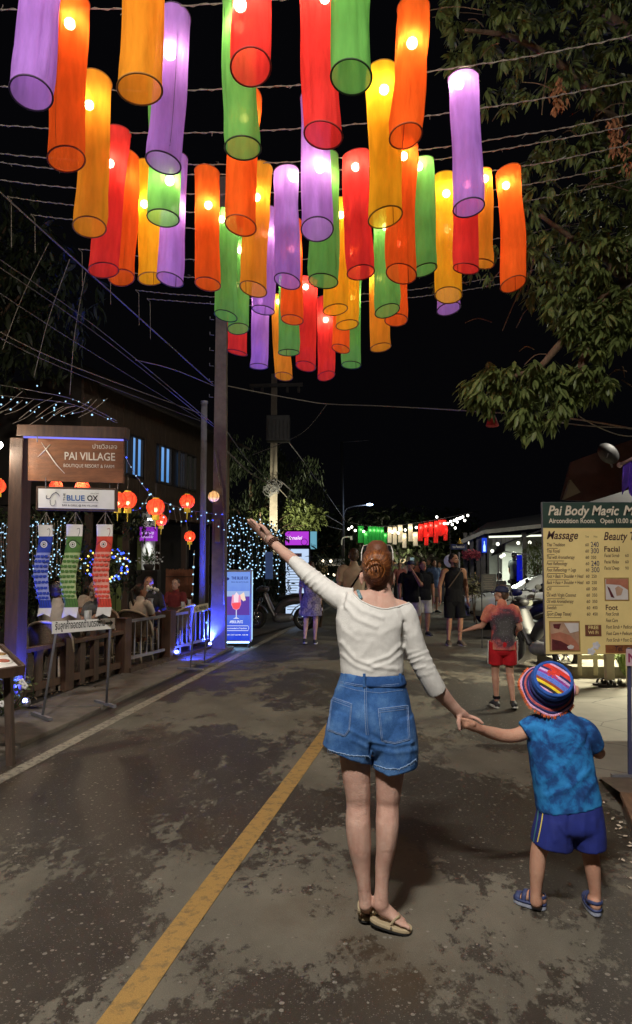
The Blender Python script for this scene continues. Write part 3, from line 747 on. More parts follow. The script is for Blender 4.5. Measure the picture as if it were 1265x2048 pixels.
S = [([(688, 1206), (712, 1236), (752, 1254)], 5, .007), ([(700, 1200), (726, 1222), (765, 1236)], 4.5, .006), ([(712, 1262), (760, 1268), (800, 1250)], 7, .003),
     ([(684, 1285), (712, 1318), (752, 1334), (795, 1338)], 4.5, .007), ([(684, 1308), (712, 1332), (745, 1343)], 4, .006), ([(803, 1288), (778, 1312), (738, 1326)], 4, .007), ([(802, 1308), (780, 1326), (745, 1336)], 3.5, .005),
     ([(809, 1245), (807, 1290)], 4, -.012), ([(690, 1186), (686, 1212)], 3.5, -.008), ([(697, 1188), (694, 1216)], 4, .006), ([(676, 1238), (690, 1262), (716, 1280)], 5, .004),
     ([(815, 1318), (860, 1302)], 2.8, .004), ([(822, 1326), (848, 1316)], 2.4, .005), ([(846, 1322), (868, 1317)], 2.6, .0035), ([(830, 1338), (852, 1333)], 2.6, .004), ([(816, 1306), (838, 1300)], 3, .003), ([(856, 1338), (874, 1330)], 3, .003), ([(842, 1352), (870, 1344)], 4, .002),
     ([(604, 1160), (622, 1143)], 2.2, .005), ([(612, 1152), (632, 1136)], 2.4, .004), ([(611, 1168), (640, 1144)], 2.3, .006), ([(618, 1177), (632, 1163)], 2.4, .005), ([(634, 1166), (650, 1153)], 2.6, .0045), ([(627, 1186), (655, 1160)], 3.2, .0035), ([(640, 1188), (664, 1166)], 3, .003), ([(597, 1148), (618, 1126)], 2.6, .003),
     ([(742, 1285), (735, 1300), (720, 1312)], 6, .003), ([(790, 1222), (812, 1262)], 4, .004)]
folds(sh, S, nz=.0022, nscale=17)
NK = [(690, 1172), (707, 1185), (722, 1200), (745, 1212), (772, 1218), (800, 1211), (822, 1203), (836, 1192)]
def neck_y(px):
    for (x0, y0), (x1, y1) in zip(NK, NK[1:]):
        if x0 <= px <= x1: return y0 + (y1 - y0) * (px - x0) / (x1 - x0)
    return None
def above(co):
    px, py = proj(co)
    if px < 707 or px > 832: return False
    y = neck_y(px); return y is not None and py < y
cut(sh, above)
def hem_loop(me, rounds=14):
    """smooth the cut edge and return it as an ordered loop"""
    bm = bmesh.new(); bm.from_mesh(me); nb = {}
    for e in bm.edges:
        if len(e.link_faces) == 1:
            a_, c_ = e.verts; nb.setdefault(a_.index, []).append(c_.index); nb.setdefault(c_.index, []).append(a_.index)
    bm.verts.ensure_lookup_table()
    for _ in range(rounds):
        new = {i: (bm.verts[i].co + sum((bm.verts[j].co for j in n), V()) / len(n)) / 2 for i, n in nb.items()}
        for i, c in new.items(): bm.verts[i].co = c
    best = []; seen = set()
    for s0 in nb:
        if s0 in seen: continue
        loop = [s0]; seen.add(s0)
        while True:
            nx = [j for j in nb[loop[-1]] if j not in seen]
            if not nx: break
            loop.append(nx[0]); seen.add(nx[0])
        if len(loop) > len(best): best = loop
    pts = [bm.verts[i].co.copy() for i in best]; bm.to_mesh(me); bm.free(); me.update(); smooth_mesh(me); return pts
pts = hem_loop(sh)
so = wpart('shirt', sh, m_knit, woman)
so.modifiers.new('thick', 'SOLIDIFY').thickness = .003
if len(pts) > 12:
    k_ = len(pts); pts = [sum((pts[(i + j) % k_] for j in range(-3, 4)), V()) / 7 for i in range(k_)]
    q = MB(); q.tube(pts, .0038, 6, closed=True); part('neck_trim', q, m_knit, so, True)
# denim shorts
def denim(name, dark, mid, light):
    m, nt, N, L, b = _nt(name)
    tc = N.new('ShaderNodeTexCoord'); n = N.new('ShaderNodeTexNoise'); n.inputs['Scale'].default_value = 7; n.inputs['Detail'].default_value = 7; n.inputs['Roughness'].default_value = .7; L.new(tc.outputs['Object'], n.inputs['Vector'])
    r = N.new('ShaderNodeValToRGB'); r.color_ramp.elements[0].position = .3; r.color_ramp.elements[0].color = (*dark, 1); r.color_ramp.elements[1].position = .72; r.color_ramp.elements[1].color = (*light, 1)
    e = r.color_ramp.elements.new(.5); e.color = (*mid, 1); L.new(n.outputs[0], r.inputs[0])
    mp = N.new('ShaderNodeMapping'); mp.inputs['Scale'].default_value = (900, 900, 160); L.new(tc.outputs['Object'], mp.inputs[0])
    w = N.new('ShaderNodeTexNoise'); w.inputs['Scale'].default_value = 1; L.new(mp.outputs[0], w.inputs['Vector'])
    x = N.new('ShaderNodeMixRGB'); x.blend_type = 'OVERLAY'; x.inputs[0].default_value = .55; L.new(r.outputs[0], x.inputs[1]); L.new(w.outputs[0], x.inputs[2])
    L.new(x.outputs[0], b.inputs['Base Color']); b.inputs['Roughness'].default_value = .88; b.inputs['Specular IOR Level'].default_value = .2
    bp = N.new('ShaderNodeBump'); bp.inputs['Strength'].default_value = .3; bp.inputs['Distance'].default_value = .002; L.new(w.outputs[0], bp.inputs['Height']); L.new(bp.outputs[0], b.inputs['Normal'])
    return m
m_denim = denim('denim', (.014, .048, .15), (.034, .105, .29), (.105, .225, .45))
m_denim2 = denim('denim_dark', (.013, .042, .135), (.02, .068, .21), (.04, .115, .30))
m_thread = mat('stitching', (.17, .25, .42), .9, .3, 200)
m_fray = mat('frayed_hem', (.20, .30, .47), .95, .35, 90, .6, 200)
bb = MB()
limb(bb, [(W(745, 1343), 60.5 * sc_, .104), (W(744, 1365), 66 * sc_, .114), (W(743, 1392), 74 * sc_, .126), (W(742, 1425), 81 * sc_, .136), (W(742, 1462), 84 * sc_, .132), (W(742, 1490), 80 * sc_, .112), (W(742.5, 1503), 72 * sc_, .085)], 32, side=X, sup=2.35, round_ends=False)
lh = (W(745, 1513) - W(645, 1493)); 
limb(bb, [(W(704, 1420), 42 * sc_, .12), (W(702, 1455), 48 * sc_, .128), (W(698, 1485), 49 * sc_, .122), (W(695.5, 1505), 50 * sc_, .116)], 24, side=X, sup=2.3, round_ends=False)
limb(bb, [(W(784, 1430), 42 * sc_, .12), (W(787, 1470), 46 * sc_, .130), (W(789.5, 1505), 46 * sc_, .124), (W(789, 1529), 46 * sc_, .116)], 24, side=X, sup=2.3, round_ends=False)
shorts = fuse('shorts', bb, .0055, 3)
for v in shorts.vertices:      # hems that dip towards the inside and the back
    px, py = proj(v.co)
    if py > 1470 and px < 743:
        v.co.z -= (px - 695) * .22 * sc_ * min(1, (py - 1470) / 35)
    elif py > 1490 and px > 747:
        v.co.z -= (10 - abs(px - 778) * .22) * sc_ * min(1, (py - 1490) / 35)
S = [([(742, 1372), (741, 1420), (742, 1465), (745, 1510)], 5, -.009), ([(700, 1460), (735, 1478), (744, 1488)], 4, .006), ([(705, 1480), (735, 1494)], 4, .005), ([(748, 1484), (790, 1492), (826, 1484)], 3.5, .006),
     ([(750, 1498), (790, 1506), (830, 1500)], 5, .005), ([(815, 1440), (822, 1480), (818, 1520)], 5, .005), ([(668, 1440), (660, 1480)], 5, .004), ([(745, 1470), (765, 1482)], 4, -.004), ([(672, 1380), (690, 1372)], 4, .003), ([(742, 1490), (744, 1512)], 4, -.012)]
folds(shorts, S, nz=.0022, nscale=11)
# pockets stand proud of the cloth
PK = [[(664, 1394), (704, 1408), (699, 1460), (690, 1472), (656, 1460)], [(757, 1418), (816, 1411), (820, 1479), (790, 1487), (764, 1482)]]
def inside(px, py, poly):
    c = False
    for (x0, y0), (x1, y1) in zip(poly, poly[1:] + poly[:1]):
        if (y0 > py) != (y1 > py) and px < (x1 - x0) * (py - y0) / (y1 - y0) + x0: c = not c
    return c
shorts.update()
for v in shorts.vertices:
    if v.normal.y < .1:
        px, py = proj(v.co)
        if any(inside(px, py, p) for p in PK): v.co += v.normal * .0035
shorts.update()
bvh = tree_of(shorts)
sho = wpart('shorts', shorts, m_denim, woman)
def stitch(pts, r=.0011, m=m_thread, name='stitching', dash=True, off=.0012):
    h = on_surface(bvh, dense(pts, max(4, int(8 * 3 / max(1, len(pts) - 1)) + 8)), off)
    if len(h) < 4: return
    q = MB()
    q.tube(h, r, 4); return part(name, q, m, sho)
for pk in PK:
    stitch(pk + [pk[0]], .0016)
    cx = sum(p[0] for p in pk) / len(pk); cy = sum(p[1] for p in pk) / len(pk)
    stitch([(cx + (x - cx) * .91, cy + (y - cy) * .93) for x, y in pk] + [(cx + (pk[0][0] - cx) * .91, cy + (pk[0][1] - cy) * .93)], .0009)
    a, c = pk[0], pk[1]; stitch([(a[0] + 1, a[1] + 7), (c[0] - 1, c[1] + 7)], .0010)
stitch([(730, 1372), (729.5, 1400), (731, 1440), (733, 1470)], .0016); stitch([(733.5, 1372), (733, 1400), (734.5, 1440), (737, 1470)], .0009)
stitch([(682, 1363), (720, 1370), (760, 1371), (806, 1367)], .0012); stitch([(682, 1366), (720, 1373), (760, 1374), (806, 1370)], .0009)
stitch([(680, 1371), (715, 1381), (760, 1386), (806, 1380)], .0009)
# waistband, loops, frayed hems
q = MB()
ring0 = [W(745, 1346) + V((cos(a) * 62.5 * sc_, sin(a) * .108, 0)) for a in [2 * pi * j / 48 for j in range(48)]]
ring = []
for y_, o_ in ((1346, 0), (1347, .0015), (1362, .0025), (1367, .0015), (1367, -.004), (1346, -.004)):
    k = 60.0 + (y_ - 1346) * .33
    ring.append([W(745, y_) + V((math.copysign(abs(cos(a)) ** .87, cos(a)) * (k * sc_ + o_), math.copysign(abs(sin(a)) ** .87, sin(a)) * (.1035 + o_ + (y_ - 1346) * .0005), .004 * sin(a * 3 + 1))) for a in [2 * pi * j / 48 for j in range(48)]])
q.loft(ring, cap=False); part('waistband', q, m_denim2, sho, True)
for px in (729, 801, 690):
    h = [W(px, y_, -.118 + (.045 if px != 729 else 0)) for y_ in (1347, 1354, 1362, 1374)]
    q = MB(); q.tube(h, [(.0062, .0022)] * 4, 6, side=X); part('belt_loop', q, m_denim, sho)
for poly in ([(648, 1497), (668, 1505), (700, 1513), (738, 1515)], [(749, 1532), (775, 1540), (800, 1540), (820, 1530), (832, 1521)]):
    h = on_surface(bvh, dense([(x, y - 2.5) for x, y in poly], 10), .001)
    if len(h) > 5:
        q = MB(); q.tube([p + V((0, 0, rng.uniform(-.002, .002))) for p in h], .0022, 5)
        for p in h[::2]:
            e = p + V((rng.uniform(-.006, .006), -.002, -rng.uniform(.006, .016))); q.tube([p, e], .0007, 3)
        part('frayed_hem', q, m_fray, sho)
# hair
m_hair = None
def hairmat(name, dark, mid, light):
    m, nt, N, L, b = _nt(name)
    at = N.new('ShaderNodeAttribute'); at.attribute_name = 'tone'
    r = N.new('ShaderNodeValToRGB'); r.color_ramp.elements[0].color = (*dark, 1); r.color_ramp.elements[1].color = (*light, 1); e = r.color_ramp.elements.new(.5); e.color = (*mid, 1)
    L.new(at.outputs['Fac'], r.inputs[0]); L.new(r.outputs[0], b.inputs['Base Color']); b.inputs['Roughness'].default_value = .42; b.inputs['Specular IOR Level'].default_value = .45
    return m
def strands(name, paths, r, m, parent, g, tone=(0, 1), n=4):
    q = MB(); tones = []
    for p in paths:
        k = len(q.v); q.tube(p, [r * (1 if 0 < i < len(p) - 1 else .35) for i in range(len(p))], n); tones += [g.uniform(*tone)] * (len(q.v) - k)
    me = q.mesh(name, XF[parent.name].inverted()); smooth_mesh(me)
    a = me.attributes.new('tone', 'FLOAT', 'POINT'); a.data.foreach_set('value', tones)
    me.materials.append(m); o = bpy.data.objects.new(name, me); link(o, parent); XF[o.name] = XF[parent.name]; return o
m_auburn = hairmat('auburn_hair', (.05, .015, .006), (.17, .052, .016), (.42, .16, .045))
m_hairbase = mat('auburn_base', (.11, .034, .012), .6, .3, 30, .4, 90)
hc = W(755, 1136, .035)
g = random.Random(5)
bb = MB()
limb(bb, [(W(758, 1178, .015), .022, .02), (W(757, 1168, .015), .044, .046), (W(756, 1154, .025), .061, .078), (W(755, 1138, .035), .0705, .094), (W(755, 1122, .045), .0705, .100), (W(755, 1109, .05), .066, .094), (W(755, 1102, .05), .054, .078)], 24, side=X)
bb.ell(W(751, 1142, -.058), (.042, .030, .045), 16, 12)
base = fuse('hair', bb, .006, 4); bvh = tree_of(base)
hairo = wpart('hair', base, m_hairbase, woman)
paths = []
bunc = W(758, 1143, -.10)
for i in range(520):        # combed from the hairline towards the bun
    a = 2 * pi * i / 520 + g.uniform(-.02, .02)
    ex = 755 + cos(a) * 31 ; ey = 1134 - sin(a) * 37
    if ey > 1168: ey = 1168 + (ey - 1168) * .8; 
    if sin(a) < -.5: ex = 757 + (ex - 757) * .62
    tx = 751 + cos(a + .5) * 14; ty = 1142 - sin(a + .5) * 15
    k = g.uniform(.0, .22); pts = []
    for j in range(9):
        t = k + (1 - k) * j / 8; sw = .35 * sin(pi * t)
        pts.append((ex + (tx - ex) * t + sw * (ty - ey) * .35, ey + (ty - ey) * t - sw * (tx - ex) * .35))
    h = on_surface(bvh, pts, .0012 + g.uniform(0, .002))
    if len(h) >= 5: paths.append(h)
strands('hair_strand', paths, .0013, m_auburn, hairo, g, (0, .95))
paths = []
for i in range(260):         # the twisted bun
    r0 = g.uniform(.2, 1); a0 = g.uniform(0, 2 * pi); tw_ = g.uniform(1.6, 3.2); pts = []
    for j in range(11):
        t = j / 10; a = a0 + tw_ * t; rr = r0 * (1 - .25 * t)
        x = cos(a) * .040 * rr; z = sin(a) * .043 * rr
        dep = .040 * math.sqrt(max(0, 1 - rr * rr * .9)) * (1 + .07 * sin(a * 2 + 1)) + g.uniform(0, .0025)
        pts.append(W(751, 1142, -.056) + V((x, -dep, z + .1 * x)))
    paths.append(pts)
strands('hair_bun', paths, .0014, m_auburn, hairo, g, (.1, 1.0))
m_clip = mat('tortoise_clip', (.22, .07, .012), .25, .5, 60, col2=(.05, .014, .006))
q = MB(); q.tube(bez2([W(733, 1132, -.095), W(740, 1121, -.11), W(753, 1119, -.11), W(763, 1127, -.10)], 16), [.006] * 16 + [.005], 7)
for t in (0.1, .3, .5, .7, .9):
    a = W(735 + 28 * t, 1122, -.104); q.tube(bez2([a, a + V((.004, -.012, -.012)), a + V((.008, -.008, -.034))], 8), .0028, 5)
q.tube(bez2([W(762, 1127, -.095), W(770, 1140, -.093), W(764, 1156, -.095)], 10), .004, 5)
part('hair_clip', q, m_clip, hairo, True)
m_lens = mat('dark_lens', (.012, .012, .014), .08, .1, spec=.8); m_frame = mat('pale_frame', (.55, .53, .5), .3, .1, spec=.6)
gp = lambda px, py, o=0.0: W(px, py, .055 + o + (1106 - py) * .0006)
q = MB()
for x0_, x1_ in ((728, 752), (758, 782)): q.prism([((x - 755) * sc_, (1097 - y) * sc_) for x, y in ((x0_, 1092), (x1_, 1092), (x1_ - 1, 1108), (x0_ + 3, 1108))], gp(755, 1097), X, (gp(755, 1092) - gp(755, 1102)), .004)
gl = part('sunglasses', q, m_lens, woman); gl['kind'] = 'stuff'
q = MB(); q.tube(bez2([gp(727, 1098), gp(728, 1091.5), gp(740, 1089.8), gp(751, 1091), gp(755, 1092.5), gp(759, 1091), gp(770, 1089.8), gp(782, 1091.5), gp(783.5, 1098)], 40), .0022, 6); part('frame', q, mat('horn_frame', (.30, .26, .22), .3, .3, 40), gl, True)
for x_ in (-1, 1): q = MB(); q.tube(bez2([gp(755 + x_ * 28.5, 1094), gp(755 + x_ * 31, 1104, -.02), W(755 + x_ * 31.8, 1122, .03)], 8), .0026, 6); part('temple', q, m_frame, gl, True)
m_silver = mat('silver', (.7, .68, .64), .2, .1, metal=1); m_bead = mat('brown_beads', (.07, .025, .015), .5, .5, 90); m_string = mat('string', (.6, .56, .48), .8, .1)
q = MB(); q.torus(W(783, 1172, .045), .006, .0018, 14, 5, R3(pi / 2, 0, .3)); part('earring', q, m_silver, woman, True)
ax_ = (W(545, 1084, .34) - W(559, 1097, .31)).normalized(); rq = ax_.to_track_quat('Z', 'Y').to_matrix()
q = MB()
for k, t in enumerate((0.15, .45, .75)):
    c = W(551.5, 1089.5, .325).lerp(W(544, 1082, .34), t - .5 + .5)
    for j in range(18):
        a = 2 * pi * j / 18 + k; q.ell(c + rq @ V((cos(a) * .0285, sin(a) * .0265, rng.uniform(-.002, .002))), .0048, 6, 5)
part('bead_bracelet', q, m_bead, woman, True)
q = MB(); q.torus(W(538, 1076, .352), .0275, .0016, 20, 5, rq @ R3(.25, 0, 0)); part('string_bracelet', q, m_string, woman, True)
# strap of a top under the knit
q = MB(); q.tube(bez2([W(716, 1180, -.02), W(719, 1188, -.055), W(723, 1197, -.075)], 8), [(.008, .002)] * 8 + [(.008, .002)], 6); part('strap', q, mat('patterned_strap', (.12, .22, .25), .8, .8, 120), woman)
# platform sandals with toe thong and heel strap
m_beige = mat('beige_sole', (.36, .29, .18), .75, .12, 20, .2, 80); m_black = mat('black_rubber', (.012, .012, .012), .7, .2)
def sole_poly(L_, w):
    pts = []
    for j in range(28):
        a = 2 * pi * j / 28; x = cos(a); y = sin(a)
        pts.append((L_ / 2 * math.copysign(abs(x) ** .8, x), w / 2 * math.copysign(abs(y) ** .75, y) * (1.0 + .12 * x)))
    return pts
def sandal(heel, toe, tilt, label):
    r = thing_part = None
    d = (toe - heel); L_ = d.length; ux = d.normalized(); uy = Z.cross(ux).normalized(); n = ux.cross(uy)
    c = (heel + toe) / 2
    q = MB(); q.prism(sole_poly(L_, .086), c + n * .002, ux, uy, .016)
    s = part('sandal', q, m_beige, woman, bevel=.004)
    q = MB(); q.prism(sole_poly(L_ * .985, .084), c - n * .0095, ux, uy, .007); part('outsole', q, m_black, s)
    return s, c, ux, uy, n, L_
hl, tl = RH - (RT - RH) * .02, RT + (RT - RH) * .03
s, c, ux, uy, n, L_ = sandal(hl, tl, 0, 'r')
q = MB(); q.tube(bez2([hl.lerp(tl, .52) + uy * -.04 + n * .02, rfoot(.66, .052, -.03), rfoot(.74, .048, 0), rfoot(.72, .045, .03)], 14), [(.0055, .0022)] * 15, 6); part('thong', q, m_beige, s)
q = MB(); q.tube(bez2([hl.lerp(tl, .18) + uy * .035 + n * .015, W(746, 1826, .02), W(750, 1818, .02)], 10), [(.006, .0025)] * 11, 6); part('heel_strap', q, m_beige, s)
q = MB(); q.ell(hl.lerp(tl, .55) + uy * -.0455 + n * .006, (.006, .003, .006), 8, 6); part('emblem', q, m_silver, s)
hl, tl = G(730, 1853), G(742, 1813); hl.z = .028; tl.z = .016
s, c, ux, uy, n, L_ = sandal(hl, tl, 0, 'l')
q = MB()
q.tube(bez2([hl + ux * .03 + uy * .036 + n * .012, W(719.5, 1825, .015), W(719, 1808, .02), W(722, 1800, .04)], 12), [(.0075, .0025)] * 13, 6); q.tube(bez2([hl + ux * .03 - uy * .036 + n * .012, W(744, 1830, .03), W(745, 1815, .05)], 12), [(.0075, .0025)] * 13, 6)
part('heel_strap', q, m_beige, s)
# ------------------------------------------------------------------ the small boy with the striped hat
BD = 3.42
def Bp(px, py, dd=0.0): return P(px, py, BD + dd)
sb = BD / FPX
boy = thing('person', 'small boy from behind in blue tie dye shirt and striped hat holding hands', 'person', (1.17, BD, 0))
bb = MB()
limb(bb, [(Bp(1140, 1640), .11, .085), (Bp(1136, 1590), .112, .085), (Bp(1124, 1530), .115, .085), (Bp(1117, 1470), .118, .082), (Bp(1114, 1444), .095, .070), (Bp(1112, 1428, .01), .05, .05), (Bp(1110, 1410, .02), .043, .045)], 22, side=X, sup=2.3)
hatax = V((-.02, -.80, .60)).normalized()
hatc = Bp(1099, 1374, -.02)
hc2 = hatc - hatax * .035
rh = hatax.to_track_quat('Z', 'Y').to_matrix()
bb.ell(hc2, (.074, .088, .088), 18, 14, rh); bb.ell(hc2 - hatax * .06 + V((0, .02, 0)), (.058, .06, .06), 14, 10, rh)
limb(bb, [(Bp(1112, 1428, .02), .045, .047), (hc2 - hatax * .04, .045, .05)], 14, side=X)
bb.ell(Bp(1153, 1381, .02), (.010, .018, .026), 10, 8, R3(0, .2, .4)); bb.ell(Bp(1047, 1385, .02), (.010, .018, .026), 10, 8, R3(0, -.2, -.4))
limb(bb, [(Bp(1092, 1448), .045, .045), (Bp(1068, 1452), .042, .042), (Bp(1042, 1468), .034, .034), (Bp(1014, 1472, -.01), .030, .0315), (Bp(985, 1466, -.03), .028, .029), (Bp(962, 1459, -.07), .021, .0225)], 16)
limb(bb, [(Bp(1150, 1450), .045, .045), (Bp(1172, 1462), .042, .043), (Bp(1190, 1496, .03), .033, .034), (Bp(1199, 1506, .08), .028, .029), (Bp(1198, 1498, .17), .022, .022)], 16)
limb(bb, [(Bp(1198, 1498, .17), .022, .018), (Bp(1197, 1494, .23), .026, .015), (Bp(1196, 1496, .29), .018, .010)], 12)
kc = Bp(937, 1448, -.115); wr = Bp(960, 1458, -.075)
kn = [kc + V((-.002, .006 * i - .01, .020 - .0125 * i)) for i in range(4)]
tp = [k + V((-.026 + .004 * i, .028, .004 - .004 * i)) for i, k in enumerate(kn)]
hand(bb, wr, kn, tp, [Bp(948, 1448, -.12), Bp(936, 1441, -.115), Bp(924, 1440, -.10)], (.026, .019), .0072, bend=.006, bdir=V((-.9, -.3, 0)))
limb(bb, [(Bp(1112, 1620), 26 * sb, .075), (Bp(1094, 1665), 21 * sb, .060), (Bp(1079, 1700), 16 * sb, .044), (Bp(1075, 1738), 14.5 * sb, .042), (Bp(1073, 1768), 11.5 * sb, .032), (Bp(1072, 1788), 10.5 * sb, .030), (Bp(1073, 1803), 12 * sb, .03)], 16, side=X)
limb(bb, [(Bp(1166, 1620), 33 * sb, .085), (Bp(1174, 1665), 24 * sb, .065), (Bp(1180, 1700), 17 * sb, .046), (Bp(1186, 1740), 14.5 * sb, .042), (Bp(1190, 1775), 11.5 * sb, .032), (Bp(1191, 1797, .0), 10.8 * sb, .030), (Bp(1192, 1812), 12 * sb, .03)], 16, side=X)
BLh, BLt = G(1092, 1822), G(1030, 1803); BRh, BRt = G(1195, 1836), G(1176, 1800)
def bf(h, t, k, z): q = h.lerp(t, k); return V((q.x, q.y, z))
for h, t, px, py in ((BLh, BLt, 1073, 1800), (BRh, BRt, 1192, 1808)):
    limb(bb, [(bf(h, t, .14, .045), .026, .026), (bf(h, t, .36, .055), .028, .03), (bf(h, t, .62, .042), .031, .019), (bf(h, t, .86, .034), .028, .011)], 14, side=Z.cross(t - h))
wpart('body', fuse('body', bb, .0055, 3), m_skin3, boy)
def blotchy(name, cols, scale, bump=.2, lo=.38, hi=.62):
    m, nt, N, L, b = _nt(name); tc = N.new('ShaderNodeTexCoord'); n = N.new('ShaderNodeTexNoise'); n.inputs['Scale'].default_value = scale; n.inputs['Detail'].default_value = 5; n.inputs['Distortion'].default_value = .3
    n.inputs['Roughness'].default_value = .6; L.new(tc.outputs['Object'], n.inputs['Vector']); r = N.new('ShaderNodeValToRGB'); k = len(cols)
    r.color_ramp.elements[0].position = lo; r.color_ramp.elements[0].color = (*cols[0], 1); r.color_ramp.elements[1].position = hi; r.color_ramp.elements[1].color = (*cols[-1], 1)
    for i in range(1, k - 1): e = r.color_ramp.elements.new(lo + (hi - lo) * i / (k - 1)); e.color = (*cols[i], 1)
    L.new(n.outputs[0], r.inputs[0]); L.new(r.outputs[0], b.inputs['Base Color']); b.inputs['Roughness'].default_value = .88; b.inputs['Specular IOR Level'].default_value = .2
    w = N.new('ShaderNodeTexNoise'); w.inputs['Scale'].default_value = 350; L.new(tc.outputs['Object'], w.inputs['Vector']); bp = N.new('ShaderNodeBump'); bp.inputs['Strength'].default_value = bump; bp.inputs['Distance'].default_value = .002
    L.new(w.outputs[0], bp.inputs['Height']); L.new(bp.outputs[0], b.inputs['Normal']); return m
m_tie = blotchy('tie_dye_blue', [(.012, .045, .16), (.016, .075, .25), (.02, .17, .45), (.03, .22, .54)], 11)
bb = MB()
limb(bb, [(Bp(1139, 1612), 63 * sb, .108), (Bp(1136, 1595), 62.5 * sb, .108), (Bp(1128, 1555), 61 * sb, .106), (Bp(1121, 1510), 60 * sb, .102), (Bp(1116, 1470), 60 * sb, .096), (Bp(1113, 1446), 52 * sb, .084), (Bp(1111, 1430), 34 * sb, .066), (Bp(1110, 1424, .01), 24 * sb, .056)], 28, side=X, sup=2.35, round_ends=False)
limb(bb, [(Bp(1096, 1450), .054, .052), (Bp(1072, 1452), .056, .056), (Bp(1048, 1464), .052, .050)], 16, round_ends=False)
limb(bb, [(Bp(1146, 1452), .054, .052), (Bp(1172, 1464), .056, .056), (Bp(1189, 1494, .03), .052, .050)], 16, round_ends=False)
ts = fuse('shirt', bb, .0065, 3)
folds(ts, [([(1165, 1480), (1130, 1530), (1090, 1560)], 5, .005), ([(1178, 1540), (1140, 1575), (1095, 1592)], 6, .006), ([(1060, 1490), (1075, 1540), (1085, 1590)], 6, .004), ([(1190, 1560), (1170, 1590), (1165, 1612)], 5, .005),
  ([(1110, 1540), (1125, 1575), (1120, 1612)], 6, .004), ([(1072, 1478), (1062, 1456)], 3, -.006), ([(1172, 1490), (1178, 1470)], 3.5, -.007), ([(1095, 1436), (1130, 1444), (1160, 1442)], 5, .003)], nz=.0028, nscale=11)
wpart('shirt', ts, m_tie, boy)
m_navy = mat('royal_blue_shorts', (.008, .018, .17), .8, .25, 8, .25, 260)
bb = MB()
limb(bb, [(Bp(1139, 1600), 60 * sb, .10), (Bp(1140, 1630), 63 * sb, .112), (Bp(1141, 1652), 64 * sb, .11), (Bp(1141, 1664), 58 * sb, .09)], 24, side=X, sup=2.4, round_ends=False)
limb(bb, [(Bp(1112, 1635), 36 * sb, .10), (Bp(1106, 1665), 37 * sb, .105), (Bp(1103, 1690), 38 * sb, .105)], 20, side=X, sup=2.3, round_ends=False)
limb(bb, [(Bp(1168, 1635), 36 * sb, .10), (Bp(1174, 1665), 34 * sb, .10), (Bp(1177, 1692), 31 * sb, .10)], 20, side=X, sup=2.3, round_ends=False)
ss = fuse('shorts', bb, .0065, 3)
folds(ss, [([(1140, 1625), (1138, 1665), (1141, 1690)], 5, -.008), ([(1100, 1630), (1110, 1680)], 6, .005), ([(1170, 1630), (1165, 1690)], 6, .005), ([(1190, 1640), (1195, 1690)], 5, .004), ([(1120, 1650), (1135, 1672)], 4, .005)], nz=.003, nscale=10)
bvh = tree_of(ss); so = wpart('shorts', ss, m_navy, boy)
for xs, m_, w in (((1088, 1085, 1081, 1076), mat('yellow_stripe', (.62, .5, .08), .8, .1), .0035), ((1079, 1076, 1072, 1068), mat('green_stripe', (.03, .12, .14), .8, .1), .0045)):
    h = on_surface(bvh, dense(list(zip(xs, (1616, 1640, 1662, 1684))), 6), .0008)
    if len(h) > 4: q = MB(); q.tube(h, [(w, .0012)] * len(h), 6, side=X); part('side_stripe', q, m_, so)
# hat
hat = [  # radius, height along the axis, colour
 (.128, -.030, 'pink'), (.121, -.022, 'navy'), (.113, -.014, 'rose'), (.105, -.005, 'navy'), (.098, .004, 'violet'), (.092, .010, 'blue')]
HC = {'pink': (.62, .33, .52), 'navy': (.012, .02, .11), 'rose': (.48, .09, .10), 'violet': (.10, .05, .32), 'blue': (.015, .08, .36), 'red': (.62, .035, .02), 'yellow': (.75, .55, .02), 'black': (.02, .015, .02), 'sky': (.10, .17, .6), 'lilac': (.55, .36, .65), 'brown': (.28, .05, .02), 'purple': (.25, .04, .25)}
def knit(c): return mat('hat_' + c, HC[c], .85, .25, 40, .5, 160)
def wob(a, r): return 1 + .035 * sin(3 * a + .7) * (r / .125) ** 6 + .02 * sin(7 * a)* (r / .125) ** 8
def hring(r, z, n=40): return [hatc + rh @ V((cos(2 * pi * j / n) * r * wob(2 * pi * j / n, r), sin(2 * pi * j / n) * r * wob(2 * pi * j / n, r), z + .006 * sin(5 * 2 * pi * j / n) * (r / .125) ** 6)) for j in range(n)]
hatr = thing('hat', 'multicoloured striped crochet sun hat on the small boy in blue', 'hat', hatc)
for (r0, z0, c0), (r1, z1, _) in zip(hat, hat[1:]):
    q = MB(); q.loft([hring(r0, z0), hring((r0 + r1) / 2, (z0 + z1) / 2 + .003), hring(r1, z1), hring(r1, z1 - .005), hring(r0, z0 - .005), hring(r0, z0)], cap=False); part('brim_stripe', q, knit(c0), hatr, True)
q = MB(); q.loft([hring(.093, .008), hring(.095, .026), hring(.091, .040), hring(.096, .052), hring(.097, .066), hring(.092, .078), hring(.080, .084)], cap=False); part('crown_band', q, knit('blue'), hatr, True)
q = MB(); q.torus(hatc + rh @ V((0, 0, .030)), .0925, .008, 36, 8, rh); part('crown_ridge', q, knit('navy'), hatr, True)
q = MB(); q.torus(hatc + rh @ V((0, 0, .080)), .084, .009, 36, 8, rh); part('crown_edge', q, knit('blue'), hatr, True)
stripes = ['pink', 'black', 'yellow', 'brown', 'sky', 'sky', 'purple', 'lilac', 'navy', 'red', 'red', 'pink', 'navy']
n = len(stripes); R_ = .081; ang = R3(0, 0, radians(-38))
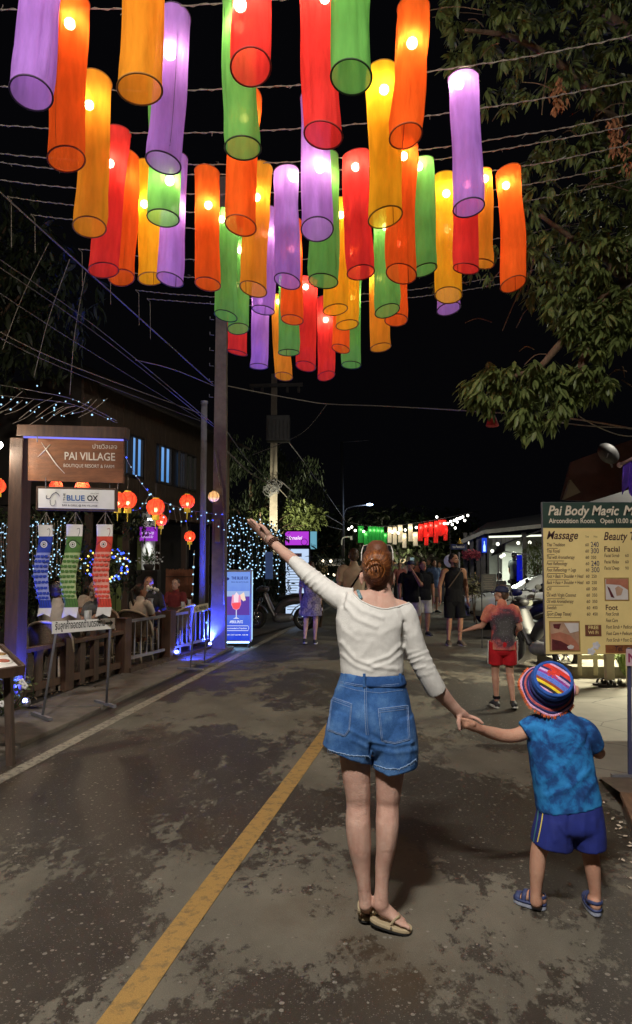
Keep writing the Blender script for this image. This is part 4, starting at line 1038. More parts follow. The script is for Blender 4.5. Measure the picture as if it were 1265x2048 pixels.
for i, c in enumerate(stripes):
    y0, y1 = -R_ + 2 * R_ * i / n, -R_ + 2 * R_ * (i + 1) / n
    e0, e1 = math.sqrt(max(0, R_ * R_ - y0 * y0)), math.sqrt(max(0, R_ * R_ - y1 * y1)); q = MB()
    def top(u, v):
        y = y0 + (y1 - y0) * v; e = e0 + (e1 - e0) * v; x = -e + 2 * e * u
        return hatc + rh @ (ang @ V((x, y, .083 + .013 * (1 - (x * x + y * y) / R_ ** 2) + .002 * sin(pi * v))))
    q.grid(top, 14, 3); part('crown_stripe', q, knit(c), hatr, True)
q = MB(); q.grid(lambda u, v: hatc + rh @ V((.002 + .03 * (v) * cos(2 * pi * u), .018 + .026 * v * sin(2 * pi * u), .099 - .004 * v + .003 * sin(9 * u * 2 * pi) * v)), 16, 3); part('crown_patch', q, knit('red'), hatr, True)
q = MB()
for i in range(150):
    a = rng.gauss(pi, .55) if i < 105 else rng.uniform(-1.9, -.6); base_ = hatc + rh @ V((cos(a) * .126 * wob(a, .126), sin(a) * .126 * wob(a, .126), -.030)); e = base_ + rh @ V((cos(a) * .011, sin(a) * .011, -.008 + rng.uniform(-.005, .005)))
    q.tube([base_, (base_ + e) / 2 + V((0, 0, .002)), e], [.003, .0026, .001], 4)
t_ = part('fringe', q, mat('orange_fringe', (.62, .13, .04), .9, .5, 30), hatr); t_['kind'] = 'stuff'
# sandals
m_sn = mat('navy_strap', (.03, .045, .13), .6, .2, 30); m_sp = mat('pale_sole', (.30, .33, .42), .7, .2, 60)
for h, t in ((BLh, BLt), (BRh, BRt)):
    h2 = V((h.x, h.y, .016)); t2 = V((t.x, t.y, .016)); ux = (t2 - h2).normalized(); uy = Z.cross(ux); L_ = (t2 - h2).length; c = (h2 + t2) / 2
    q = MB(); q.prism(sole_poly(L_ * 1.04, .072), c, ux, uy, .026); s = part('sandal', q, m_sp, boy, bevel=.006)
    q = MB(); q.prism(sole_poly(L_ * 1.05, .075), c + Z * .012, ux, uy, .010)
    def arc(k, w, hgt, r, lean=0): return bez2([h2.lerp(t2, k) + uy * w + Z * .01, h2.lerp(t2, k + lean) + uy * w * .8 + Z * hgt * .75, h2.lerp(t2, k + lean) + Z * hgt, h2.lerp(t2, k + lean) - uy * w * .8 + Z * hgt * .75, h2.lerp(t2, k) - uy * w + Z * .01], 16)
    q.tube(arc(.62, .034, .055, 0), [(.012, .003)] * 17, 6, side=ux); q.tube(arc(.84, .032, .038, 0), [(.014, .003)] * 17, 6, side=ux); q.tube(arc(.40, .033, .078, 0), [(.009, .003)] * 17, 6, side=ux)
    q.tube(bez2([h2.lerp(t2, .40) + uy * .032 + Z * .03, h2.lerp(t2, .12) + uy * .030 + Z * .045, h2.lerp(t2, -.0) + Z * .045, h2.lerp(t2, .12) - uy * .030 + Z * .045, h2.lerp(t2, .40) - uy * .032 + Z * .03], 16), [(.008, .003)] * 17, 6, side=Z)
    part('strap', q, m_sn, s, True)

# ------------------------------------------------------------------ everyone else
def cloth_mat(name, col, var=.15, scale=9): return mat(name, col, .88, var, scale, .2, 200, spec=.2)
m_black_c = cloth_mat('black_cotton', (.0055, .0055, .007)); m_dark_hair = mat('dark_hair', (.018, .011, .008), .5, .4, 60, .5, 120); m_brown_hair = mat('brown_hair', (.06, .03, .016), .5, .4, 60, .5, 120)
m_grey_hair = mat('grey_hair', (.26, .24, .21), .6, .4, 50, .6, 100); m_eye = mat('eye_white', (.6, .57, .52), .3, .05); m_iris = mat('iris', (.02, .012, .008), .2, .1); m_lip = mat('lip', (.30, .11, .09), .5, .1); m_brow = mat('eyebrow', (.02, .013, .01), .8, .1)
m_beard = mat('beard', (.025, .015, .011), .8, .4, 90, .6, 140)
def person(label, loc, rz=0.0, H=1.75, sk=None, pose=None, top=None, sleeve='short', bottom=None, leg='short', shoes=None, hair=None, style='short', female=False, head_yaw=0.0, head_pitch=0.0, beard=False, seat=False, group=None, fat=1.0, voxel=.011, dress=False, lower=True, face=True):
    sk = sk or m_skin2; s = H / 1.75; root = thing('person', label, 'person', loc, rz, group)
    sw = .165 if female else .188; hw = .095
    J = dict(pel=(0, 0, .93), waist=(0, .0, 1.07), chest=(0, 0, 1.27), neck=(0, 0, 1.47), head=(0, .015, 1.625),
             ls=(-sw, 0, 1.42), le=(-sw - .06, -.01, 1.13), lw=(-sw - .05, .06, .885), rs=(sw, 0, 1.42), re=(sw + .06, -.01, 1.13), rw=(sw + .05, .06, .885),
             lh=(-hw, 0, .92), lk=(-hw - .01, .02, .50), la=(-hw - .01, -.02, .085), rh=(hw, 0, .92), rk=(hw + .01, .02, .50), ra=(hw + .01, -.02, .085), lt=None, rt=None)
    if seat:
        for k in ('pel', 'waist', 'chest', 'neck', 'head', 'ls', 'le', 'lw', 'rs', 're', 'rw', 'lh', 'rh'): J[k] = (J[k][0], J[k][1], J[k][2] - .42)
        J['lk'] = (-hw - .03, .42, .50); J['rk'] = (hw + .03, .42, .50); J['la'] = (-hw - .03, .40, .085); J['ra'] = (hw + .03, .40, .085)
        J['le'] = (-sw - .06, .12, .76); J['re'] = (sw + .06, .12, .76); J['lw'] = (-sw + .02, .34, .74); J['rw'] = (sw - .02, .34, .74)
    if pose: J.update(pose)
    for k, v in J.items():
        if v is not None: J[k] = V(v) * s
    M_ = XF[root.name]
    def q_(p): return M_ @ V(p)
    hr_ = R3(head_pitch, 0, head_yaw); Rg = M_.to_3x3()
    def hd_(p): return M_ @ (J['neck'] + V((0, 0, .06)) * s + (J['head'] - J['neck'] - V((0, 0, .06)) * s) + hr_ @ (V(p) * s))
    SX = Rg @ X; SY = Rg @ Y
    f = fat
    def trunk(mb, grow=0.0, z_lo=0, z_hi=9, sup=2.3):
        keys = [(J['pel'] - V((0, 0, .06)) * s, .155, .115), (J['pel'], .168 if female else .160, .122), (J['waist'], .130 if female else .150, .098), (J['chest'] - V((0, 0, .06)) * s, .150 if female else .165, .108), (J['chest'] + V((0, 0, .06)) * s, .158 if female else .178, .108), (J['ls'].lerp(J['rs'], .5) + V((0, 0, -.01)) * s, .145 if female else .160, .085), (J['neck'] - V((0, 0, .025)) * s, .075, .065), (J['neck'] + V((0, 0, .03)) * s, .052, .054)]
        keys = keys[z_lo:len(keys) if z_hi > 8 else z_hi]
        limb(mb, [(q_(p), (a * f + grow) * s, (b_ * f + grow) * s) for p, a, b_ in keys], 20, side=SX, sup=sup)
    af = 0.86 if female else 1.0
    def arm(mb, a, grow=0.0, upto=2.0):
        S_, E_, W_ = J[a + 's'], J[a + 'e'], J[a + 'w']
        ks = [(S_ + (V((0, 0, S_.z)) * 0), .060 * af, .060 * af), (S_.lerp(E_, .35), .052 * af, .050 * af), (E_, .040 * af, .041 * af), (E_.lerp(W_, .3), .041 * af, .040 * af), (W_, .027 * af, .024 * af)]
        inner = J['neck'].lerp(S_, .55) - V((0, 0, .05)) * s
        pts = [(q_(inner), .055 * s * af + grow, .055 * s * af + grow)]
        if upto >= 2: pts += [(q_(p), a_ * s + grow, b_ * s + grow) for p, a_, b_ in ks]
        else:
            t = upto
            pts += [(q_(ks[0][0]), ks[0][1] * s + grow, ks[0][2] * s + grow), (q_(S_.lerp(E_, t)), .050 * af * s + grow * 1.2, .050 * af * s + grow * 1.2)]
        limb(mb, pts, 14, sub=4, round_ends=upto >= 2)
    def leg_(mb, a, grow=0.0, upto=3.0, flare=0.0):
        Hh, K_, A_ = J[a + 'h'], J[a + 'k'], J[a + 'a']
        ks = [(Hh, .088, .095), (Hh.lerp(K_, .5), .073, .078), (K_, .054, .056), (K_.lerp(A_, .28), .053, .058), (K_.lerp(A_, .7), .037, .040), (A_, .031, .036)]
        if upto >= 3: limb(mb, [(q_(p), a_ * s * f, b_ * s * f) for p, a_, b_ in ks], 14, side=SX, sub=4)
        else:
            e = Hh.lerp(K_, upto) if upto <= 1 else K_.lerp(A_, upto - 1)
            limb(mb, [(q_(Hh + V((0, 0, .02))), .092 * s * f + grow, .10 * s * f + grow), (q_(Hh.lerp(e, .5)), .088 * s * f + grow + flare * .5, .092 * s * f + grow + flare * .5), (q_(e), .080 * s * f + grow + flare, .084 * s * f + grow + flare)] if upto <= 1 else
                 [(q_(Hh), .092 * s * f + grow, .10 * s * f + grow), (q_(Hh.lerp(K_, .5)), .080 * s + grow, .082 * s + grow), (q_(K_), .064 * s + grow, .066 * s + grow), (q_(e), .055 * s + grow, .06 * s + grow)], 16, side=SX, round_ends=False)
    def toe_dir(a): 
        t = J[a + 't']; return (t - J[a + 'a']) if t is not None else V((.03 if a == 'r' else -.03, .17, -.055)) * s
    bb = MB(); trunk(bb)
    for a in 'lr':
        arm(bb, a)
        if lower: leg_(bb, a)
        W_, E_ = J[a + 'w'], J[a + 'e']; dr = (W_ - E_).normalized(); kc = W_ + dr * .085 * s
        side_ = dr.cross(V((1, 0, 0)) if abs(dr.x) < .8 else V((0, 0, 1))).normalized(); pn = dr.cross(side_)
        kn = [kc + side_ * (.030 - .02 * i) * s for i in range(4)]; sgn = 1 if a == 'l' else -1
        tp = [k + (dr * (.07, .08, .075, .055)[i] + pn * .028 * sgn) * s for i, k in enumerate(kn)]
        th = [W_ + (dr * .03 + side_ * .028) * s, W_ + (dr * .065 + side_ * .05) * s, W_ + (dr * .10 + side_ * .052) * s]
        hand(bb, q_(W_), [q_(p) for p in kn], [q_(p) for p in tp], [q_(p) for p in th], (.038 * s, .018 * s), .0098 * s, bend=.008 * s, bdir=Rg @ (pn * -sgn))
        if lower:
            A_ = J[a + 'a']; td = toe_dir(a)
            limb(bb, [(q_(A_ + V((0, -.045, -.045)) * s), .032 * s, .034 * s), (q_(A_ + V((0, .01, -.03)) * s), .036 * s, .036 * s), (q_(A_ + td * .55), .042 * s, .028 * s), (q_(A_ + td), .040 * s, .018 * s)], 14, side=SX)
    # head: skull, jaw, nose, ears
    limb(bb, [(q_(J['neck'] - V((0, 0, .02)) * s), .055 * s, .056 * s), (hd_((0, -.012, -.10)), .052 * s, .055 * s)], 14, side=SX)
    Rh = Rg @ hr_
    bb.ell(hd_((0, -.005, .028)), (.076 * s, .096 * s, .098 * s), 18, 14, Rh); bb.ell(hd_((0, .028, -.045)), (.057 * s, .066 * s, .072 * s), 16, 12, Rh); bb.ell(hd_((0, .058, -.088)), (.032 * s, .03 * s, .022 * s), 12, 8, Rh)
    limb(bb, [(hd_((0, .088, .018)), .009 * s), (hd_((0, .105, -.012)), .012 * s), (hd_((0, .108, -.026)), .015 * s)], 8, sub=3)
    for sx in (-1, 1): bb.ell(hd_((sx * .077, -.008, -.005)), (.011 * s, .02 * s, .032 * s), 8, 6, Rh)
    wpart('body', fuse('body', bb, voxel, 3), sk, root)
    if face:
        for sx in (-1, 1):
            q = MB(); q.ell(hd_((sx * .031, .086, .012)), (.014 * s, .010 * s, .0085 * s), 8, 6, Rh); e = part('eye', q, m_eye, root, True)
            q = MB(); q.ell(hd_((sx * .031, .0925, .012)), (.0065 * s, .005 * s, .0068 * s), 8, 6, Rh); part('iris', q, m_iris, e, True)
            q = MB(); q.tube([hd_((sx * .016, .095, .034)), hd_((sx * .032, .094, .039)), hd_((sx * .048, .082, .034))], [.005 * s, .006 * s, .004 * s], 5); part('eyebrow', q, m_brow, root, True)
        q = MB(); q.tube([hd_((-.024, .084, -.055)), hd_((-.010, .094, -.052)), hd_((0, .096, -.0535)), hd_((.010, .094, -.052)), hd_((.024, .084, -.055))], [.003 * s, .007 * s, .0075 * s, .007 * s, .003 * s], 6); part('mouth', q, m_lip, root, True)
        if beard:
            q = MB(); q.grid(lambda u, v: hd_(((.066 - .02 * v) * sin((u - .5) * 2.7), .028 + (.074 - .012 * v) * cos((u - .5) * 2.7), -.030 - .075 * v - .02 * cos((u - .5) * 2.7))), 16, 5); part('beard', q, m_beard, root, True)
            q = MB(); q.tube([hd_((-.034, .078, -.05)), hd_((0, .102, -.039)), hd_((.034, .078, -.05))], .006 * s, 6); part('moustache', q, m_beard, root, True)
    # clothes
    if top is not None:
        bb = MB(); trunk(bb, .014, 1 if not dress else 0, 9 if sleeve != 'none' else 7)
        if sleeve != 'none':
            for a in 'lr': arm(bb, a, .013 * s, .72 if sleeve == 'short' else 2.0)
        else:
            for a in 'lr': limb(bb, [(q_(J[a + 's'] * .62 + J['neck'] * .38 - V((0, 0, .10)) * s), .05 * s, .07 * s), (q_(J['neck'].lerp(J[a + 's'], .55) + V((0, 0, .012)) * s), .032 * s, .04 * s)], 12, side=SX)
        if dress: limb(bb, [(q_(J['waist']), .15 * s, .12 * s), (q_(J['pel'] - V((0, 0, .05)) * s), .215 * s, .16 * s), (q_(J['pel'] - V((0, 0, .33)) * s), .245 * s, .18 * s)], 22, side=SX, round_ends=False)
        else: limb(bb, [(q_(J['waist']), .150 * s * f, .115 * s * f), (q_(J['pel'] + V((0, 0, .0)) * s), .178 * s * f, .138 * s * f), (q_(J['pel'] - V((0, 0, .10 if not seat else 0.02)) * s), .182 * s * f, .142 * s * f)], 22, side=SX, sup=2.4, round_ends=False)
        sh_ = fuse('shirt', bb, voxel * .9, 3)
        sh_.update(); nn = [v.normal.copy() for v in sh_.vertices]
        for v, no in zip(sh_.vertices, nn): v.co += no * (.006 * noise.noise(v.co * 7) + .004 * noise.noise(v.co * 17))
        wpart('dress' if dress else 'shirt', sh_, top, root)
    if bottom is not None and lower:
        bb = MB(); limb(bb, [(q_(J['waist'] - V((0, 0, .03)) * s), .15 * s * f, .112 * s * f), (q_(J['pel']), .172 * s * f, .132 * s * f), (q_(J['pel'] - V((0, 0, .09)) * s), .165 * s * f, .125 * s * f)], 20, side=SX, sup=2.4)
        for a in 'lr': leg_(bb, a, .012 * s, {'short': .72, 'knee': .93, 'long': 1.95}[leg], .012 * s if leg != 'long' else 0)
        sh_ = fuse('shorts', bb, voxel * .9, 3); sh_.update(); nn = [v.normal.copy() for v in sh_.vertices]
        for v, no in zip(sh_.vertices, nn): v.co += no * (.006 * noise.noise(v.co * 8 + V((4, 0, 0))))
        wpart('shorts' if leg != 'long' else 'trousers', sh_, bottom, root)
    if shoes is not None and lower:
        for a in 'lr':
            A_ = J[a + 'a']; td = toe_dir(a); bb = MB()
            limb(bb, [(q_(A_ + V((0, -.05, -.045)) * s), .040 * s, .042 * s), (q_(A_ + V((0, .015, -.025)) * s), .043 * s, .046 * s), (q_(A_ + td * .6 + V((0, 0, .002))), .048 * s, .036 * s), (q_(A_ + td * 1.08), .044 * s, .026 * s)], 14, side=SX)
            sp_ = part('shoe', bb, shoes, root, True)
            q = MB(); h_, t_ = A_ + V((0, -.085, -.072)) * s, A_ + td * 1.18; h_.z = A_.z - .072 * s
            if J[a + 't'] is None: t_.z = h_.z
            ux = (Rg @ (t_ - h_)).normalized(); uy = (Rg @ Z).cross(ux).normalized(); q.prism(sole_poly((t_ - h_).length, .092 * s), q_((h_ + t_) / 2), ux, uy, .022 * s); part('shoe_sole', q, mat('white_rubber', (.55, .54, .5), .6, .1), sp_)
    if hair is not None:
        bb = MB()
        bb.ell(hd_((0, -.022, .048)), (.0825 * s, .094 * s, .088 * s), 18, 12, Rh); bb.ell(hd_((0, -.052, .0)), (.076 * s, .058 * s, .080 * s), 16, 12, Rh)
        if style == 'long':
            limb(bb, [(hd_((0, -.05, .02)), .082 * s, .06 * s), (hd_((0, -.075, -.09)), .09 * s, .05 * s), (hd_((0, -.09, -.20)), .085 * s, .04 * s), (hd_((.01, -.10, -.30)), .055 * s, .025 * s)], 16, side=SX)
        if style == 'ponytail':
            limb(bb, [(hd_((0, -.10, .05)), .025 * s), (hd_((0, -.15, .01)), .032 * s), (hd_((.01, -.15, -.12)), .028 * s), (hd_((.01, -.13, -.24)), .014 * s)], 12)
        if style == 'curly':
            g_ = random.Random(3)
            for i in range(46):
                a = g_.uniform(pi * .95, pi * 2.05) ; z = g_.uniform(-.22, .11); bb.ell(hd_((cos(a) * .10, sin(a) * .085 - .01, z)), .030 * s, 7, 5)
        hm = fuse('hair', bb, voxel * .8, 2)
        hm.update(); nn = [v.normal.copy() for v in hm.vertices]
        for v, no in zip(hm.vertices, nn): v.co += no * (.006 * noise.noise(v.co * 40))
        wpart('hair', hm, hair, root)
    return root, J, q_, hd_, Rg, Rh, s

# the older boy with a cap
def galaxy():
    m, nt, N, L, b = _nt('galaxy_print'); tc = N.new('ShaderNodeTexCoord'); mp = N.new('ShaderNodeMapping'); mp.vector_type = 'TEXTURE'; mp.inputs['Location'].default_value = (.01, -.1, .88); mp.inputs['Scale'].default_value = (.22, .6, .26); L.new(tc.outputs['Object'], mp.inputs[0])
    ln = N.new('ShaderNodeVectorMath'); ln.operation = 'LENGTH'; L.new(mp.outputs[0], ln.inputs[0]); n = N.new('ShaderNodeTexNoise'); n.inputs['Scale'].default_value = 9; n.inputs['Detail'].default_value = 6; L.new(tc.outputs['Object'], n.inputs['Vector'])
    ad_ = N.new('ShaderNodeMath'); ad_.operation = 'MULTIPLY_ADD'; ad_.inputs[1].default_value = 1.3; L.new(n.outputs[0], ad_.inputs[0]); L.new(ln.outputs['Value'], ad_.inputs[2]); r = N.new('ShaderNodeValToRGB'); e = r.color_ramp.elements; e[0].position = .4; e[0].color = (.085, .08, .078, 1); e[1].position = 1.0; e[1].color = (.66, .27, .15, 1)
    mr = N.new('ShaderNodeMath'); mr.operation = 'MULTIPLY'; mr.inputs[1].default_value = .50; L.new(ad_.outputs[0], mr.inputs[0])
    for p_, c in ((.56, (.055, .05, .055)), (.66, (.09, .045, .06)), (.74, (.40, .085, .08))): q_ = e.new(p_); q_.color = (*c, 1)
    L.new(mr.outputs[0], r.inputs[0]); vo = N.new('ShaderNodeTexVoronoi'); vo.inputs['Scale'].default_value = 70; L.new(tc.outputs['Object'], vo.inputs['Vector']); lt = N.new('ShaderNodeMath'); lt.operation = 'LESS_THAN'; lt.inputs[1].default_value = .16; L.new(vo.outputs['Distance'], lt.inputs[0])
    n2 = N.new('ShaderNodeTexNoise'); n2.inputs['Scale'].default_value = 6; L.new(tc.outputs['Object'], n2.inputs['Vector']); mu = N.new('ShaderNodeMath'); mu.operation = 'MULTIPLY'; L.new(lt.outputs[0], mu.inputs[0]); L.new(n2.outputs[0], mu.inputs[1])
    x = N.new('ShaderNodeMixRGB'); x.inputs[2].default_value = (.6, .6, .7, 1); L.new(mu.outputs[0], x.inputs[0]); L.new(r.outputs[0], x.inputs[1]); L.new(x.outputs[0], b.inputs['Base Color']); b.inputs['Roughness'].default_value = .9; b.inputs['Specular IOR Level'].default_value = .2; return m
m_gal = galaxy()
m_redsh = cloth_mat('red_shorts', (.42, .012, .018)); m_wht = cloth_mat('white_cloth', (.62, .61, .58)); m_sneak = mat('black_canvas_shoe', (.02, .02, .024), .7, .2)
loc = G(1008, 1416)
r_, J_, q_, hd_, Rg, Rh, s = person('boy in navy cap and red galaxy print shirt walking with red shorts', (loc.x, loc.y, 0), -.05, 1.36, m_skin3,
    dict(ls=(-.175, 0, 1.41), rs=(.175, 0, 1.41), le=(-.27, .08, 1.17), lw=(-.47, .14, 1.10), re=(.25, .0, 1.15), rw=(.26, .22, 1.08), la=(-.09, .05, .085), lk=(-.10, .06, .50), ra=(.10, -.16, .13), rk=(.105, .05, .50), rt=(.15, -.02, .03)),
    m_gal, 'short', m_redsh, 'short', m_sneak, m_brown_hair, 'short', False, .95, .05, voxel=.008)
m_cap = mat('navy_cap', (.012, .016, .05), .7, .2, 20, .2, 120)
q = MB(); q.grid(lambda u, v: hd_((cos(2 * pi * u) * .090 * cos(v * pi / 2) ** .6, -.012 + sin(2 * pi * u) * .108 * cos(v * pi / 2) ** .6, .035 + .092 * sin(v * pi / 2) ** .9)), 22, 8, closed=True); cp = part('cap', q, m_cap, r_, True); cp.modifiers.new('t', 'SOLIDIFY').thickness = .004
q = MB(); q.grid(lambda u, v: hd_(((u - .5) * .15 * (1 - .15 * v * v), .085 + .075 * v * (1 - (2 * u - 1) ** 2 * .35), .042 - .012 * v + .0 - .022 * (2 * u - 1) ** 2)), 10, 5); o_ = part('peak', q, m_cap, cp, True); o_.modifiers.new('t', 'SOLIDIFY').thickness = .006
q = MB(); q.ell(hd_((0, -.118, .045)), (.028 * s, .006, .010), 10, 6, Rh); part('emblem', q, m_wht, cp, True)
for sx in (-1, 1):
    q = MB(); Hh, K_ = J_['lh' if sx < 0 else 'rh'], J_['lk' if sx < 0 else 'rk']
    q.tube([q_(Hh.lerp(K_, t) + V((sx * .112 * s, -.01, .0))) for t in (-.1, .2, .45, .70)], [(.004, .022 * s)] * 4, 6, side=Rg @ X); part('side_stripe', q, m_wht, r_)
q = MB(); q.box(q_(J_['la'] + V((0, 0, .045))), (.085 * s, .09 * s, .03)); part('sock', q, m_black_c, r_)

# man in a black vest walking this way
loc = G(910, 1291)
m_sandal = mat('brown_sandal', (.06, .04, .028), .7, .3)
r_, J_, q_, hd_, Rg, Rh, s = person('bearded man in black vest and black shorts walking towards the viewer', (loc.x, loc.y, 0), pi + .12, 1.79, m_skin2,
    dict(le=(-.25, -.03, 1.14), lw=(-.235, .09, .90), re=(.265, -.05, 1.14), rw=(.29, .05, .905), lk=(-.105, .05, .50), rk=(.10, .0, .50), ra=(.10, -.08, .085)),
    m_black_c, 'none', m_black_c, 'knee', m_sandal, m_dark_hair, 'short', False, .55, 0, True)
q = MB(); q.tube(bez2([q_(V((-.13, .10, 1.46)) * s), q_(V((0, .14, 1.30)) * s), q_(V((.15, .13, 1.10)) * s)], 10), [(.012, .004)] * 11, 6); part('bag_strap', q, m_sandal, r_)
q = MB(); q.torus(q_(J_['lw'] + V((0, 0, .03))), .033 * s, .008, 14, 6, Rg); part('wrist_watch', q, m_black, r_, True)
# two men in black shirts
m_shorts_l = cloth_mat('pale_shorts', (.42, .40, .37)); y_ = 15.0
p_ = P(822, 1140, y_)
r_, J_, q_, hd_, Rg, Rh, s = person('man in black shirt and backwards cap walking with hand at his face', (p_.x, y_, 0), pi - .1, 1.66, m_skin2,
    dict(re=(.25, .10, 1.16), rw=(.24, .16, .92), le=(-.22, .20, 1.20), lw=(-.05, .17, 1.50)), m_black_c, 'short', m_shorts_l, 'knee', m_sneak, m_dark_hair, 'short', False, -.55, 0, fat=1.1)
q = MB(); q.grid(lambda u, v: hd_((cos(2 * pi * u) * .092 * cos(v * pi / 2) ** .6, -.012 + sin(2 * pi * u) * .11 * cos(v * pi / 2) ** .6, .045 + .085 * sin(v * pi / 2) ** .9)), 20, 7, closed=True); cp = part('cap', q, m_cap, r_, True)
p_ = P(846, 1150, 15.9)
person('man in black shirt half hidden behind the man with the backwards cap', (p_.x, 15.9, 0), pi + .2, 1.66, m_skin2, None, m_black_c, 'short', m_shorts_l, 'knee', m_sneak, m_dark_hair, 'short', False, .2, .15, fat=1.1)
# man seen from behind with a strap across his back
p_ = P(708, 1160, 12.2)
r_, J_, q_, hd_, Rg, Rh, s = person('man from behind in beige shirt with dark bag strap across his back', (p_.x, 12.2, 0), .1, 1.86, m_skin, None, cloth_mat('beige_shirt', (.40, .31, .24)), 'short', m_shorts_l, 'knee', m_sneak, m_brown_hair, 'short', fat=1.05)
q = MB(); q.tube(bez2([q_(V((.16, -.08, 1.44)) * s), q_(V((.05, -.145, 1.30)) * s), q_(V((-.12, -.155, 1.05)) * s)], 10), [(.016, .004)] * 11, 6); part('bag_strap', q, m_black_c, r_)
# woman in a patterned dress
loc = G(622, 1288)
m_pat = mat('patterned_dress', (.30, .27, .36), .85, .6, 26, col2=(.07, .05, .12)); m_pat2 = mat('ring_print', (.55, .48, .42), .85, .1)
r_, J_, q_, hd_, Rg, Rh, s = person('woman from behind in short patterned dress with bare legs', (loc.x, loc.y, 0), .05, 1.63, m_skin, dict(lk=(-.10, .02, .5), la=(-.13, -.12, .12), lt=(-.12, .04, .03), ra=(.09, .02, .085)), m_pat, 'short', None, 'short', mat('dark_shoe', (.02, .018, .016), .6, .2), m_brown_hair, 'long', True, dress=True)
bz = random.Random(2)
q = MB()
for i in range(26):
    a = bz.uniform(pi * 1.08, pi * 1.92); z = bz.uniform(.66, 1.18); w_ = .245 if z < .9 else .21; c = q_(V((cos(a) * (w_ + .012), sin(a) * (w_ * .75 + .012), z)) * s)
    rt = Rg @ R3(pi / 2, 0, a + pi / 2)
    for rr in (.034, .018): q.torus(c, rr, .0042, 14, 4, rt)
o_ = part('ring_pattern', q, m_pat2, r_); o_['kind'] = 'stuff'
# ------------------------------------------------------------------ left side: terrace restaurant
m_wood = mat('dark_wood', (.062, .030, .016), .6, .35, 3, .35, 30, stretch=(8, 8, 1))
m_woodr = mat('sign_wood', (.20, .072, .024), .5, .35, 3, .3, 30, stretch=(1, 8, 8))
m_woodb = mat('weathered_wood', (.055, .033, .022), .75, .4, 4, .4, 40, stretch=(6, 6, 1))
m_ivory = mat('ivory_paint', (.68, .65, .58), .6, .05); m_white = mat('white_board', (.68, .68, .66), .5, .05)
m_ink = mat('black_print', (.012, .012, .014), .7, .1); m_blueink = mat('blue_print', (.015, .10, .30), .7, .1)
m_paleink = mat('pale_carved_letters', (.66, .60, .50), .6, .1)
m_steelp = mat('painted_steel', (.17, .17, .19), .5, .2, 12, metal=.3)
m_rattan = mat('rattan_frame', (.45, .38, .29), .6, .2, 30); m_weave = mat('rattan_weave', (.11, .075, .05), .8, .5, 70, .7, 160)
def sheet(name, a, b_, c, d, t, m, parent, nrm=None, **k):
    """board through four corners, thickness t away from the viewer's side"""
    a, b_, c, d = V(a), V(b_), V(c), V(d); n = (b_ - a).cross(d - a).normalized() * t
    q = MB(); q.add([a, b_, c, d, a - n, b_ - n, c - n, d - n], [(0, 1, 2, 3), (7, 6, 5, 4), (0, 4, 5, 1), (1, 5, 6, 2), (2, 6, 7, 3), (3, 7, 4, 0)])
    return part(name, q, m, parent, **k)
# sign post with beam
pc = V((-3.30, 7.9, 0))
post = thing('sign_post', 'thick brown timber post with crossbeam that carries the hanging restaurant signs', 'sign post', pc)
q = MB(); q.box((-3.31, 7.9, 1.50), (.15, .26, 3.0)); part('post', q, m_wood, post, bevel=.01)
bL, bR = P(40, 862, 7.85), P(256, 868, 7.75)
q = MB(); q.beam(bL, bR, .14, .13); part('beam', q, m_wood, post, bevel=.008)
q = MB(); q.beam(P(48, 874, 7.8), P(247, 880, 7.72), .02, .02); part('light_strip', q, glow('cool_strip', (.25, .25, 1.0), 1.1), post)
# village sign
vs = thing('hanging_sign', 'brown wooden sign with carved white letters for the village resort', 'sign', P(150, 920, 7.78))
A, B_, C_, D_ = P(56, 961, 7.80), P(246, 966, 7.68), P(246.5, 882, 7.68), P(56, 876, 7.80)
bd = sheet('board', A, B_, C_, D_, .045, m_woodr, vs)
ux = (B_ - A).normalized(); uy = (D_ - A).normalized(); nn = ux.cross(uy).normalized()
def on_sign(px, py, d=7.735): return P(px, py, d) - nn * 0.0 
def bary(px, py):  # point of the sign plane in the photograph's position
    o = V((0, 0, CAMH)); dr = (P(px, py, 5) - o); t = (A - o).dot(nn) / dr.dot(nn); return o + dr * t + nn * .002
mpx = 7.74 / FPX
text('lettering', 'PAI VILLAGE', 22 * mpx, m_paleink, vs, bary(130, 919), ux, uy, width=106 * mpx, bold=.012)
text('lettering', 'BOUTIQUE RESORT & FARM', 9.5 * mpx, m_paleink, vs, bary(128, 934), ux, uy, width=106 * mpx)
text('lettering', 'ปายวิลเลจ', 13 * mpx, m_paleink, vs, bary(186, 897), ux, uy, width=51 * mpx)
q = MB(); q.tube([bary(83, 884), bary(96, 904), bary(114, 930), bary(130, 947)], [.002, .007, .006, .002], 5); q.tube([bary(101, 889), bary(88, 903), bary(76, 914)], [.004, .006, .002], 5); part('emblem', q, m_paleink, vs)
for i in (0, 1):
    q = MB(); px = 75 + 150 * i; q.tube([P(px, 872, 7.76), P(px, 884, 7.74)], .006, 5); part('hanger', q, m_steelp, vs)
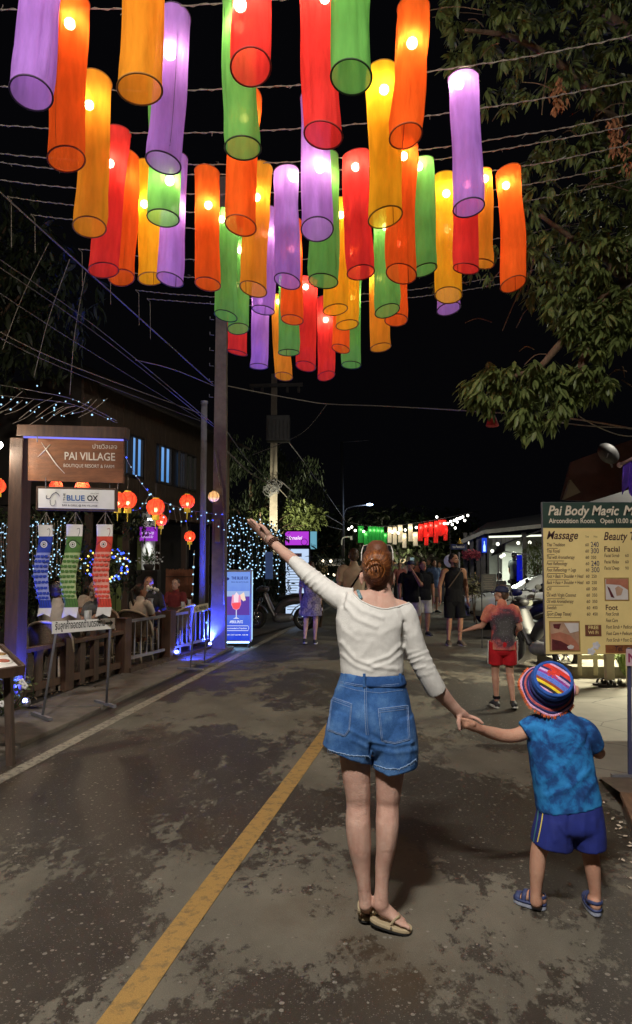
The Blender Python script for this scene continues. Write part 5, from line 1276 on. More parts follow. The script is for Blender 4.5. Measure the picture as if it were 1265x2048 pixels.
# ox sign
ox = thing('hanging_sign', 'white framed sign with blue and black letters hung below the brown village sign', 'sign', P(152, 998, 7.78))
A2, B2, C2, D2 = P(72, 1020, 7.80), P(233, 1023, 7.70), P(233, 977, 7.70), P(73, 972, 7.80)
sheet('frame', A2, B2, C2, D2, .05, m_wood, ox)
A, B_, C_, D_ = P(77, 1015.5, 7.785), P(229, 1018.5, 7.69), P(229, 980.5, 7.69), P(77, 977, 7.785)
sheet('panel', A, B_, C_, D_, .01, m_white, ox)
ux = (B_ - A).normalized(); uy = (D_ - A).normalized(); nn = ux.cross(uy).normalized()
text('lettering', 'THE', 6.5 * mpx, m_ink, ox, bary(131.5, 1002), uy, -ux, width=16 * mpx, bold=.01)
text('lettering', 'BLUE', 15.5 * mpx, m_blueink, ox, bary(134, 1001), ux, uy, width=38 * mpx, bold=.025)
text('lettering', 'OX', 15.5 * mpx, m_ink, ox, bary(175, 1001.5), ux, uy, width=23 * mpx, bold=.03)
text('lettering', 'BAR & GRILL @ PAI VILLAGE', 5 * mpx, m_ink, ox, bary(125, 1012), ux, uy, width=74 * mpx, bold=.01)
text('lettering', 'เดอะ บลู อ๊อกซ์', 3.6 * mpx, m_ink, ox, bary(182, 988), ux, uy, width=17 * mpx)
q = MB(); q.tube([bary(126, 1004.5), bary(198, 1005.5)], .0012, 4)
q.tube(bez2([bary(94, 990), bary(93, 996), bary(100, 997), bary(104, 990), bary(112, 985), bary(118, 989), bary(120, 994)], 18), [.001] + [.0035] * 16 + [.001] * 3, 4)
q.tube(bez2([bary(101, 1000), bary(101, 1008), bary(106, 1012), bary(111, 1008), bary(111, 1000)], 12), .0022, 4); part('ox_emblem', q, m_ink, ox)
for i in (0, 1):
    q = MB(); px = 92 + 128 * i; q.tube([P(px, 955, 7.74), P(px, 976, 7.74)], .005, 5); part('hanger', q, m_steelp, ox)
# carp streamers
def koi(label, top, mid, bot, halfw, dark, light):
    d = 7.62; r = thing('carp_streamer', label, 'streamer', P(top[0], top[1], d), 0, 'carp streamers under the white sign')
    mD = mat('koi_' + dark[0], dark[1], .85, .15, 20); mL = mat('koi_' + light[0], light[1], .85, .1, 20); mW = mat('koi_white', (.72, .70, .68), .85, .06, 20)
    path = bez2([P(*p, d) for p in (top, *mid, bot)], 40); n_ = len(path); k = d / FPX
    def wdt(t): return halfw * k * (1.0 if t < .55 else 1.0 - .18 * (t - .55) / .25 if t < .8 else .82 + .35 * (t - .8))
    def sf(s, t, grow=0.0):
        i = min(n_ - 1.001, t * (n_ - 1)); a = path[int(i)].lerp(path[int(i) + 1], i - int(i)); w = wdt(t) * (.88 if abs(s * 2 % 1) > 2 else 1)
        c, s_ = cos(2 * pi * s), sin(2 * pi * s); return a + V((c * (w + grow), s_ * (.035 + grow) * (1 - .4 * t), 0)) + V((0, .008 * sin(t * 14 + c * 2), 0))
    def band(name, t0, t1, m, grow=0.0, nv=8, wav=0.0):
        q = MB(); q.grid(lambda u, v: sf(u, t0 + (t1 - t0) * v + (wav * abs(cos(2 * pi * u)) * v), grow), 28, nv, closed=True); return part(name, q, m, r, True)
    band('mouth_band', 0, .17, mW); band('head', .13, .30, mD, .002); band('body', .30, .80, mL if light[0] != 'pale' else mD, 0.0, 14); band('tail', .74, .93, mD, .0015, 8); band('tail_tip', .86, .94, mW, .0028, 4, .06); 
    q = MB()
    front = .75                       # the side towards the viewer
    for row in range(9):
        t = .325 + row * .046
        for j in range(4):
            s_ = front + (-.5 + (j + .25 + .5 * (row % 2)) / 4) * .32; c = sf(s_, t, .004); q.prism([(cos(a) * .026, sin(a) * .030) for a in [pi + pi * i / 9 for i in range(10)]], c, X, Z + Y * .12, .003)
    o_ = part('scale', q, mD, r); o_['kind'] = 'stuff'
    q = MB()
    for row in range(9):
        t = .325 + row * .046
        for j in range(4):
            s_ = front + (-.5 + (j + .25 + .5 * (row % 2)) / 4) * .32; c = sf(s_, t, .0062); q.tube([c + V((cos(a) * .023, 0, sin(a) * .026)) for a in [pi + pi * i / 8 for i in range(9)]], .0022, 4)
    o_ = part('scale_edge', q, mat('koi_pale_' + dark[0], tuple(min(.8, c * .5 + .42) for c in dark[1]), .85, .05), r); o_['kind'] = 'stuff'
    for rr, m_, g_ in ((.044, mD, .004), (.036, mW, .006), (.026, mat('koi_ring_' + dark[0], tuple(c * .8 + .12 for c in dark[1]), .8), .008), (.018, mW, .010), (.0105, m_ink, .012)):
        q = MB(); c = sf(front + .005, .215, g_); q.lathe([(.0005, .002), (rr, .002), (rr, -.002), (.0005, -.002)], 18, c, R3(pi / 2, 0, 0)); part('eye', q, m_, r)
    q = MB(); q.tube([sf(front + x, .155 + .05 * abs(x) * 8, .004) for x in (-.16, -.1, -.03, .04, .1, .16)], .004, 5)
    q.tube(bez2([sf(front + .06, .06, .004), sf(front + .11, .05, .004), sf(front + .12, .09, .004), sf(front + .09, .13, .004)], 8), .003, 4)
    for x in (-.12, -.06, 0, .06, .12): q.tube([sf(front + x, .74, .004), sf(front + x * 1.05, .84, .004)], .002, 4)
    part('print_line', q, m_ink if dark[0] != 'red' else mat('koi_darkred', (.25, .02, .02), .8), r)
    q = MB(); hk = P(top[0] + 2, 1024, 7.72)
    for s_ in (0, .25, .5, .75): q.tube([sf(s_, 0), hk], .0022, 4)
    part('string', q, m_cord, r)
    q = MB(); q.tube([sf(j / 24, 0) for j in range(24)], .004, 5, closed=True); part('hoop', q, mW, r)
koi('blue carp streamer hanging under the white sign', (91, 1051), [(92, 1080), (86, 1112), (82, 1148), (87, 1188), (91, 1212)], (88, 1233), 14, ('blue', (.02, .05, .40)), ('blue2', (.26, .30, .68)))
koi('green carp streamer hanging under the white sign', (150, 1050), [(149, 1080), (144, 1112), (137, 1148), (138, 1185), (143, 1210)], (139, 1236), 16, ('green', (.075, .18, .04)), ('green2', (.40, .50, .24)))
koi('red carp streamer hanging under the white sign', (210, 1050), [(210, 1080), (206, 1110), (202, 1145), (206, 1185), (210, 1210)], (206, 1234), 16, ('red', (.58, .06, .035)), ('red2', (.70, .30, .24)))
# parking direction sign on a stand
pk = thing('parking_sign', 'white sign with black writing and arrow on two thin metal legs', 'sign', (-2.5, 7.6, 0))
A, B_, C_, D_ = P(105, 1268, 7.35), P(230, 1257, 7.86), P(230, 1236, 7.86), P(105, 1243, 7.35)
sheet('panel', A, B_, C_, D_, .012, m_white, pk)
ux = (B_ - A).normalized(); uy = (D_ - A).normalized(); nn = ux.cross(uy).normalized()
text('lettering', 'รับลูกค้าจอดรถด้านตรงข้าม', .105, m_ink, pk, A.lerp(D_, .32) + ux * .03 + nn * .002, ux, uy, width=(B_ - A).length * .79, bold=.015)
ar = A.lerp(D_, .5) + ux * (B_ - A).length * .91 + nn * .003; q = MB(); q.prism([(-.05, -.012), (.01, -.012), (.01, -.03), (.045, 0), (.01, .03), (.01, .012), (-.05, .012)], ar, ux, uy, .002); part('arrow', q, m_ink, pk)
for top, bt in ((A.lerp(D_, .0) + ux * .03, G(85, 1446)), (B_ + ux * -.06, G(213, 1420))):
    q = MB(); bt.z = .06; q.tube([top + Y * .02 + Z * .08, top + Y * .02, bt], .014, 8); part('leg', q, m_steelp, pk, True)
    q = MB(); q.beam(bt + V((-.17, .17, .005)), bt + V((.13, -.13, .005)), .04, .03); part('foot', q, m_steelp, pk)
# no parking stand
npk = thing('parking_sign', 'weathered yellow no parking sign on thin metal stand beside the blue lit railing', 'sign', (-1.8, 10.9, 0))
A, B_, C_, D_ = P(389, 1226, 10.65), P(416, 1219, 11.1), P(416, 1206, 11.1), P(389, 1212, 10.65)
sheet('panel', A, B_, C_, D_, .012, mat('faded_cream', (.42, .38, .28), .7, .2), npk); ux = (B_ - A).normalized(); uy = (D_ - A).normalized(); nn = ux.cross(uy)
text('lettering', 'NO PARKING', .075, m_ink, npk, A.lerp(D_, .22) + ux * .02 + nn * .002, ux, uy, width=(B_ - A).length * .9, bold=.02)
for top, px, py in ((A, 381, 1344), (B_, 409, 1334)):
    bt = G(px, py); bt.z = .05; q = MB(); q.tube([top + Z * .1 + Y * .02, top + Y * .02, bt], .012, 8); part('leg', q, m_steelp, npk, True)
    q = MB(); q.beam(bt + V((-.2, .06, 0)), bt + V((.2, -.06, 0)), .04, .025); part('foot', q, m_steelp, npk)
# menu lectern at the left edge
ml = thing('menu_stand', 'wooden menu stand with lit slanted food menu at the left edge', 'menu stand', (-2.6, 5.8, 0))
A, B_, C_, D_ = P(-45, 1352, 5.45), P(51, 1338, 5.75), P(2, 1292, 6.1), P(-90, 1305, 5.9)
sheet('tray', A, B_, C_, D_, .05, m_wood, ml)
ux = (B_ - A).normalized(); uy = (D_ - A).normalized(); nn = ux.cross(uy).normalized()
ctr_ = (A + B_ + C_ + D_) / 4; sh = lambda p, k=.84, o=.004: ctr_ + (p - ctr_) * k + nn * o
sheet('menu_page', sh(A), sh(B_), sh(C_), sh(D_), .003, mat('menu_print', (.62, .58, .52), .4, .2, 9, emit=.35), ml)
q = MB()
for a, c in ((A, B_), (B_, C_), (C_, D_), (D_, A)): q.beam(sh(a, .95, .012), sh(c, .95, .012), .03, .03, nn)
part('frame', q, m_wood, ml)
for i, (u, v, c) in enumerate(((.78, .35, (.4, .1, .05)), (.86, .68, (.35, .2, .06)), (.55, .55, (.3, .06, .03)))):
    q = MB(); p_ = sh(A.lerp(B_, u).lerp(D_.lerp(C_, u), v), .84, .006); uu, vv = frame(nn); q.ell(p_, (.075, .075, .004), 18, 6, Matrix((uu, vv, nn)).transposed()); part('plate_picture', q, mat('plate_rim', (.7, .68, .62), .4), ml, True)
    q = MB(); q.ell(p_ + nn * .004, (.05, .045, .004), 12, 5, Matrix((uu, vv, nn)).transposed()); part('food_picture', q, mat('food%d' % i, c, .6, .6, 40), ml, True)
lg_ = G(22, 1530); q = MB(); q.beam((lg_.x, lg_.y, 0), P(17, 1345, 5.82), .055, .06, Y); part('leg', q, m_woodb, ml)
q = MB(); q.beam((lg_.x - .75, lg_.y - .1, 0), P(-150, 1350, 5.8), .055, .06, Y); part('leg', q, m_woodb, ml)
q = MB(); q.beam(V((lg_.x - .75, lg_.y, .28)), V((lg_.x, lg_.y, .28)), .04, .05); part('stretcher', q, m_woodb, ml)
# timber fence of the terrace
fn = thing('timber_fence', 'low brown timber fence with upright slats along the terrace', 'fence', (FENX(9), 9, 0))
def fx(y, z, o=0.0): return V((FENX(y) + o, y, z))
q = MB(); q.beam(fx(7.6, .60), fx(10.35, .62), .12, .05); part('top_rail', q, m_wood, fn, bevel=.006)
q = MB(); q.beam(fx(7.6, .16), fx(10.35, .16), .05, .09); part('bottom_rail', q, m_wood, fn)
y = 7.7
while y < 10.2:
    q = MB(); q.box(fx(y, .31, rng.uniform(-.01, .01)), (.04, .115, .54), R3(0, 0, -.28)); part('slat', q, m_woodb, fn); y += rng.uniform(.25, .31)
for y, h in ((7.62, .72), (9.05, .66), (10.38, .80)):
    q = MB(); q.box(fx(y, h / 2 + .02), (.16, .18, h), R3(0, 0, -.28)); part('post', q, m_wood, fn, bevel=.008)
mf = thing('metal_railing', 'grey painted railing with thin balusters lit blue between timber posts', 'railing', (FENX(12), 12, 0))
m_rail = mat('grey_rail_paint', (.20, .20, .23), .5, .15, 10)
for y0, y1 in ((10.5, 11.55), (11.85, 13.5)):
    for z in (.76, .22):
        q = MB(); q.beam(fx(y0, z), fx(y1, z), .045, .04); part('rail', q, m_rail, mf)
    k = int((y1 - y0) / .155)
    for i in range(1, k):
        q = MB(); p_ = fx(y0 + (y1 - y0) * i / k, .22); q.tube([p_, p_ + Z * .54], .012, 6); part('baluster', q, m_rail, mf)
for y in (11.7, 13.55):
    q = MB(); q.box(fx(y, .42), (.17, .19, .84), R3(0, 0, -.28)); part('post', q, m_wood, mf, bevel=.008)
q = MB(); q.beam(fx(10.4, .05, .05), fx(13.6, .05, .05), .12, .09); part('base_beam', q, m_woodb, mf)
# blue floodlights
def flood(label, p, aim, w):
    r = thing('floodlight', label, 'floodlight', p)
    q = MB(); q.lathe([(.001, 0), (.05, 0), (.055, .05), (.001, .05)], 12, p + Z * .03, R3(.7, 0, 0)); part('housing', q, m_steelp, r, True)
    q = MB(); q.ell(p + V((0, -.035, .075)), (.028, .018, .028), 10, 8); part('lens', q, glow('blue_led', (.25, .3, 1.0), 14, False), r, True)
    l = bpy.data.lights.new('blue_flood', 'SPOT'); l.energy = w; l.color = (.03, .06, 1.0); l.spot_size = radians(125); l.spot_blend = .8; l.shadow_soft_size = .04
    o_ = bpy.data.objects.new('blue_flood', l); link(o_); o_.location = p + V((0, -.06, .12)); o_.rotation_euler = (V(aim) - p).to_track_quat('-Z', 'Y').to_euler()
p_ = G(43, 1427); flood('small blue floodlight on the ground below the sign post', V((-3.13, 7.80, .06)), (-3.235, 7.95, .9), 420)
p_ = G(437, 1290); flood('small blue floodlight at the foot of the concrete pole', V((-1.93, 13.1, .07)), (-1.98, 13.05, .5), 1300)
flood('added small blue floodlight under the metal railing', V((-2.28, 11.75, .09)), (-1.85, 12.5, -.25), 230)  # added lamp that carries the blue wash along railing and paving
# drink advertisement light box
ad = thing('advert_box', 'blue glowing drink advert light box on small wheels by the road edge', 'advert', (-1.45, 13.6, 0))
aL, aR = -1.755, -1.255
q = MB(); q.box(((aL + aR) / 2, 13.70, .80), (aR - aL + .06, .20, 1.36)); part('case', q, mat('aluminium', (.5, .52, .56), .35, .1, metal=.7), ad)
def adg(name, w_, h0, h1, x0, x1, m, o=0.0): 
    q = MB(); q.box(((x0 + x1) / 2, 13.597 - o, (h0 + h1) / 2), (x1 - x0, .003, h1 - h0)); return part(name, q, m, ad)
def backlit(name, z0, z1, c0, c1, s):
    m, nt, N, L, b = _nt(name); N.remove(b); tc = N.new('ShaderNodeTexCoord'); sp = N.new('ShaderNodeSeparateXYZ'); L.new(tc.outputs['Object'], sp.inputs[0]); mr = N.new('ShaderNodeMapRange'); mr.inputs[1].default_value = z0; mr.inputs[2].default_value = z1; L.new(sp.outputs[2], mr.inputs[0])
    nz = N.new('ShaderNodeTexNoise'); nz.inputs['Scale'].default_value = 6; L.new(tc.outputs['Object'], nz.inputs['Vector']); ad_ = N.new('ShaderNodeMath'); ad_.operation = 'MULTIPLY_ADD'; L.new(nz.outputs[0], ad_.inputs[0]); ad_.inputs[1].default_value = .35; L.new(mr.outputs[0], ad_.inputs[2])
    r = N.new('ShaderNodeValToRGB'); r.color_ramp.elements[0].position = .15; r.color_ramp.elements[0].color = (*c0, 1); r.color_ramp.elements[1].position = 1.1; r.color_ramp.elements[1].color = (*c1, 1); L.new(ad_.outputs[0], r.inputs[0]); e = N.new('ShaderNodeEmission'); L.new(r.outputs[0], e.inputs[0]); e.inputs[1].default_value = s; L.new(e.outputs[0], N['Material Output'].inputs[0]); return m
adg('picture', 0, .15, 1.44, aL, aR, backlit('advert_picture', .15, 1.44, (.02, .06, .85), (.22, .38, .95), .85))
mg = lambda n, c, s=1.0: glow('print_' + n, c, s, False)
def adp(px): return aL + (px - 452) / (508 - 452) * (aR - aL)
def adz(py): return 1.44 - (py - 1169) / (1297 - 1169) * 1.29
def adt(s_, px, py, hgt, wpx, m, bold=.01): text('lettering', s_, hgt, m, ad, (adp(px), 13.592, adz(py)), X, Z, width=wpx * (aR - aL) / 56, bold=bold)
q = MB(); q.ell((adp(458), 13.593, adz(1182)), (.05, .001, .03), 10, 6); part('ox_emblem', q, mg('navy', (.02, .03, .2)), ad)
adt('THE BLUE OX', 468, 1183, .075, 36, mg('navy', (.02, .03, .2)), .03); adt('BAR & GRILL @ PAI VILLAGE', 468, 1189, .03, 36, mg('navy', (.02, .03, .2)))
def glass(n, poly, m, o): 
    q = MB(); q.prism([(adp(x), adz(y)) for x, y in poly], (0, 13.590 - o, 0), X, Z, .002); part(n, q, m, ad)
glass('bar_shelf', [(452, 1205), (507, 1205), (507, 1215), (452, 1215)], mg('haze_blue', (.45, .6, 1), .8), 0)
glass('bar_purple', [(452, 1215), (507, 1215), (507, 1250), (452, 1250)], mg('violet', (.13, .06, .42), .9), 0)
glass('glass_bowl', [(470, 1212), (488, 1212), (489, 1230), (485, 1238), (479, 1241), (472, 1238), (468, 1230)], mg('pink', (1, .35, .55), .9), .003)
glass('drink', [(469, 1228), (488, 1226), (488, 1231), (485, 1237), (479, 1240), (472, 1237)], mg('coral', (1, .10, .13), 1), .005)
glass('ice', [(473, 1214), (479, 1207), (484, 1212), (483, 1226), (474, 1226)], mg('ice', (.95, .75, .85), 1), .007)
glass('glass_stem', [(478, 1240), (480, 1240), (480, 1254), (486, 1257), (472, 1257), (478, 1254)], mg('pale', (.7, .75, 1), .9), .003)
glass('citrus_slice', [(487, 1212), (495, 1207), (499, 1222), (494, 1224), (489, 1220)], mg('cream', (.95, .75, .6), 1), .006)
adt('APEROL SPLITZ', 465, 1265, .07, 28, mg('white', (.85, .9, 1), 1.1), .02); adt('Recommended on Tripadvisor', 458, 1276, .04, 44, mg('white', (.85, .9, 1), 1.1)); adt('EVERY DAY 5.00 PM - 9.00 PM', 456, 1288, .032, 48, mg('white', (.85, .9, 1), 1.1))
q = MB(); 
pts_ = [(455, 1270), (504, 1270), (506, 1274), (504, 1279), (455, 1279), (453, 1274)]
q.tube([V((adp(x), 13.59, adz(y))) for x, y in pts_], .004, 4, closed=True); part('print_line', q, mg('white', (.85, .9, 1), 1.1), ad)
q = MB(); q.box((aR + .032, 13.70, .8), (.004, .17, 1.30)); part('side_light', q, glow('pale_blue_light', (.45, .75, 1), 1.2), ad)
q = MB(); q.box(((aL + aR) / 2, 13.66, .105), (.46, .14, .01)); part('under_light', q, glow('pale_blue_under', (.35, .65, 1), 9), ad)
for x in (aL + .05, aR - .02):
    for y in (13.62, 13.78): q = MB(); q.torus((x, y, .05), .032, .014, 14, 6, R3(0, pi / 2, 0)); part('wheel', q, m_ink, ad, True)
# restaurant building behind the terrace
WX = lambda d: -5.2 + .27 * (d - 20)
def wp(d, z, o=0.0): return V((WX(d) + o, d - o * .27, z))
bld = thing('restaurant_building', 'two storey dark timber restaurant building with blue lit upstairs windows', 'building', wp(20, 0))
m_bw = mat('building_boards', (.070, .046, .030), .75, .3, 3, .3, 30, stretch=(6, 6, 1)); m_bd = mat('building_dark', (.028, .022, .018), .8, .3, 3)
q = MB(); q.add([wp(17.6, 3.1, -.06), wp(27, 3.1, -.06), wp(27, 6.3, -.06), wp(17.6, 6.3, -.06), wp(17.6, 3.1, -3), wp(27, 3.1, -3), wp(27, 6.3, -3), wp(17.6, 6.3, -3)], [(0, 1, 2, 3), (4, 5, 6, 7), (0, 4, 7, 3), (1, 5, 6, 2), (0, 1, 5, 4)]); part('upper_wall', q, m_bd, bld)
wins = [(19.72, .16), (20.15, .30), (21.85, .33), (22.95, .16), (23.6, .36)]
y = 17.6
while y < 27:
    w_ = rng.uniform(.26, .34); y1 = min(27, y + w_)
    hit = [w for w in wins if w[0] - w[1] < y1 + .02 and w[0] + w[1] > y - .02]
    spans = [(3.12, 6.28)] if not hit else [(3.12, 4.02), (5.24, 6.28)]
    for z0, z1 in spans:
        o_ = rng.uniform(-.008, .012); a, c = wp(y + .006, z0, o_), wp(y1 - .006, z0, o_); q = MB(); q.add([a, c, c + Z * (z1 - z0), a + Z * (z1 - z0), a + V((-.05, 0, 0)), c + V((-.05, 0, 0)), c + V((-.05, 0, z1 - z0)), a + V((-.05, 0, z1 - z0))], [(0, 1, 2, 3), (0, 4, 7, 3), (1, 5, 6, 2), (0, 1, 5, 4), (3, 2, 6, 7)]); part('plank', q, m_bw, bld)
    y = y1
m_wf = mat('window_frame', (.03, .025, .024), .5, .2)
for i, (d, w_) in enumerate(wins):
    f = part('window', MB().beam(wp(d - w_, 4.06, .02), wp(d + w_, 4.06, .02), .10, .07), m_wf, bld)
    q = MB(); q.beam(wp(d - w_, 5.20, .02), wp(d + w_, 5.20, .02), .10, .07)
    for t in (-1, 0, 1): q.beam(wp(d + t * w_, 4.06, .03), wp(d + t * w_, 5.2, .03), .07, .05, Y)
    part('frame', q, m_wf, f)
    for t in (-.5, .5):
        q = MB(); k = w_ * .40; q.quad(wp(d + t * w_ - k, 4.10, .0), wp(d + t * w_ + k, 4.10, .0), wp(d + t * w_ + k, 5.17, .0), wp(d + t * w_ - k, 5.17, .0)); part('pane', q, backlit('window_glow', 4.0, 5.3, (.10, .32, .75), (.20, .46, .95), .85) if 'wg' not in MATS else MATS['wg'], f) if i < 4 else part('pane', q, mat('dim_glass', (.10, .11, .10), .2, .2), f)
q = MB(); q.beam(wp(17.4, 3.0, .15), wp(27, 3.0, .15), .5, .16); part('balcony_beam', q, m_wood, bld)
for k in range(6):
    y = 17.8 + 1.75 * k; q = MB(); q.beam(wp(y, 0, .1), wp(y, 2.95, .1), .16, .16, Y); part('column', q, m_wood, bld)
q = MB(); q.add([wp(15, 0, -1.6), wp(27, 0, -1.6), wp(27, 3, -1.6), wp(15, 3, -1.6)], [(0, 1, 2, 3)]); part('lower_wall', q, m_bd, bld)
m_grn = mat('green_panel', (.25, .29, .09), .6, .15, 3)
for d in (18.2, 19.6, 20.1, 21.4, 21.8, 23.0):
    q = MB(); q.add([wp(d, .1, -1.5), wp(d + .36, .1, -1.5), wp(d + .36, 2.5, -1.5), wp(d, 2.5, -1.5)], [(0, 1, 2, 3)]); part('green_panel', q, m_grn, bld)
q = MB(); q.add([wp(17.2, 6.0, .7), wp(27.3, 6.0, .7), wp(27.3, 7.6, -2), wp(17.2, 7.6, -2), wp(17.2, 5.92, .7), wp(27.3, 5.92, .7)], [(0, 1, 2, 3), (4, 5, 1, 0)]); part('roof', q, m_bd, bld)
# light under the balcony, lit column, purple sign
colx = P(297, 1100, 18.0)
wc = thing('white_column', 'pale round column lit from above under a purple sign', 'column', (colx.x, 18.0, 0))
q = MB(); q.lathe([(.17, 0), (.17, 2.9), (.001, 2.9)], 18, (colx.x, 18, 0)); part('shaft', q, m_white, wc, True)
dl = bpy.data.lights.new('down_light', 'SPOT'); dl.energy = 90; dl.spot_size = radians(80); dl.spot_blend = .7; dl.color = (.95, 1, .9); o_ = bpy.data.objects.new('down_light', dl); link(o_); o_.location = (colx.x + .12, 17.55, 2.62); o_.rotation_euler = (radians(-6), 0, 0)
q = MB(); q.lathe([(.001, 0), (.09, 0), (.09, .05), (.001, .05)], 12, (colx.x + .12, 17.55, 2.66)); part('downlight', q, glow('white_lamp', (1, 1, .9), 3, False), wc)
psn = thing('hanging_sign', 'purple glowing sign hanging in front of the pale column', 'sign', P(297, 1068, 17.4))
sheet('panel', P(280, 1082, 17.4), P(314, 1082, 17.4), P(314, 1054, 17.4), P(280, 1054, 17.4), .08, glow('purple_light', (.36, .035, .62), .75), psn)
text('lettering', 'Bamboo Lounge', .12, mg('lilac', (.8, .6, 1), 1.2), psn, P(284, 1068, 17.39), X, Z, width=.30); text('lettering', 'Restaurant & Bar', .09, mg('lilac', (.8, .6, 1), 1.2), psn, P(284, 1076, 17.39), X, Z, width=.28)
fp = thing('flower_pot', 'white orchid arrangement in a pot on dark plinth', 'plant', P(298, 1140, 16.9))
c_ = P(298, 1140, 16.9); q = MB(); q.box((c_.x, c_.y, c_.z / 2), (.5, .4, c_.z)); part('plinth', q, m_bd, fp)
q = MB(); q.lathe([(.001, 0), (.10, 0), (.14, .12), (.12, .14), (.001, .13)], 14, c_); part('pot', q, m_bd, fp, True)
q = MB()
for i in range(110):
    p_ = c_ + V((rng.gauss(0, .13), rng.gauss(0, .10), .14 + abs(rng.gauss(0, .15)))); r = R3(rng.uniform(-1, 1), rng.uniform(-1, 1), rng.uniform(0, 6)); s_ = .03; q.add([p_ + r @ V((s_, 0, 0)), p_ + r @ V((0, s_, .01)), p_ + r @ V((-s_, 0, 0)), p_ + r @ V((0, -s_, .01))], [(0, 1, 2, 3)])
o_ = part('blossom', q, m_white, fp); o_['kind'] = 'stuff'
q = MB()
for i in range(40):
    a = rng.uniform(0, 6.28); e = c_ + V((cos(a) * .2, sin(a) * .15, rng.uniform(.2, .62))); q.tube([c_ + Z * .1, (c_ + e) / 2 + Z * .08, e], [.012, .012, .002], 3)
o_ = part('leaf', q, mat('leaf_green', (.05, .10, .03), .5, .4, 20), fp); o_['kind'] = 'stuff'
# bamboo screens
m_bam = mat('bamboo', (.26, .10, .05), .6, .35, 6, stretch=(5, 5, .6))
def screen(label, px0, px1, y0, y1, d):
    a, c = P(px0, y1, d), P(px1, y1, d); t = P(px0, y0, d).z; r = thing('bamboo_screen', label, 'screen', a); q = MB(); n_ = int((c.x - a.x) / .022)
    for i in range(n_): x = a.x + (c.x - a.x) * i / n_; q.tube([(x, d + rng.uniform(-.004, .004), max(0, a.z)), (x, d, t + rng.uniform(-.02, .01))], .0105, 5)
    o_ = part('cane', q, m_bam, r); o_['kind'] = 'stuff'
    for z in (.25, .8):
        q = MB(); zz = max(0, a.z) + (t - max(0, a.z)) * z; q.beam((a.x, d - .02, zz), (c.x, d - .02, zz), .012, .02); part('batten', q, m_wood, r)
screen('reddish bamboo screen behind the dining tables', 332, 386, 1138, 1215, 16.2); screen('reddish bamboo screen behind the glowing drink advert', 450, 487, 1140, 1200, 17.5)
# tables, chairs, diners
def chair(): 
    r = thing('rattan_chair', 'x', 'chair', (0, 0, 0), 0, 'rattan chairs on the terrace')
    q = MB(); q.lathe([(.001, .43), (.22, .43), (.235, .45), (.22, .47), (.001, .47)], 18); part('seat', q, m_weave, r, True, local=True)
    for a in (.8, 2.35, 3.93, 5.5):
        q = MB(); q.tube([(cos(a) * .20, sin(a) * .20, .45), (cos(a) * .25, sin(a) * .25, .0)], .016, 7); part('leg', q, m_rattan, r, True, local=True)
    q = MB(); q.tube([(cos(a) * (.24 + .04 * 1), sin(a) * .28 - .02, .46 + .40 * max(0, sin(-a)) ** .45) for a in [pi + pi * i / 20 for i in range(21)]], .018, 7); q.tube([(cos(a) * .24, sin(a) * .24, .66 - .1 * (1 + sin(a))) for a in [pi + pi * i / 16 for i in range(17)]], .012, 6); part('back_frame', q, m_rattan, r, True, local=True)
    q = MB(); q.grid(lambda u, v: V((cos(pi + pi * u) * (.24 + .035 * v), sin(pi + pi * u) * (.24 + .03 * v) - .015 * v, .47 + (.01 + .38 * max(0, sin(pi * u)) ** .5) * v)), 18, 5); part('back_weave', q, m_weave, r, True, local=True)
    q = MB(); q.torus((0, 0, .16), .225, .010, 20, 6); part('stretcher', q, m_rattan, r, True, local=True)
    return r
c0 = chair(); first = [True]
CH = [((-3.36, 9.12), 0, 'rattan chair under the man in beige tee behind the parking sign'), ((-3.30, 10.9), pi, 'rattan chair under the curly haired woman'), ((-2.80, 11.25), -.3, 'rattan chair under the woman with a dark ponytail'), ((-2.98, 12.9), pi, 'rattan chair under the bearded man'),
      ((-2.42, 12.5), 1.2, 'empty rattan chair nearest the no parking sign'), ((-2.85, 14.3), 2.6, 'empty rattan chair in front of the bamboo screen'), ((-3.75, 12.6), -1.2, 'empty rattan chair left of the woman with a ponytail')]
for (x, y), rz, l in CH:
    if first[0]: c0.location = (x, y, .03); c0.rotation_euler = (0, 0, rz); c0['label'] = l; first[0] = False
    else: dup(c0, (x, y, .03), rz, l)
def table(label, x, y, w=.8, l=.8):
    r = thing('dining_table', label, 'table', (x, y, .03), 0, 'terrace dining tables'); q = MB(); q.box((0, 0, .72), (w, l, .04)); part('table_top', q, m_wood, r, local=True, bevel=.006)
    for sx in (-1, 1):
        for sy in (-1, 1): q = MB(); q.box((sx * (w / 2 - .05), sy * (l / 2 - .05), .35), (.06, .06, .70)); part('leg', q, m_wood, r, local=True)
    for k in range(2):
        x_, y_ = rng.uniform(-.25, .25), rng.uniform(-.25, .25); hh = rng.uniform(.10, .2)
        x_ = abs(x_); y_ = -abs(y_) if k == 0 else abs(y_); tw = single('drinking_glass', MB().lathe([(.001, 0), (.03, 0), (.036, hh), (.031, hh), (.026, .012), (.001, .012)], 12, (x + x_, y + y_, .77)), mat('glassware', (.45, .48, .5), .1, .1, spec=.8), ['nearer', 'farther'][k] + ' small glass on the ' + label.split(' table ')[0] + ' table ' + ' '.join(label.split(' table ')[1].split()[:5]), 'glass', (x + x_, y + y_, .77), True, 'glassware on the terrace tables')
table('dark table between the couple behind the carp streamers', -3.35, 10.0); table('dark table beside the woman with a ponytail', -2.85, 12.0, .7, .7); table('dark table in front of the bamboo screen', -2.6, 13.4, .7, .7)
vz = V((-2.72, 11.75, .77)); vs_ = thing('flower_vase', 'glass vase with pale flowers on the table by the ponytailed woman', 'vase', vz)
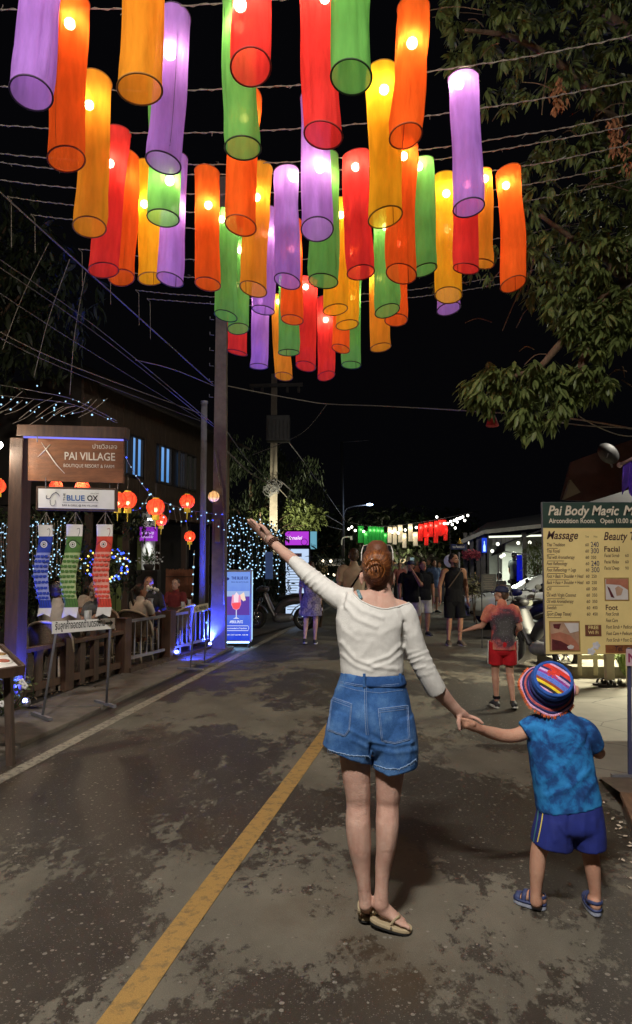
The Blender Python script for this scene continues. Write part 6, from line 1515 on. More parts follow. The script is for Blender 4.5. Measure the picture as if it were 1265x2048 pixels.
q = MB(); q.lathe([(.001, 0), (.045, 0), (.05, .12), (.035, .20), (.05, .26), (.044, .26), (.03, .2), (.001, .02)], 14, vz); part('vase', q, mat('vase_glass', (.4, .45, .5), .1, .1, spec=.8), vs_, True)
q = MB()
for i in range(12):
    e = vz + V((rng.gauss(0, .07), rng.gauss(0, .06), .34 + rng.uniform(0, .12))); q.ell(e, .03, 7, 5)
part('blossom', q, m_white, vs_, True)
m_tee = cloth_mat('beige_tee', (.36, .31, .26)); m_gry = cloth_mat('grey_tee', (.13, .145, .165)); m_wtop = cloth_mat('white_top', (.50, .46, .42)); m_drk = cloth_mat('dark_shirt', (.02, .02, .022))
person('seated man from behind in beige tee with dark cropped hair', (-3.37, 9.3, .03), -.2, 1.76, m_skin2, None, m_tee, 'short', None, hair=m_dark_hair, seat=True, lower=False, face=False)
person('seated woman facing the road with curly grey hair and grey tee', (-3.28, 10.75, .03), pi - .25, 1.66, m_skin, dict(lw=(.25, .42, .78), le=(-.05, .25, .80)), m_gry, 'short', None, hair=m_grey_hair, style='curly', seat=True, lower=False, female=True)
person('seated woman with dark ponytail and white top seen from behind', (-2.82, 11.45, .03), -.5, 1.64, m_skin2, None, m_wtop, 'short', None, hair=m_dark_hair, style='ponytail', seat=True, lower=False, female=True, head_yaw=-.5)
person('seated bearded man in dark shirt across from the ponytailed woman', (-2.99, 12.75, .03), pi + .3, 1.76, m_skin2, None, m_drk, 'long', None, hair=m_brown_hair, seat=True, lower=False, beard=True)

person('seated guest in pale shirt farther back on the terrace facing the road', (-3.85, 12.35, .03), pi + .5, 1.7, m_skin2, None, cloth_mat('pale_guest', (.42, .38, .34)), 'short', None, hair=m_dark_hair, seat=True, lower=False)
person('seated guest in maroon shirt at the table before the bamboo screen', (-2.75, 14.0, .03), pi - .2, 1.68, m_skin, None, cloth_mat('maroon_guest', (.16, .03, .03)), 'short', None, hair=m_brown_hair, seat=True, lower=False, female=True)
pd = P(150, 925, 10.6); pn_ = thing('added_pendant', 'added warm pendant lamp over the terrace tables unseen behind the village sign', 'lamp', pd)  # added lamp, out of sight, to warm the light on the diners
q = MB(); q.lathe([(.02, .14), (.16, 0), (.15, 0), (.015, .12)], 16, pd); part('lamp_shade', q, m_wood, pn_, True); q = MB(); q.ell(pd + Z * .02, .035, 10, 8); part('bulb', q, glow('pendant_bulb', (1, .8, .5), 20, False), pn_, True)
tl = bpy.data.lights.new('added_pendant_light', 'POINT'); tl.energy = 70; tl.color = (1, .78, .5); tl.shadow_soft_size = .06; o_ = bpy.data.objects.new('added_pendant_light', tl); link(o_); o_.location = pd - Z * .06
# ------------------------------------------------------------------ right side: massage board, stall, parked car, motorbike
m_board = mat('board_print_gold', (.80, .63, .27), .5, .12, 1.3); m_bgreen = mat('board_print_green', (.022, .048, .036), .5, .3, 2.5)
m_cream = mat('cream_letters', (.66, .58, .46), .6, .05); m_brownink = mat('brown_letters', (.055, .015, .02), .6, .1); m_pen = mat('pen_marks', (.045, .04, .09), .6, .1)
BDp = 7.6
mb_ = thing('massage_board', 'large massage price board with green header and gold lower panel', 'price board', P(1290, 1310, BDp))
x0 = P(1087, 1100, BDp).x; zt, zm, zb = P(1087, 1004, BDp).z, P(1090, 1056, BDp).z, P(1091, 1309, BDp).z; x1 = x0 + 2.45
q = MB(); q.box(((x0 + x1) / 2, BDp + .03, (zt + zb) / 2), (x1 - x0, .04, zt - zb)); part('backing', q, m_steelp, mb_)
sheet('panel', (x0 + .004, BDp, zb + .004), (x1, BDp, zb + .004), (x1, BDp, zm), (x0 + .004, BDp, zm), .006, m_board, mb_)
sheet('header', (x0 + .004, BDp, zm + .002), (x1, BDp, zm + .002), (x1, BDp, zt - .004), (x0 + .004, BDp, zt - .004), .006, m_bgreen, mb_)
kb = BDp / FPX
def bt(s_, px, py, hpx, wpx, m=m_brownink, shear=.0, bold=.0, align='LEFT'): return text('lettering', s_, hpx * kb * 1.35, m, mb_, P(px, py, BDp - .001), X, Z, align, width=wpx * kb, shear=shear, bold=bold)
bt('Pai Body', 1097, 1030, 20, 83, m_cream, .25, .022); bt('Magic', 1184, 1030, 20, 55, m_cream, .25, .022); bt('Massage', 1247, 1030, 20, 95, m_cream, .25, .022)
bt('Aircondition Room.', 1098, 1046, 10, 94, m_cream, 0, .018); bt('Open 10.00 am - 10.00 pm', 1201, 1046, 10, 128, m_cream, 0, .018)
bt('Massage', 1094, 1078, 17, 63, m_brownink, .3, .015); bt('Beauty Treatment', 1208, 1080, 17, 125, m_brownink, .3, .015)
L1 = ['Thai Tradition', 'Thai Royal', 'Thai with Aromatherapy', 'Foot Reflexology', 'Foot Reflexology + Legs', 'Foot + Back + Shoulder + Head', 'Back + Face + Shoulder + Head', 'Oil', 'Oil with Virgin Coconut', 'Oil with Aromatherapy', 'Swedish', 'Sport (Deep Tissue)']
PR = ['240', '300', '350', '240', '300', '250', '250', '200', '350', '350', '400', '450']
m_small = mat('brown_small', (.12, .06, .03), .6, .1)
for i, (a, p_) in enumerate(zip(L1, PR)):
    y = 1092.5 + 12.6 * i
    bt(a, 1094, y, 7.2, 2.45 * len(a) + 2, m_brownink, .2, .012); bt('60', 1171 + .3 * i, y, 6.3, 7, m_brownink, .1, .01)
    bt(p_, 1182 + .35 * i, y + (1.5 if i in (0, 1, 3, 4) else 0), 11 if i in (0, 1, 3, 4) else 6.5, 16 if i in (0, 1, 3, 4) else 10, m_pen if i in (0, 1, 3, 4) else m_brownink, 0, .008)
    q = MB(); q.box(P(1094 + .8 * len(a), y + 4.2, BDp - .001), (1.5 * len(a) * kb, .001, 1.1 * kb)); part('small_print', q, m_small, mb_)
bt('Time', 1171, 1075, 4, 7); bt('Price', 1188, 1075, 4, 7)
bt('Facial', 1209, 1103, 11, 31, m_brownink, 0, .02)
for i, (a, t) in enumerate((('Facial Scrub', '60'), ('Facial Relax', '60'), ('Facial Deep', '90'))): bt(a, 1209, 1114 + 12.6 * i, 7, 30, m_brownink, .2, .008); bt(t, 1251, 1114 + 12.6 * i, 6.5, 7)
bt('Foot', 1212, 1220, 11, 24, m_brownink, 0, .02)
for i, a in enumerate(('Foot Scrub', 'Foot Care', 'Foot Scrub + Pedicure', 'Foot Care + Pedicure', 'Foot Scrub + Foot Care')): bt(a, 1212 + .4 * i, 1231 + 13 * i, 7.2, 2.6 * len(a), m_brownink, .2, .012)
def pic(n, x0_, y0_, x1_, y1_, m, fr=True, o=.003):
    if fr: 
        q = MB(); q.box(P((x0_ + x1_) / 2, (y0_ + y1_) / 2, BDp - .002), ((x1_ - x0_ + 5) * kb, .003, (y1_ - y0_ + 5) * kb)); part('picture_frame', q, mat('gold_edge', (.32, .20, .06), .4, .3, 9), mb_)
    q = MB(); q.box(P((x0_ + x1_) / 2, (y0_ + y1_) / 2, BDp - .002 - o), ((x1_ - x0_) * kb, .003, (y1_ - y0_) * kb)); return part(n, q, m, mb_)
def shape(n, poly, m, o=.008): q = MB(); q.prism([(P(x, y, BDp).x, P(x, y, BDp).z) for x, y in poly], (0, BDp - o, 0), X, Z, .002); return part(n, q, m, mb_)
m_ph = mat('photo_tan', (.40, .25, .17), .5, .3, 6); m_phs = mat('photo_skin', (.42, .16, .10), .5, .2, 8); m_phw = mat('photo_white', (.6, .56, .55), .5, .1); m_phd = mat('photo_dark', (.10, .015, .02), .5, .4, 12)
pic('photo', 1102, 1245, 1158, 1300, m_ph); shape('photo_figure', [(1102, 1268), (1120, 1264), (1140, 1270), (1152, 1282), (1158, 1292), (1158, 1300), (1104, 1300)], m_phs); shape('photo_figure', [(1104, 1278), (1122, 1282), (1140, 1292), (1140, 1300), (1104, 1300)], m_phd, .010); shape('photo_figure', [(1134, 1293), (1141, 1289), (1148, 1292), (1146, 1297), (1137, 1298)], m_phw, .012); shape('photo_figure', [(1128, 1246), (1157, 1246), (1157, 1262), (1140, 1266)], m_phw, .010)
shape('photo_figure', [(1106, 1248), (1122, 1247), (1118, 1258), (1108, 1256)], m_phd, .010)
pic('photo', 1212, 1158, 1256, 1199, m_phw); shape('photo_figure', [(1212, 1158), (1256, 1158), (1256, 1180), (1240, 1170), (1212, 1168)], m_phs); shape('photo_figure', [(1230, 1176), (1236, 1172), (1246, 1178), (1242, 1190), (1233, 1192)], m_ph, .010); shape('photo_figure', [(1214, 1172), (1219, 1176), (1229, 1196), (1222, 1194)], m_phd, .010)
pic('badge', 1171, 1250, 1203, 1272, mat('badge_brown', (.16, .06, .035), .4, .3, 20), False); bt('FREE', 1177, 1258, 7, 20, m_board, 0, .02); o_ = text('lettering', 'Wi Fi', 7 * kb * 1.3, m_board, mb_, P(1177, 1268, BDp - .008), X, Z, width=20 * kb, bold=.02)
for o_ in [c for c in mb_.children if c.name.startswith('lettering')][-2:-1]: o_.location.y -= .006
pic('phone_bar', 1212, 1290, 1300, 1306, mat('phone_bar', (.22, .08, .03), .4, .5, 6), False); text('lettering', 'Tel.', 11 * kb * 1.3, m_brownink, mb_, P(1230, 1302, BDp - .008), X, Z, width=17 * kb, shear=.2, bold=.02)
for cx, cy in ((1183, 1303), (1193, 1291)):
    for k in range(5):
        a = 2 * pi * k / 5; q = MB(); q.ell(P(cx + cos(a) * 4.5, cy + sin(a) * 4.5, BDp - .006), (.021, .002, .018), 8, 5, R3(0, a, 0)); part('flower_petal', q, mat('petal', (.6, .6, .66), .6), mb_)
for x in (x1 - .1, x1 - 1.0):
    q = MB(); q.beam((x, BDp + .09, 0), (x, BDp + .09, zt - .05), .05, .05, Y); part('leg', q, m_steelp, mb_)
# blue pole in front with a small pink notice
bp_ = thing('sign_pole', 'slim blue painted pole with small pink notice at the right edge', 'pole', (2.33, 5.41, 0))
q = MB(); q.beam((2.335, 5.41, 0), P(1259, 1296, 5.41), .024, .024, Y); part('pole', q, mat('blue_paint', (.05, .055, .12), .5, .2), bp_)
sheet('notice', P(1253, 1332, 5.38), P(1300, 1332, 5.38), P(1300, 1298, 5.38), P(1253, 1298, 5.38), .006, mat('pink_card', (.50, .36, .40), .6, .1), bp_); text('lettering', 'NO', .09, mat('pink_ink', (.25, .02, .08), .6), bp_, P(1257, 1324, 5.378), X, Z, bold=.03)
q = MB(); q.beam((2.2, 5.41, .035), (2.9, 5.41, .035), .04, .03); part('foot', q, m_steelp, bp_)
# porch: post, rail, baluster, lamp, shop front
po = thing('porch_railing', 'cream painted porch railing and post behind the massage board', 'railing', (3.75, 9.3, 0)); m_crm = mat('cream_paint', (.58, .54, .36), .6, .1)
for px, w_ in ((1219, .10), (1262, .09)):
    b_ = P(px, 1340, 9.4); q = MB(); q.beam((b_.x, 9.4, 0), (b_.x, 9.4, 1.0), w_, w_, Y); part('post', q, m_crm, po)
a_, c_ = P(1160, 1340, 10.05).x, 7.0
for z in (.30, .62):
    q = MB(); q.beam((a_, 10.05, z), (c_, 10.05, z), .05, .06); part('rail', q, m_crm, po)
for i in range(16):
    x = a_ + (c_ - a_) * i / 15; q = MB(); q.beam((x, 10.05, .05), (x, 10.05, .62), .05, .04, Y); part('baluster', q, m_crm, po)
shop = thing('massage_shop', 'massage shop with sloped grey roof behind the price board', 'building', (6, 12, 0)); m_roof = mat('grey_roof', (.11, .115, .12), .7, .2, 3, .3, 20); m_wallc = mat('shop_wall', (.20, .17, .12), .8, .12, 3)
q = MB(); q.box((6.8, 12.2, 1.15), (4.6, .12, 2.3)); part('front_wall', q, m_wallc, shop)
A = P(1160, 1008, 9.4); q = MB(); q.add([P(1165, 1008, 9.4), (9, 9.4, P(1165, 1008, 9.4).z), (9, 12.4, P(1262, 978, 12.4).z), P(1262, 978, 12.4)], [(0, 1, 2, 3)]); rf = part('roof', q, m_roof, shop); rf.modifiers.new('t', 'SOLIDIFY').thickness = .05
q = MB(); q.add([P(1140, 925, 14), P(1290, 870, 14), P(1290, 1010, 14), P(1120, 1000, 14)], [(0, 1, 2, 3)]); rf = part('back_roof', q, mat('red_roof', (.06, .022, .018), .7, .3, 4), shop); rf.modifiers.new('t', 'SOLIDIFY').thickness = .08
q = MB(); q.prism([(P(1126, 1000, 13.5).x, P(1126, 1000, 13.5).z), (P(1160, 995, 13.5).x, P(1160, 985, 13.5).z), (P(1140, 960, 13.5).x, P(1140, 960, 13.5).z)], (0, 13.5, 0), X, Z, .1); part('gable', q, m_wallc, shop)
q = MB(); q.box((5.4, 10.35, 2.18), (1.3, .06, .05)); part('tube_lamp', q, glow('porch_tube', (1, .93, .66), 9, False), shop)
q = MB(); q.box((5.4, 10.35, 2.23), (1.4, .10, .05)); part('lamp_bracket', q, m_white, shop)
pl = bpy.data.lights.new('porch_light', 'AREA'); pl.shape = 'RECTANGLE'; pl.size = 1.3; pl.size_y = .12; pl.energy = 520; pl.color = (1, .92, .66); o_ = bpy.data.objects.new('porch_light', pl); link(o_); o_.location = (5.4, 10.35, 2.14); o_.rotation_euler = (0, 0, 0)
sd = thing('satellite_dish', 'round grey satellite dish on the dark roof at right', 'satellite dish', P(1217, 907, 13)); q = MB(); q.lathe([(.001, .06), (.12, .045), (.22, .0), (.21, -.012), (.11, .03), (.001, .045)], 24, P(1217, 907, 13), R3(pi / 2 - .35, 0, .2)); part('dish', q, mat('dish_grey', (.05, .05, .055), .6, .15), sd, True)
q = MB(); q.tube([P(1219, 912, 13), P(1225, 935, 13)], .018, 6); q.tube([P(1214, 915, 12.8), P(1217, 907, 12.8)], .01, 5); part('arm', q, m_steelp, sd)
fl = thing('purple_flag', 'shiny purple cloth banner on a rounded pole at the right edge', 'banner', P(1255, 930, 8.9)); q = MB(); q.tube([P(1240, 930, 8.9), P(1290, 905, 8.5)], .022, 10); q.ell(P(1240, 930, 8.9), .036, 10, 8); part('pole', q, mat('pinkish_pole', (.3, .2, .2), .5, .2), fl, True)
q = MB(); q.grid(lambda u, v: P(1247 + 40 * u, 926 - 16 * u + 64 * v * (1 - .2 * sin(u * 9)), 8.85 - .3 * u) + V((0, .04 * sin(u * 16 + v * 2), 0)), 24, 8); part('cloth', q, mat('purple_satin', (.07, .03, .32), .25, .3, 6), fl, True)
# footwear left on the apron
m_shoe = mat('black_foam', (.018, .017, .016), .6, .2)
def slip(label, px, py, rz):
    g_ = G(px, py, .02); r = thing('sandal', label, 'sandal', (g_.x, g_.y, .02), rz, 'sandals left on the lit apron'); q = MB(); q.prism(sole_poly(.27, .10), (0, 0, .016), X, Y, .03); part('sole', q, m_shoe, r, local=True, bevel=.006)
    for k in (-.02, .06): q = MB(); q.tube([V((k, cos(a) * .05, .03 + sin(a) * .055)) for a in [pi * i / 10 for i in range(11)]], [(.022, .005)] * 11, 6, side=X); part('strap', q, m_shoe, r, True, local=True)
for l, px, py, rz in (('black sandal nearest the price board on the lit apron', 1180, 1349, .2), ('left black strap sandal of the cluster under the board', 1203, 1370, .4), ('middle black strap sandal of the cluster under the board', 1217, 1374, .1), ('right black strap sandal of the cluster under the board', 1230, 1371, -.3)): slip(l, px, py, rz)
def grass_plant(label, c, n, h, m, spread=.35):
    r = thing('spiky_plant', label, 'plant', c); q = MB(); g = random.Random(int(c[0] * 100))
    for i in range(n):
        a = g.uniform(0, 6.28); l = h * g.uniform(.6, 1.1); sp = g.uniform(.3, 1) * spread; u = V((cos(a), sin(a), 0)); w = V((-sin(a), cos(a), 0)) * .012
        p0 = V(c); p1 = p0 + u * sp * .4 + Z * l * .8; p2 = p0 + u * sp + Z * l * g.uniform(.4, .95); q.add([p0 - w, p0 + w, p1 + w, p1 - w, p2], [(0, 1, 2, 3), (3, 2, 4)])
    o_ = part('leaf', q, m, r); o_['kind'] = 'stuff'
m_lg = mat('light_leaf', (.16, .22, .06), .5, .4, 20)
grass_plant('spiky light green plant on the lit apron', P(1250, 1352, 9.7) * 1.0, 90, .42, m_lg, .4)
# open food stall far right, with roof, counter, lamps
ST = 24.0
stl = thing('food_stall', 'open roadside restaurant stall with pale roof edge and bright white interior', 'stall', P(1010, 1200, ST)); m_post = mat('grey_post', (.10, .095, .085), .7, .2); m_int = mat('white_interior', (.5, .52, .47), .7, .08)
q = MB(); q.add([P(922, 1083, 22), P(968, 1062, 22), P(1130, 1044, 22), P(1130, 1020, 28), P(975, 1045, 30), P(930, 1075, 28)], [(0, 1, 4, 5), (1, 2, 3, 4)]); rf = part('roof', q, m_roof, stl); rf.modifiers.new('t', 'SOLIDIFY').thickness = .06
q = MB(); q.beam(P(922, 1084, 21.9), P(968, 1064, 21.9), .05, .12); q.beam(P(968, 1064, 21.9), P(1130, 1047, 21.9), .05, .12); part('fascia', q, mat('pale_fascia', (.35, .36, .33), .6, .2), stl)
sheet('back_wall', P(968, 1170, 28), P(1130, 1170, 28), P(1130, 1066, 28), P(968, 1072, 28), .1, m_int, stl); sheet('back_wall', P(1005, 1170, 26.5), P(1045, 1170, 26.5), P(1045, 1075, 26.5), P(1005, 1078, 26.5), .1, m_int, stl)
for px in (932, 944, 957, 968, 975, 1050):
    b_ = P(px, 1150, 22.2); q = MB(); q.beam((b_.x, 22.2, 0), (b_.x, 22.2, 2.55), .11 if px != 968 else .2, .11, Y); part('post', q, m_post, stl)
q = MB(); q.beam(P(930, 1165, 22.1), P(1010, 1165, 22.1), .3, .12); part('counter', q, m_post, stl)
sheet('counter_front', P(930, 1205, 22.2), P(970, 1205, 22.2), P(970, 1166, 22.2), P(930, 1166, 22.2), .05, m_post, stl)
q = MB(); q.beam(P(975, 1074, 24), P(1120, 1070, 24), .12, .06); part('tube_lamp', q, glow('stall_tube', (.95, 1, .8), 1.3, False), stl)
sl = bpy.data.lights.new('stall_light', 'AREA'); sl.size = 2.4; sl.size_y = .4; sl.shape = 'RECTANGLE'; sl.energy = 330; sl.color = (.93, 1, .82); o_ = bpy.data.objects.new('stall_light', sl); link(o_); o_.location = P(1040, 1085, 24.2)
for k, px in enumerate((985, 995, 1004, 1012, 1020)):
    sheet('menu_card', P(px, 1090 - k * 1.5, 26.2), P(px + 7, 1090 - k * 1.5, 26.2), P(px + 7, 1078 - k * 1.5, 26.2), P(px, 1078 - k * 1.5, 26.2), .01, m_white, stl)
for k, (px, py) in enumerate(((985, 1102), (996, 1088), (1037, 1086), (1008, 1110), (940, 1086), (1003, 1113), (1060, 1085))):
    single('pendant_bulb', MB().ell(P(px, py, 24.5), .06, 10, 8), glow('stall_bulb', (1, .98, .8), 2.5, False), ['leftmost', 'second', 'third', 'fourth', 'fifth', 'sixth', 'rightmost'][k] + ' bare bulb glowing inside the roadside stall', 'light bulb', P(px, py, 24.5), True, 'bulbs inside the stall')
# beer neon, flower box, seated guest, cook with blue banner
ns = thing('bottle_sign', 'blue glowing sign with white bottle on the stall post', 'sign', P(969, 1090, 22)); sheet('panel', P(965, 1105, 21.95), P(974, 1105, 21.95), P(974, 1076, 21.95), P(965, 1076, 21.95), .05, glow('neon_blue', (.02, .07, .75), .9), ns)
q = MB(); q.lathe([(.001, 0), (.035, 0), (.035, .16), (.012, .24), (.012, .32), (.001, .32)], 12, P(969.5, 1103, 21.88)); part('bottle', q, glow('bottle_white', (.5, .8, 1), 1.4, False), ns, True)
pf = thing('flower_box', 'row of pink flowers hanging on the stall front', 'flower box', P(940, 1110, 21.9)); q = MB()
for i in range(320):
    c = P(rng.uniform(926, 960), 1110 + rng.gauss(0, 4), 21.8) + V((0, rng.uniform(-.1, .1), 0)); s_ = .045; r = R3(rng.uniform(-1, 1), rng.uniform(-1, 1), rng.uniform(0, 6)); q.add([c + r @ V((s_, 0, 0)), c + r @ V((0, s_, 0)), c + r @ V((-s_, 0, 0)), c + r @ V((0, -s_, 0))], [(0, 1, 2, 3)])
o_ = part('blossom', q, mat('pink_petals', (.55, .12, .15), .7, .4, 40), pf); o_['kind'] = 'stuff'
q = MB(); q.beam(P(926, 1115, 21.85), P(960, 1115, 21.85), .12, .10); part('trough', q, m_post, pf)
p_ = P(999, 1150, 23.2); person('seated guest in pale shirt at the stall counter seen from behind', (p_.x, 23.2, 0), .3, 1.7, m_skin2, None, cloth_mat('peach_shirt', (.5, .36, .28)), 'short', None, hair=m_dark_hair, seat=True, lower=False, face=False, voxel=.018)
p_ = P(1029, 1130, 23.6); person('stall cook in dark shirt and brimmed hat beside blue banner', (p_.x, 23.6, .25), -1.2, 1.72, m_skin2, None, cloth_mat('slate_shirt', (.05, .06, .06)), 'short', m_black_c, 'long', m_sneak, m_dark_hair, voxel=.018)
q = MB(); q.lathe([(.001, .12), (.09, .10), (.10, .02), (.19, -.01), (.10, 0), (.001, .02)], 14, P(1030, 1112, 23.6)); single('brimmed_hat', q, mat('olive_hat', (.10, .09, .05), .8), 'olive brimmed hat worn by the stall cook', 'hat', P(1030, 1112, 23.6), True)
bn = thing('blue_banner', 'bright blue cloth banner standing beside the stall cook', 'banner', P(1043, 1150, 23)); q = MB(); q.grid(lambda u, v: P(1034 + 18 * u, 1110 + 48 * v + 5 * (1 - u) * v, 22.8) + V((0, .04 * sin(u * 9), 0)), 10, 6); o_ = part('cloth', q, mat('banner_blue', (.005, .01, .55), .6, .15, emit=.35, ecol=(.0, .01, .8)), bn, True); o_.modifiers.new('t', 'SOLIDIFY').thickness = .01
q = MB(); b_ = P(1051, 1290, 22.7); q.tube([(b_.x, 22.7, 0), (b_.x, 22.7, P(1051, 1108, 22.7).z)], .025, 8); part('pole', q, mat('blue_pole', (.03, .05, .30), .5), bn, True)
pr = thing('parasol', 'folded dark grey parasol canopy between the stall and the board', 'parasol', P(1000, 1110, 20)); q = MB(); q.add([P(1012, 1086, 19.5), P(1011, 1103, 19.5), P(984, 1112, 20.5), P(996, 1094, 20.5)], [(0, 1, 2, 3)]); o_ = part('canopy', q, mat('grey_canvas', (.10, .10, .10), .8, .2), pr); o_.modifiers.new('t', 'SOLIDIFY').thickness = .02
q = MB(); q.tube([P(1012, 1086, 19.5), P(1095, 1056, 17)], .02, 6); q.tube([P(1011, 1103, 19.5), P(1060, 1110, 19.5)], .015, 6); q.beam((P(996, 1094, 20.5).x, 20.4, 0), P(996, 1094, 20.4), .03, .03, Y); part('pole', q, m_steelp, pr)
# street name sign
sn = thing('street_name_sign', 'dark blue street name sign with golden spire ornament', 'sign', P(920, 1160, 19)); d = 19.0
q = MB(); b_ = P(919, 1160, d); q.tube([(b_.x, d, 0), (b_.x, d, P(919, 1104, d).z)], .03, 8); part('pole', q, m_steelp, sn, True)
sheet('plate', P(903, 1099, d - .05), P(933, 1099, d - .05), P(933, 1088, d - .05), P(903, 1088, d - .05), .04, mat('sign_blue', (.02, .035, .13), .5, .1), sn); text('lettering', 'ถนน ชัยสงคราม ซ.1', .09, m_white, sn, P(906, 1096, d - .055), X, Z, width=24 * d / FPX, bold=.03)
q = MB(); q.lathe([(.001, 0), (.10, 0), (.05, .05), (.03, .10), (.008, .14), (.001, .20)], 10, P(920, 1088, d)); part('spire', q, mat('gold_ornament', (.5, .33, .06), .4, .2, metal=.5), sn, True)
# blackboard on a stand
bk = thing('blackboard', 'black menu board with faint writing on a slim stand beside the car', 'menu board', P(975, 1290, 13.5)); d = 13.6
sheet('board', P(963, 1181, d), P(993, 1181, d), P(993, 1148, d), P(963, 1148, d), .03, mat('black_slate', (.012, .012, .013), .6, .2), bk)
for k in range(8): q = MB(); q.box(P(978, 1152 + 3.6 * k, d - .003), ((22 - (k % 3) * 4) * d / FPX, .001, .006)); part('chalk_line', q, mat('chalk', (.16, .13, .11), .8), bk)
for px in (964, 992): q = MB(); b_ = P(px, 1181, d); q.tube([b_, (b_.x, d + .05, 0)], .010, 6); part('leg', q, m_ink, bk)
# white car, nose to the left
def car(label, nose, d, L_=4.2, m=None):
    r = thing('parked_car', label, 'car', (nose, d, 0)); x = lambda t: nose + t
    bodym = m; W_ = 1.68
    prof = [(0.00, .42), (.02, .62), (.18, .74), (.9, .84), (1.25, .90), (1.75, 1.20), (2.15, 1.33), (2.9, 1.33), (3.5, 1.15), (3.9, .92), (4.15, .86), (4.2, .45)]
    bot = [(0.0, .30), (4.2, .30)]
    rings = []
    for (t, z) in prof:
        hw_ = W_ / 2 * (1 - .10 * max(0, (z - .9) / .45)) * (1 - .12 * max(0, 1 - t / .5) - .08 * max(0, (t - 3.7) / .5)); low = .26 if .3 < t < 3.9 else .34
        sh_ = min(z, .86); hb = W_ / 2 * (1 - .12 * max(0, 1 - t / .5) - .08 * max(0, (t - 3.7) / .5))
        rings.append([V((x(t), d - hb * .96, low)), V((x(t), d - hb, .5)), V((x(t), d - hb, sh_ - .06)), V((x(t), d - hb * .96, sh_)), V((x(t), d - hw_ * (.86 if z > .9 else .93), max(z - .02, sh_ + .005))), V((x(t), d, z + .025)), V((x(t), d + hw_ * (.86 if z > .9 else .93), max(z - .02, sh_ + .005))), V((x(t), d + hb * .96, sh_)), V((x(t), d + hb, .5)), V((x(t), d + hb * .96, low))])
    q = MB(); q.loft(rings); o_ = part('body', q, bodym, r, True)
    mg_ = mat('car_glass', (.012, .014, .015), .08, .1, spec=.7)
    q = MB(); fy = lambda z: d - W_ / 2 * (1 - .10 * max(0, (z - .9) / .45)) * .90 - .012
    for poly in ([(1.42, .92), (2.05, 1.27), (2.35, 1.28), (2.35, .92)], [(2.42, .92), (2.42, 1.28), (2.88, 1.28), (3.45, 1.12), (3.6, .94)]):
        q.add([V((x(t), fy(z) - .03, z)) for t, z in poly], [tuple(range(len(poly)))])
    part('side_window', q, mg_, r)
    q = MB(); q.add([V((x(1.28), d - .66, .925)), V((x(1.28), d + .66, .925)), V((x(2.08), d + .55, 1.33)), V((x(2.08), d - .55, 1.33))], [(0, 1, 2, 3)]); part('windscreen', q, mg_, r)
    for t in (.78, 3.42):
        for s_ in (-1, 1):
            q = MB(); q.torus((x(t), d + s_ * (W_ / 2 - .08), .31), .235, .085, 26, 8, R3(pi / 2, 0, 0)); w = part('wheel', q, m_ink, r, True)
            q = MB(); q.lathe([(.001, -.02), (.2, -.01), (.2, .03), (.001, .03)], 18, (x(t), d + s_ * (W_ / 2 - .04), .31), R3(pi / 2, 0, 0)); part('hub', q, m_steelp, w, True)
            q = MB()
            for k in range(7): a = 2 * pi * k / 7; c = V((x(t), d + s_ * (W_ / 2 + .0), .31)); q.beam(c, c + V((cos(a) * .19, 0, sin(a) * .19)), .05, .02, Y)
            part('spoke', q, mat('alloy', (.6, .62, .66), .3, .1, metal=.6), w)
    q = MB(); q.ell((x(.16), d - .62, .60), (.17, .14, .06), 12, 8, R3(0, -.3, 0)); part('headlight', q, mat('headlamp', (.25, .27, .3), .1, .2, spec=.8), r, True)
    q = MB(); q.ell((x(.02), d - .25, .50), (.03, .45, .07), 10, 6); part('grille', q, m_ink, r, True)
    q = MB(); q.ell((x(.08), d - .70, .42), (.08, .08, .05), 8, 6); part('fog_lamp', q, m_ink, r, True)
    q = MB(); q.ell((x(1.55), d - .92, .95), (.09, .07, .06), 10, 8); part('mirror', q, bodym, r, True)
    q = MB(); q.box((x(.0), d - .3, .38), (.012, .38, .10)); part('number_plate', q, m_white, r)
    q = MB(); q.box((x(2.2), d - W_ / 2 - .006, .72), (.18, .015, .02)); part('door_handle', q, m_steelp, r)
    q = MB(); q.tube([(x(1.35), d - W_ / 2 - .002, .36), (x(1.33), d - W_ / 2 - .002, .84)], .005, 4); q.tube([(x(2.40), d - W_ / 2 - .002, .36), (x(2.40), d - W_ / 2 - .002, .84)], .005, 4); part('door_seam', q, m_ink, r)
car('white sedan parked nose to the left in front of the stall', P(926, 1200, 18).x, 18, m=mat('car_paint', (.60, .64, .62), .25, .03, 3, spec=.6))
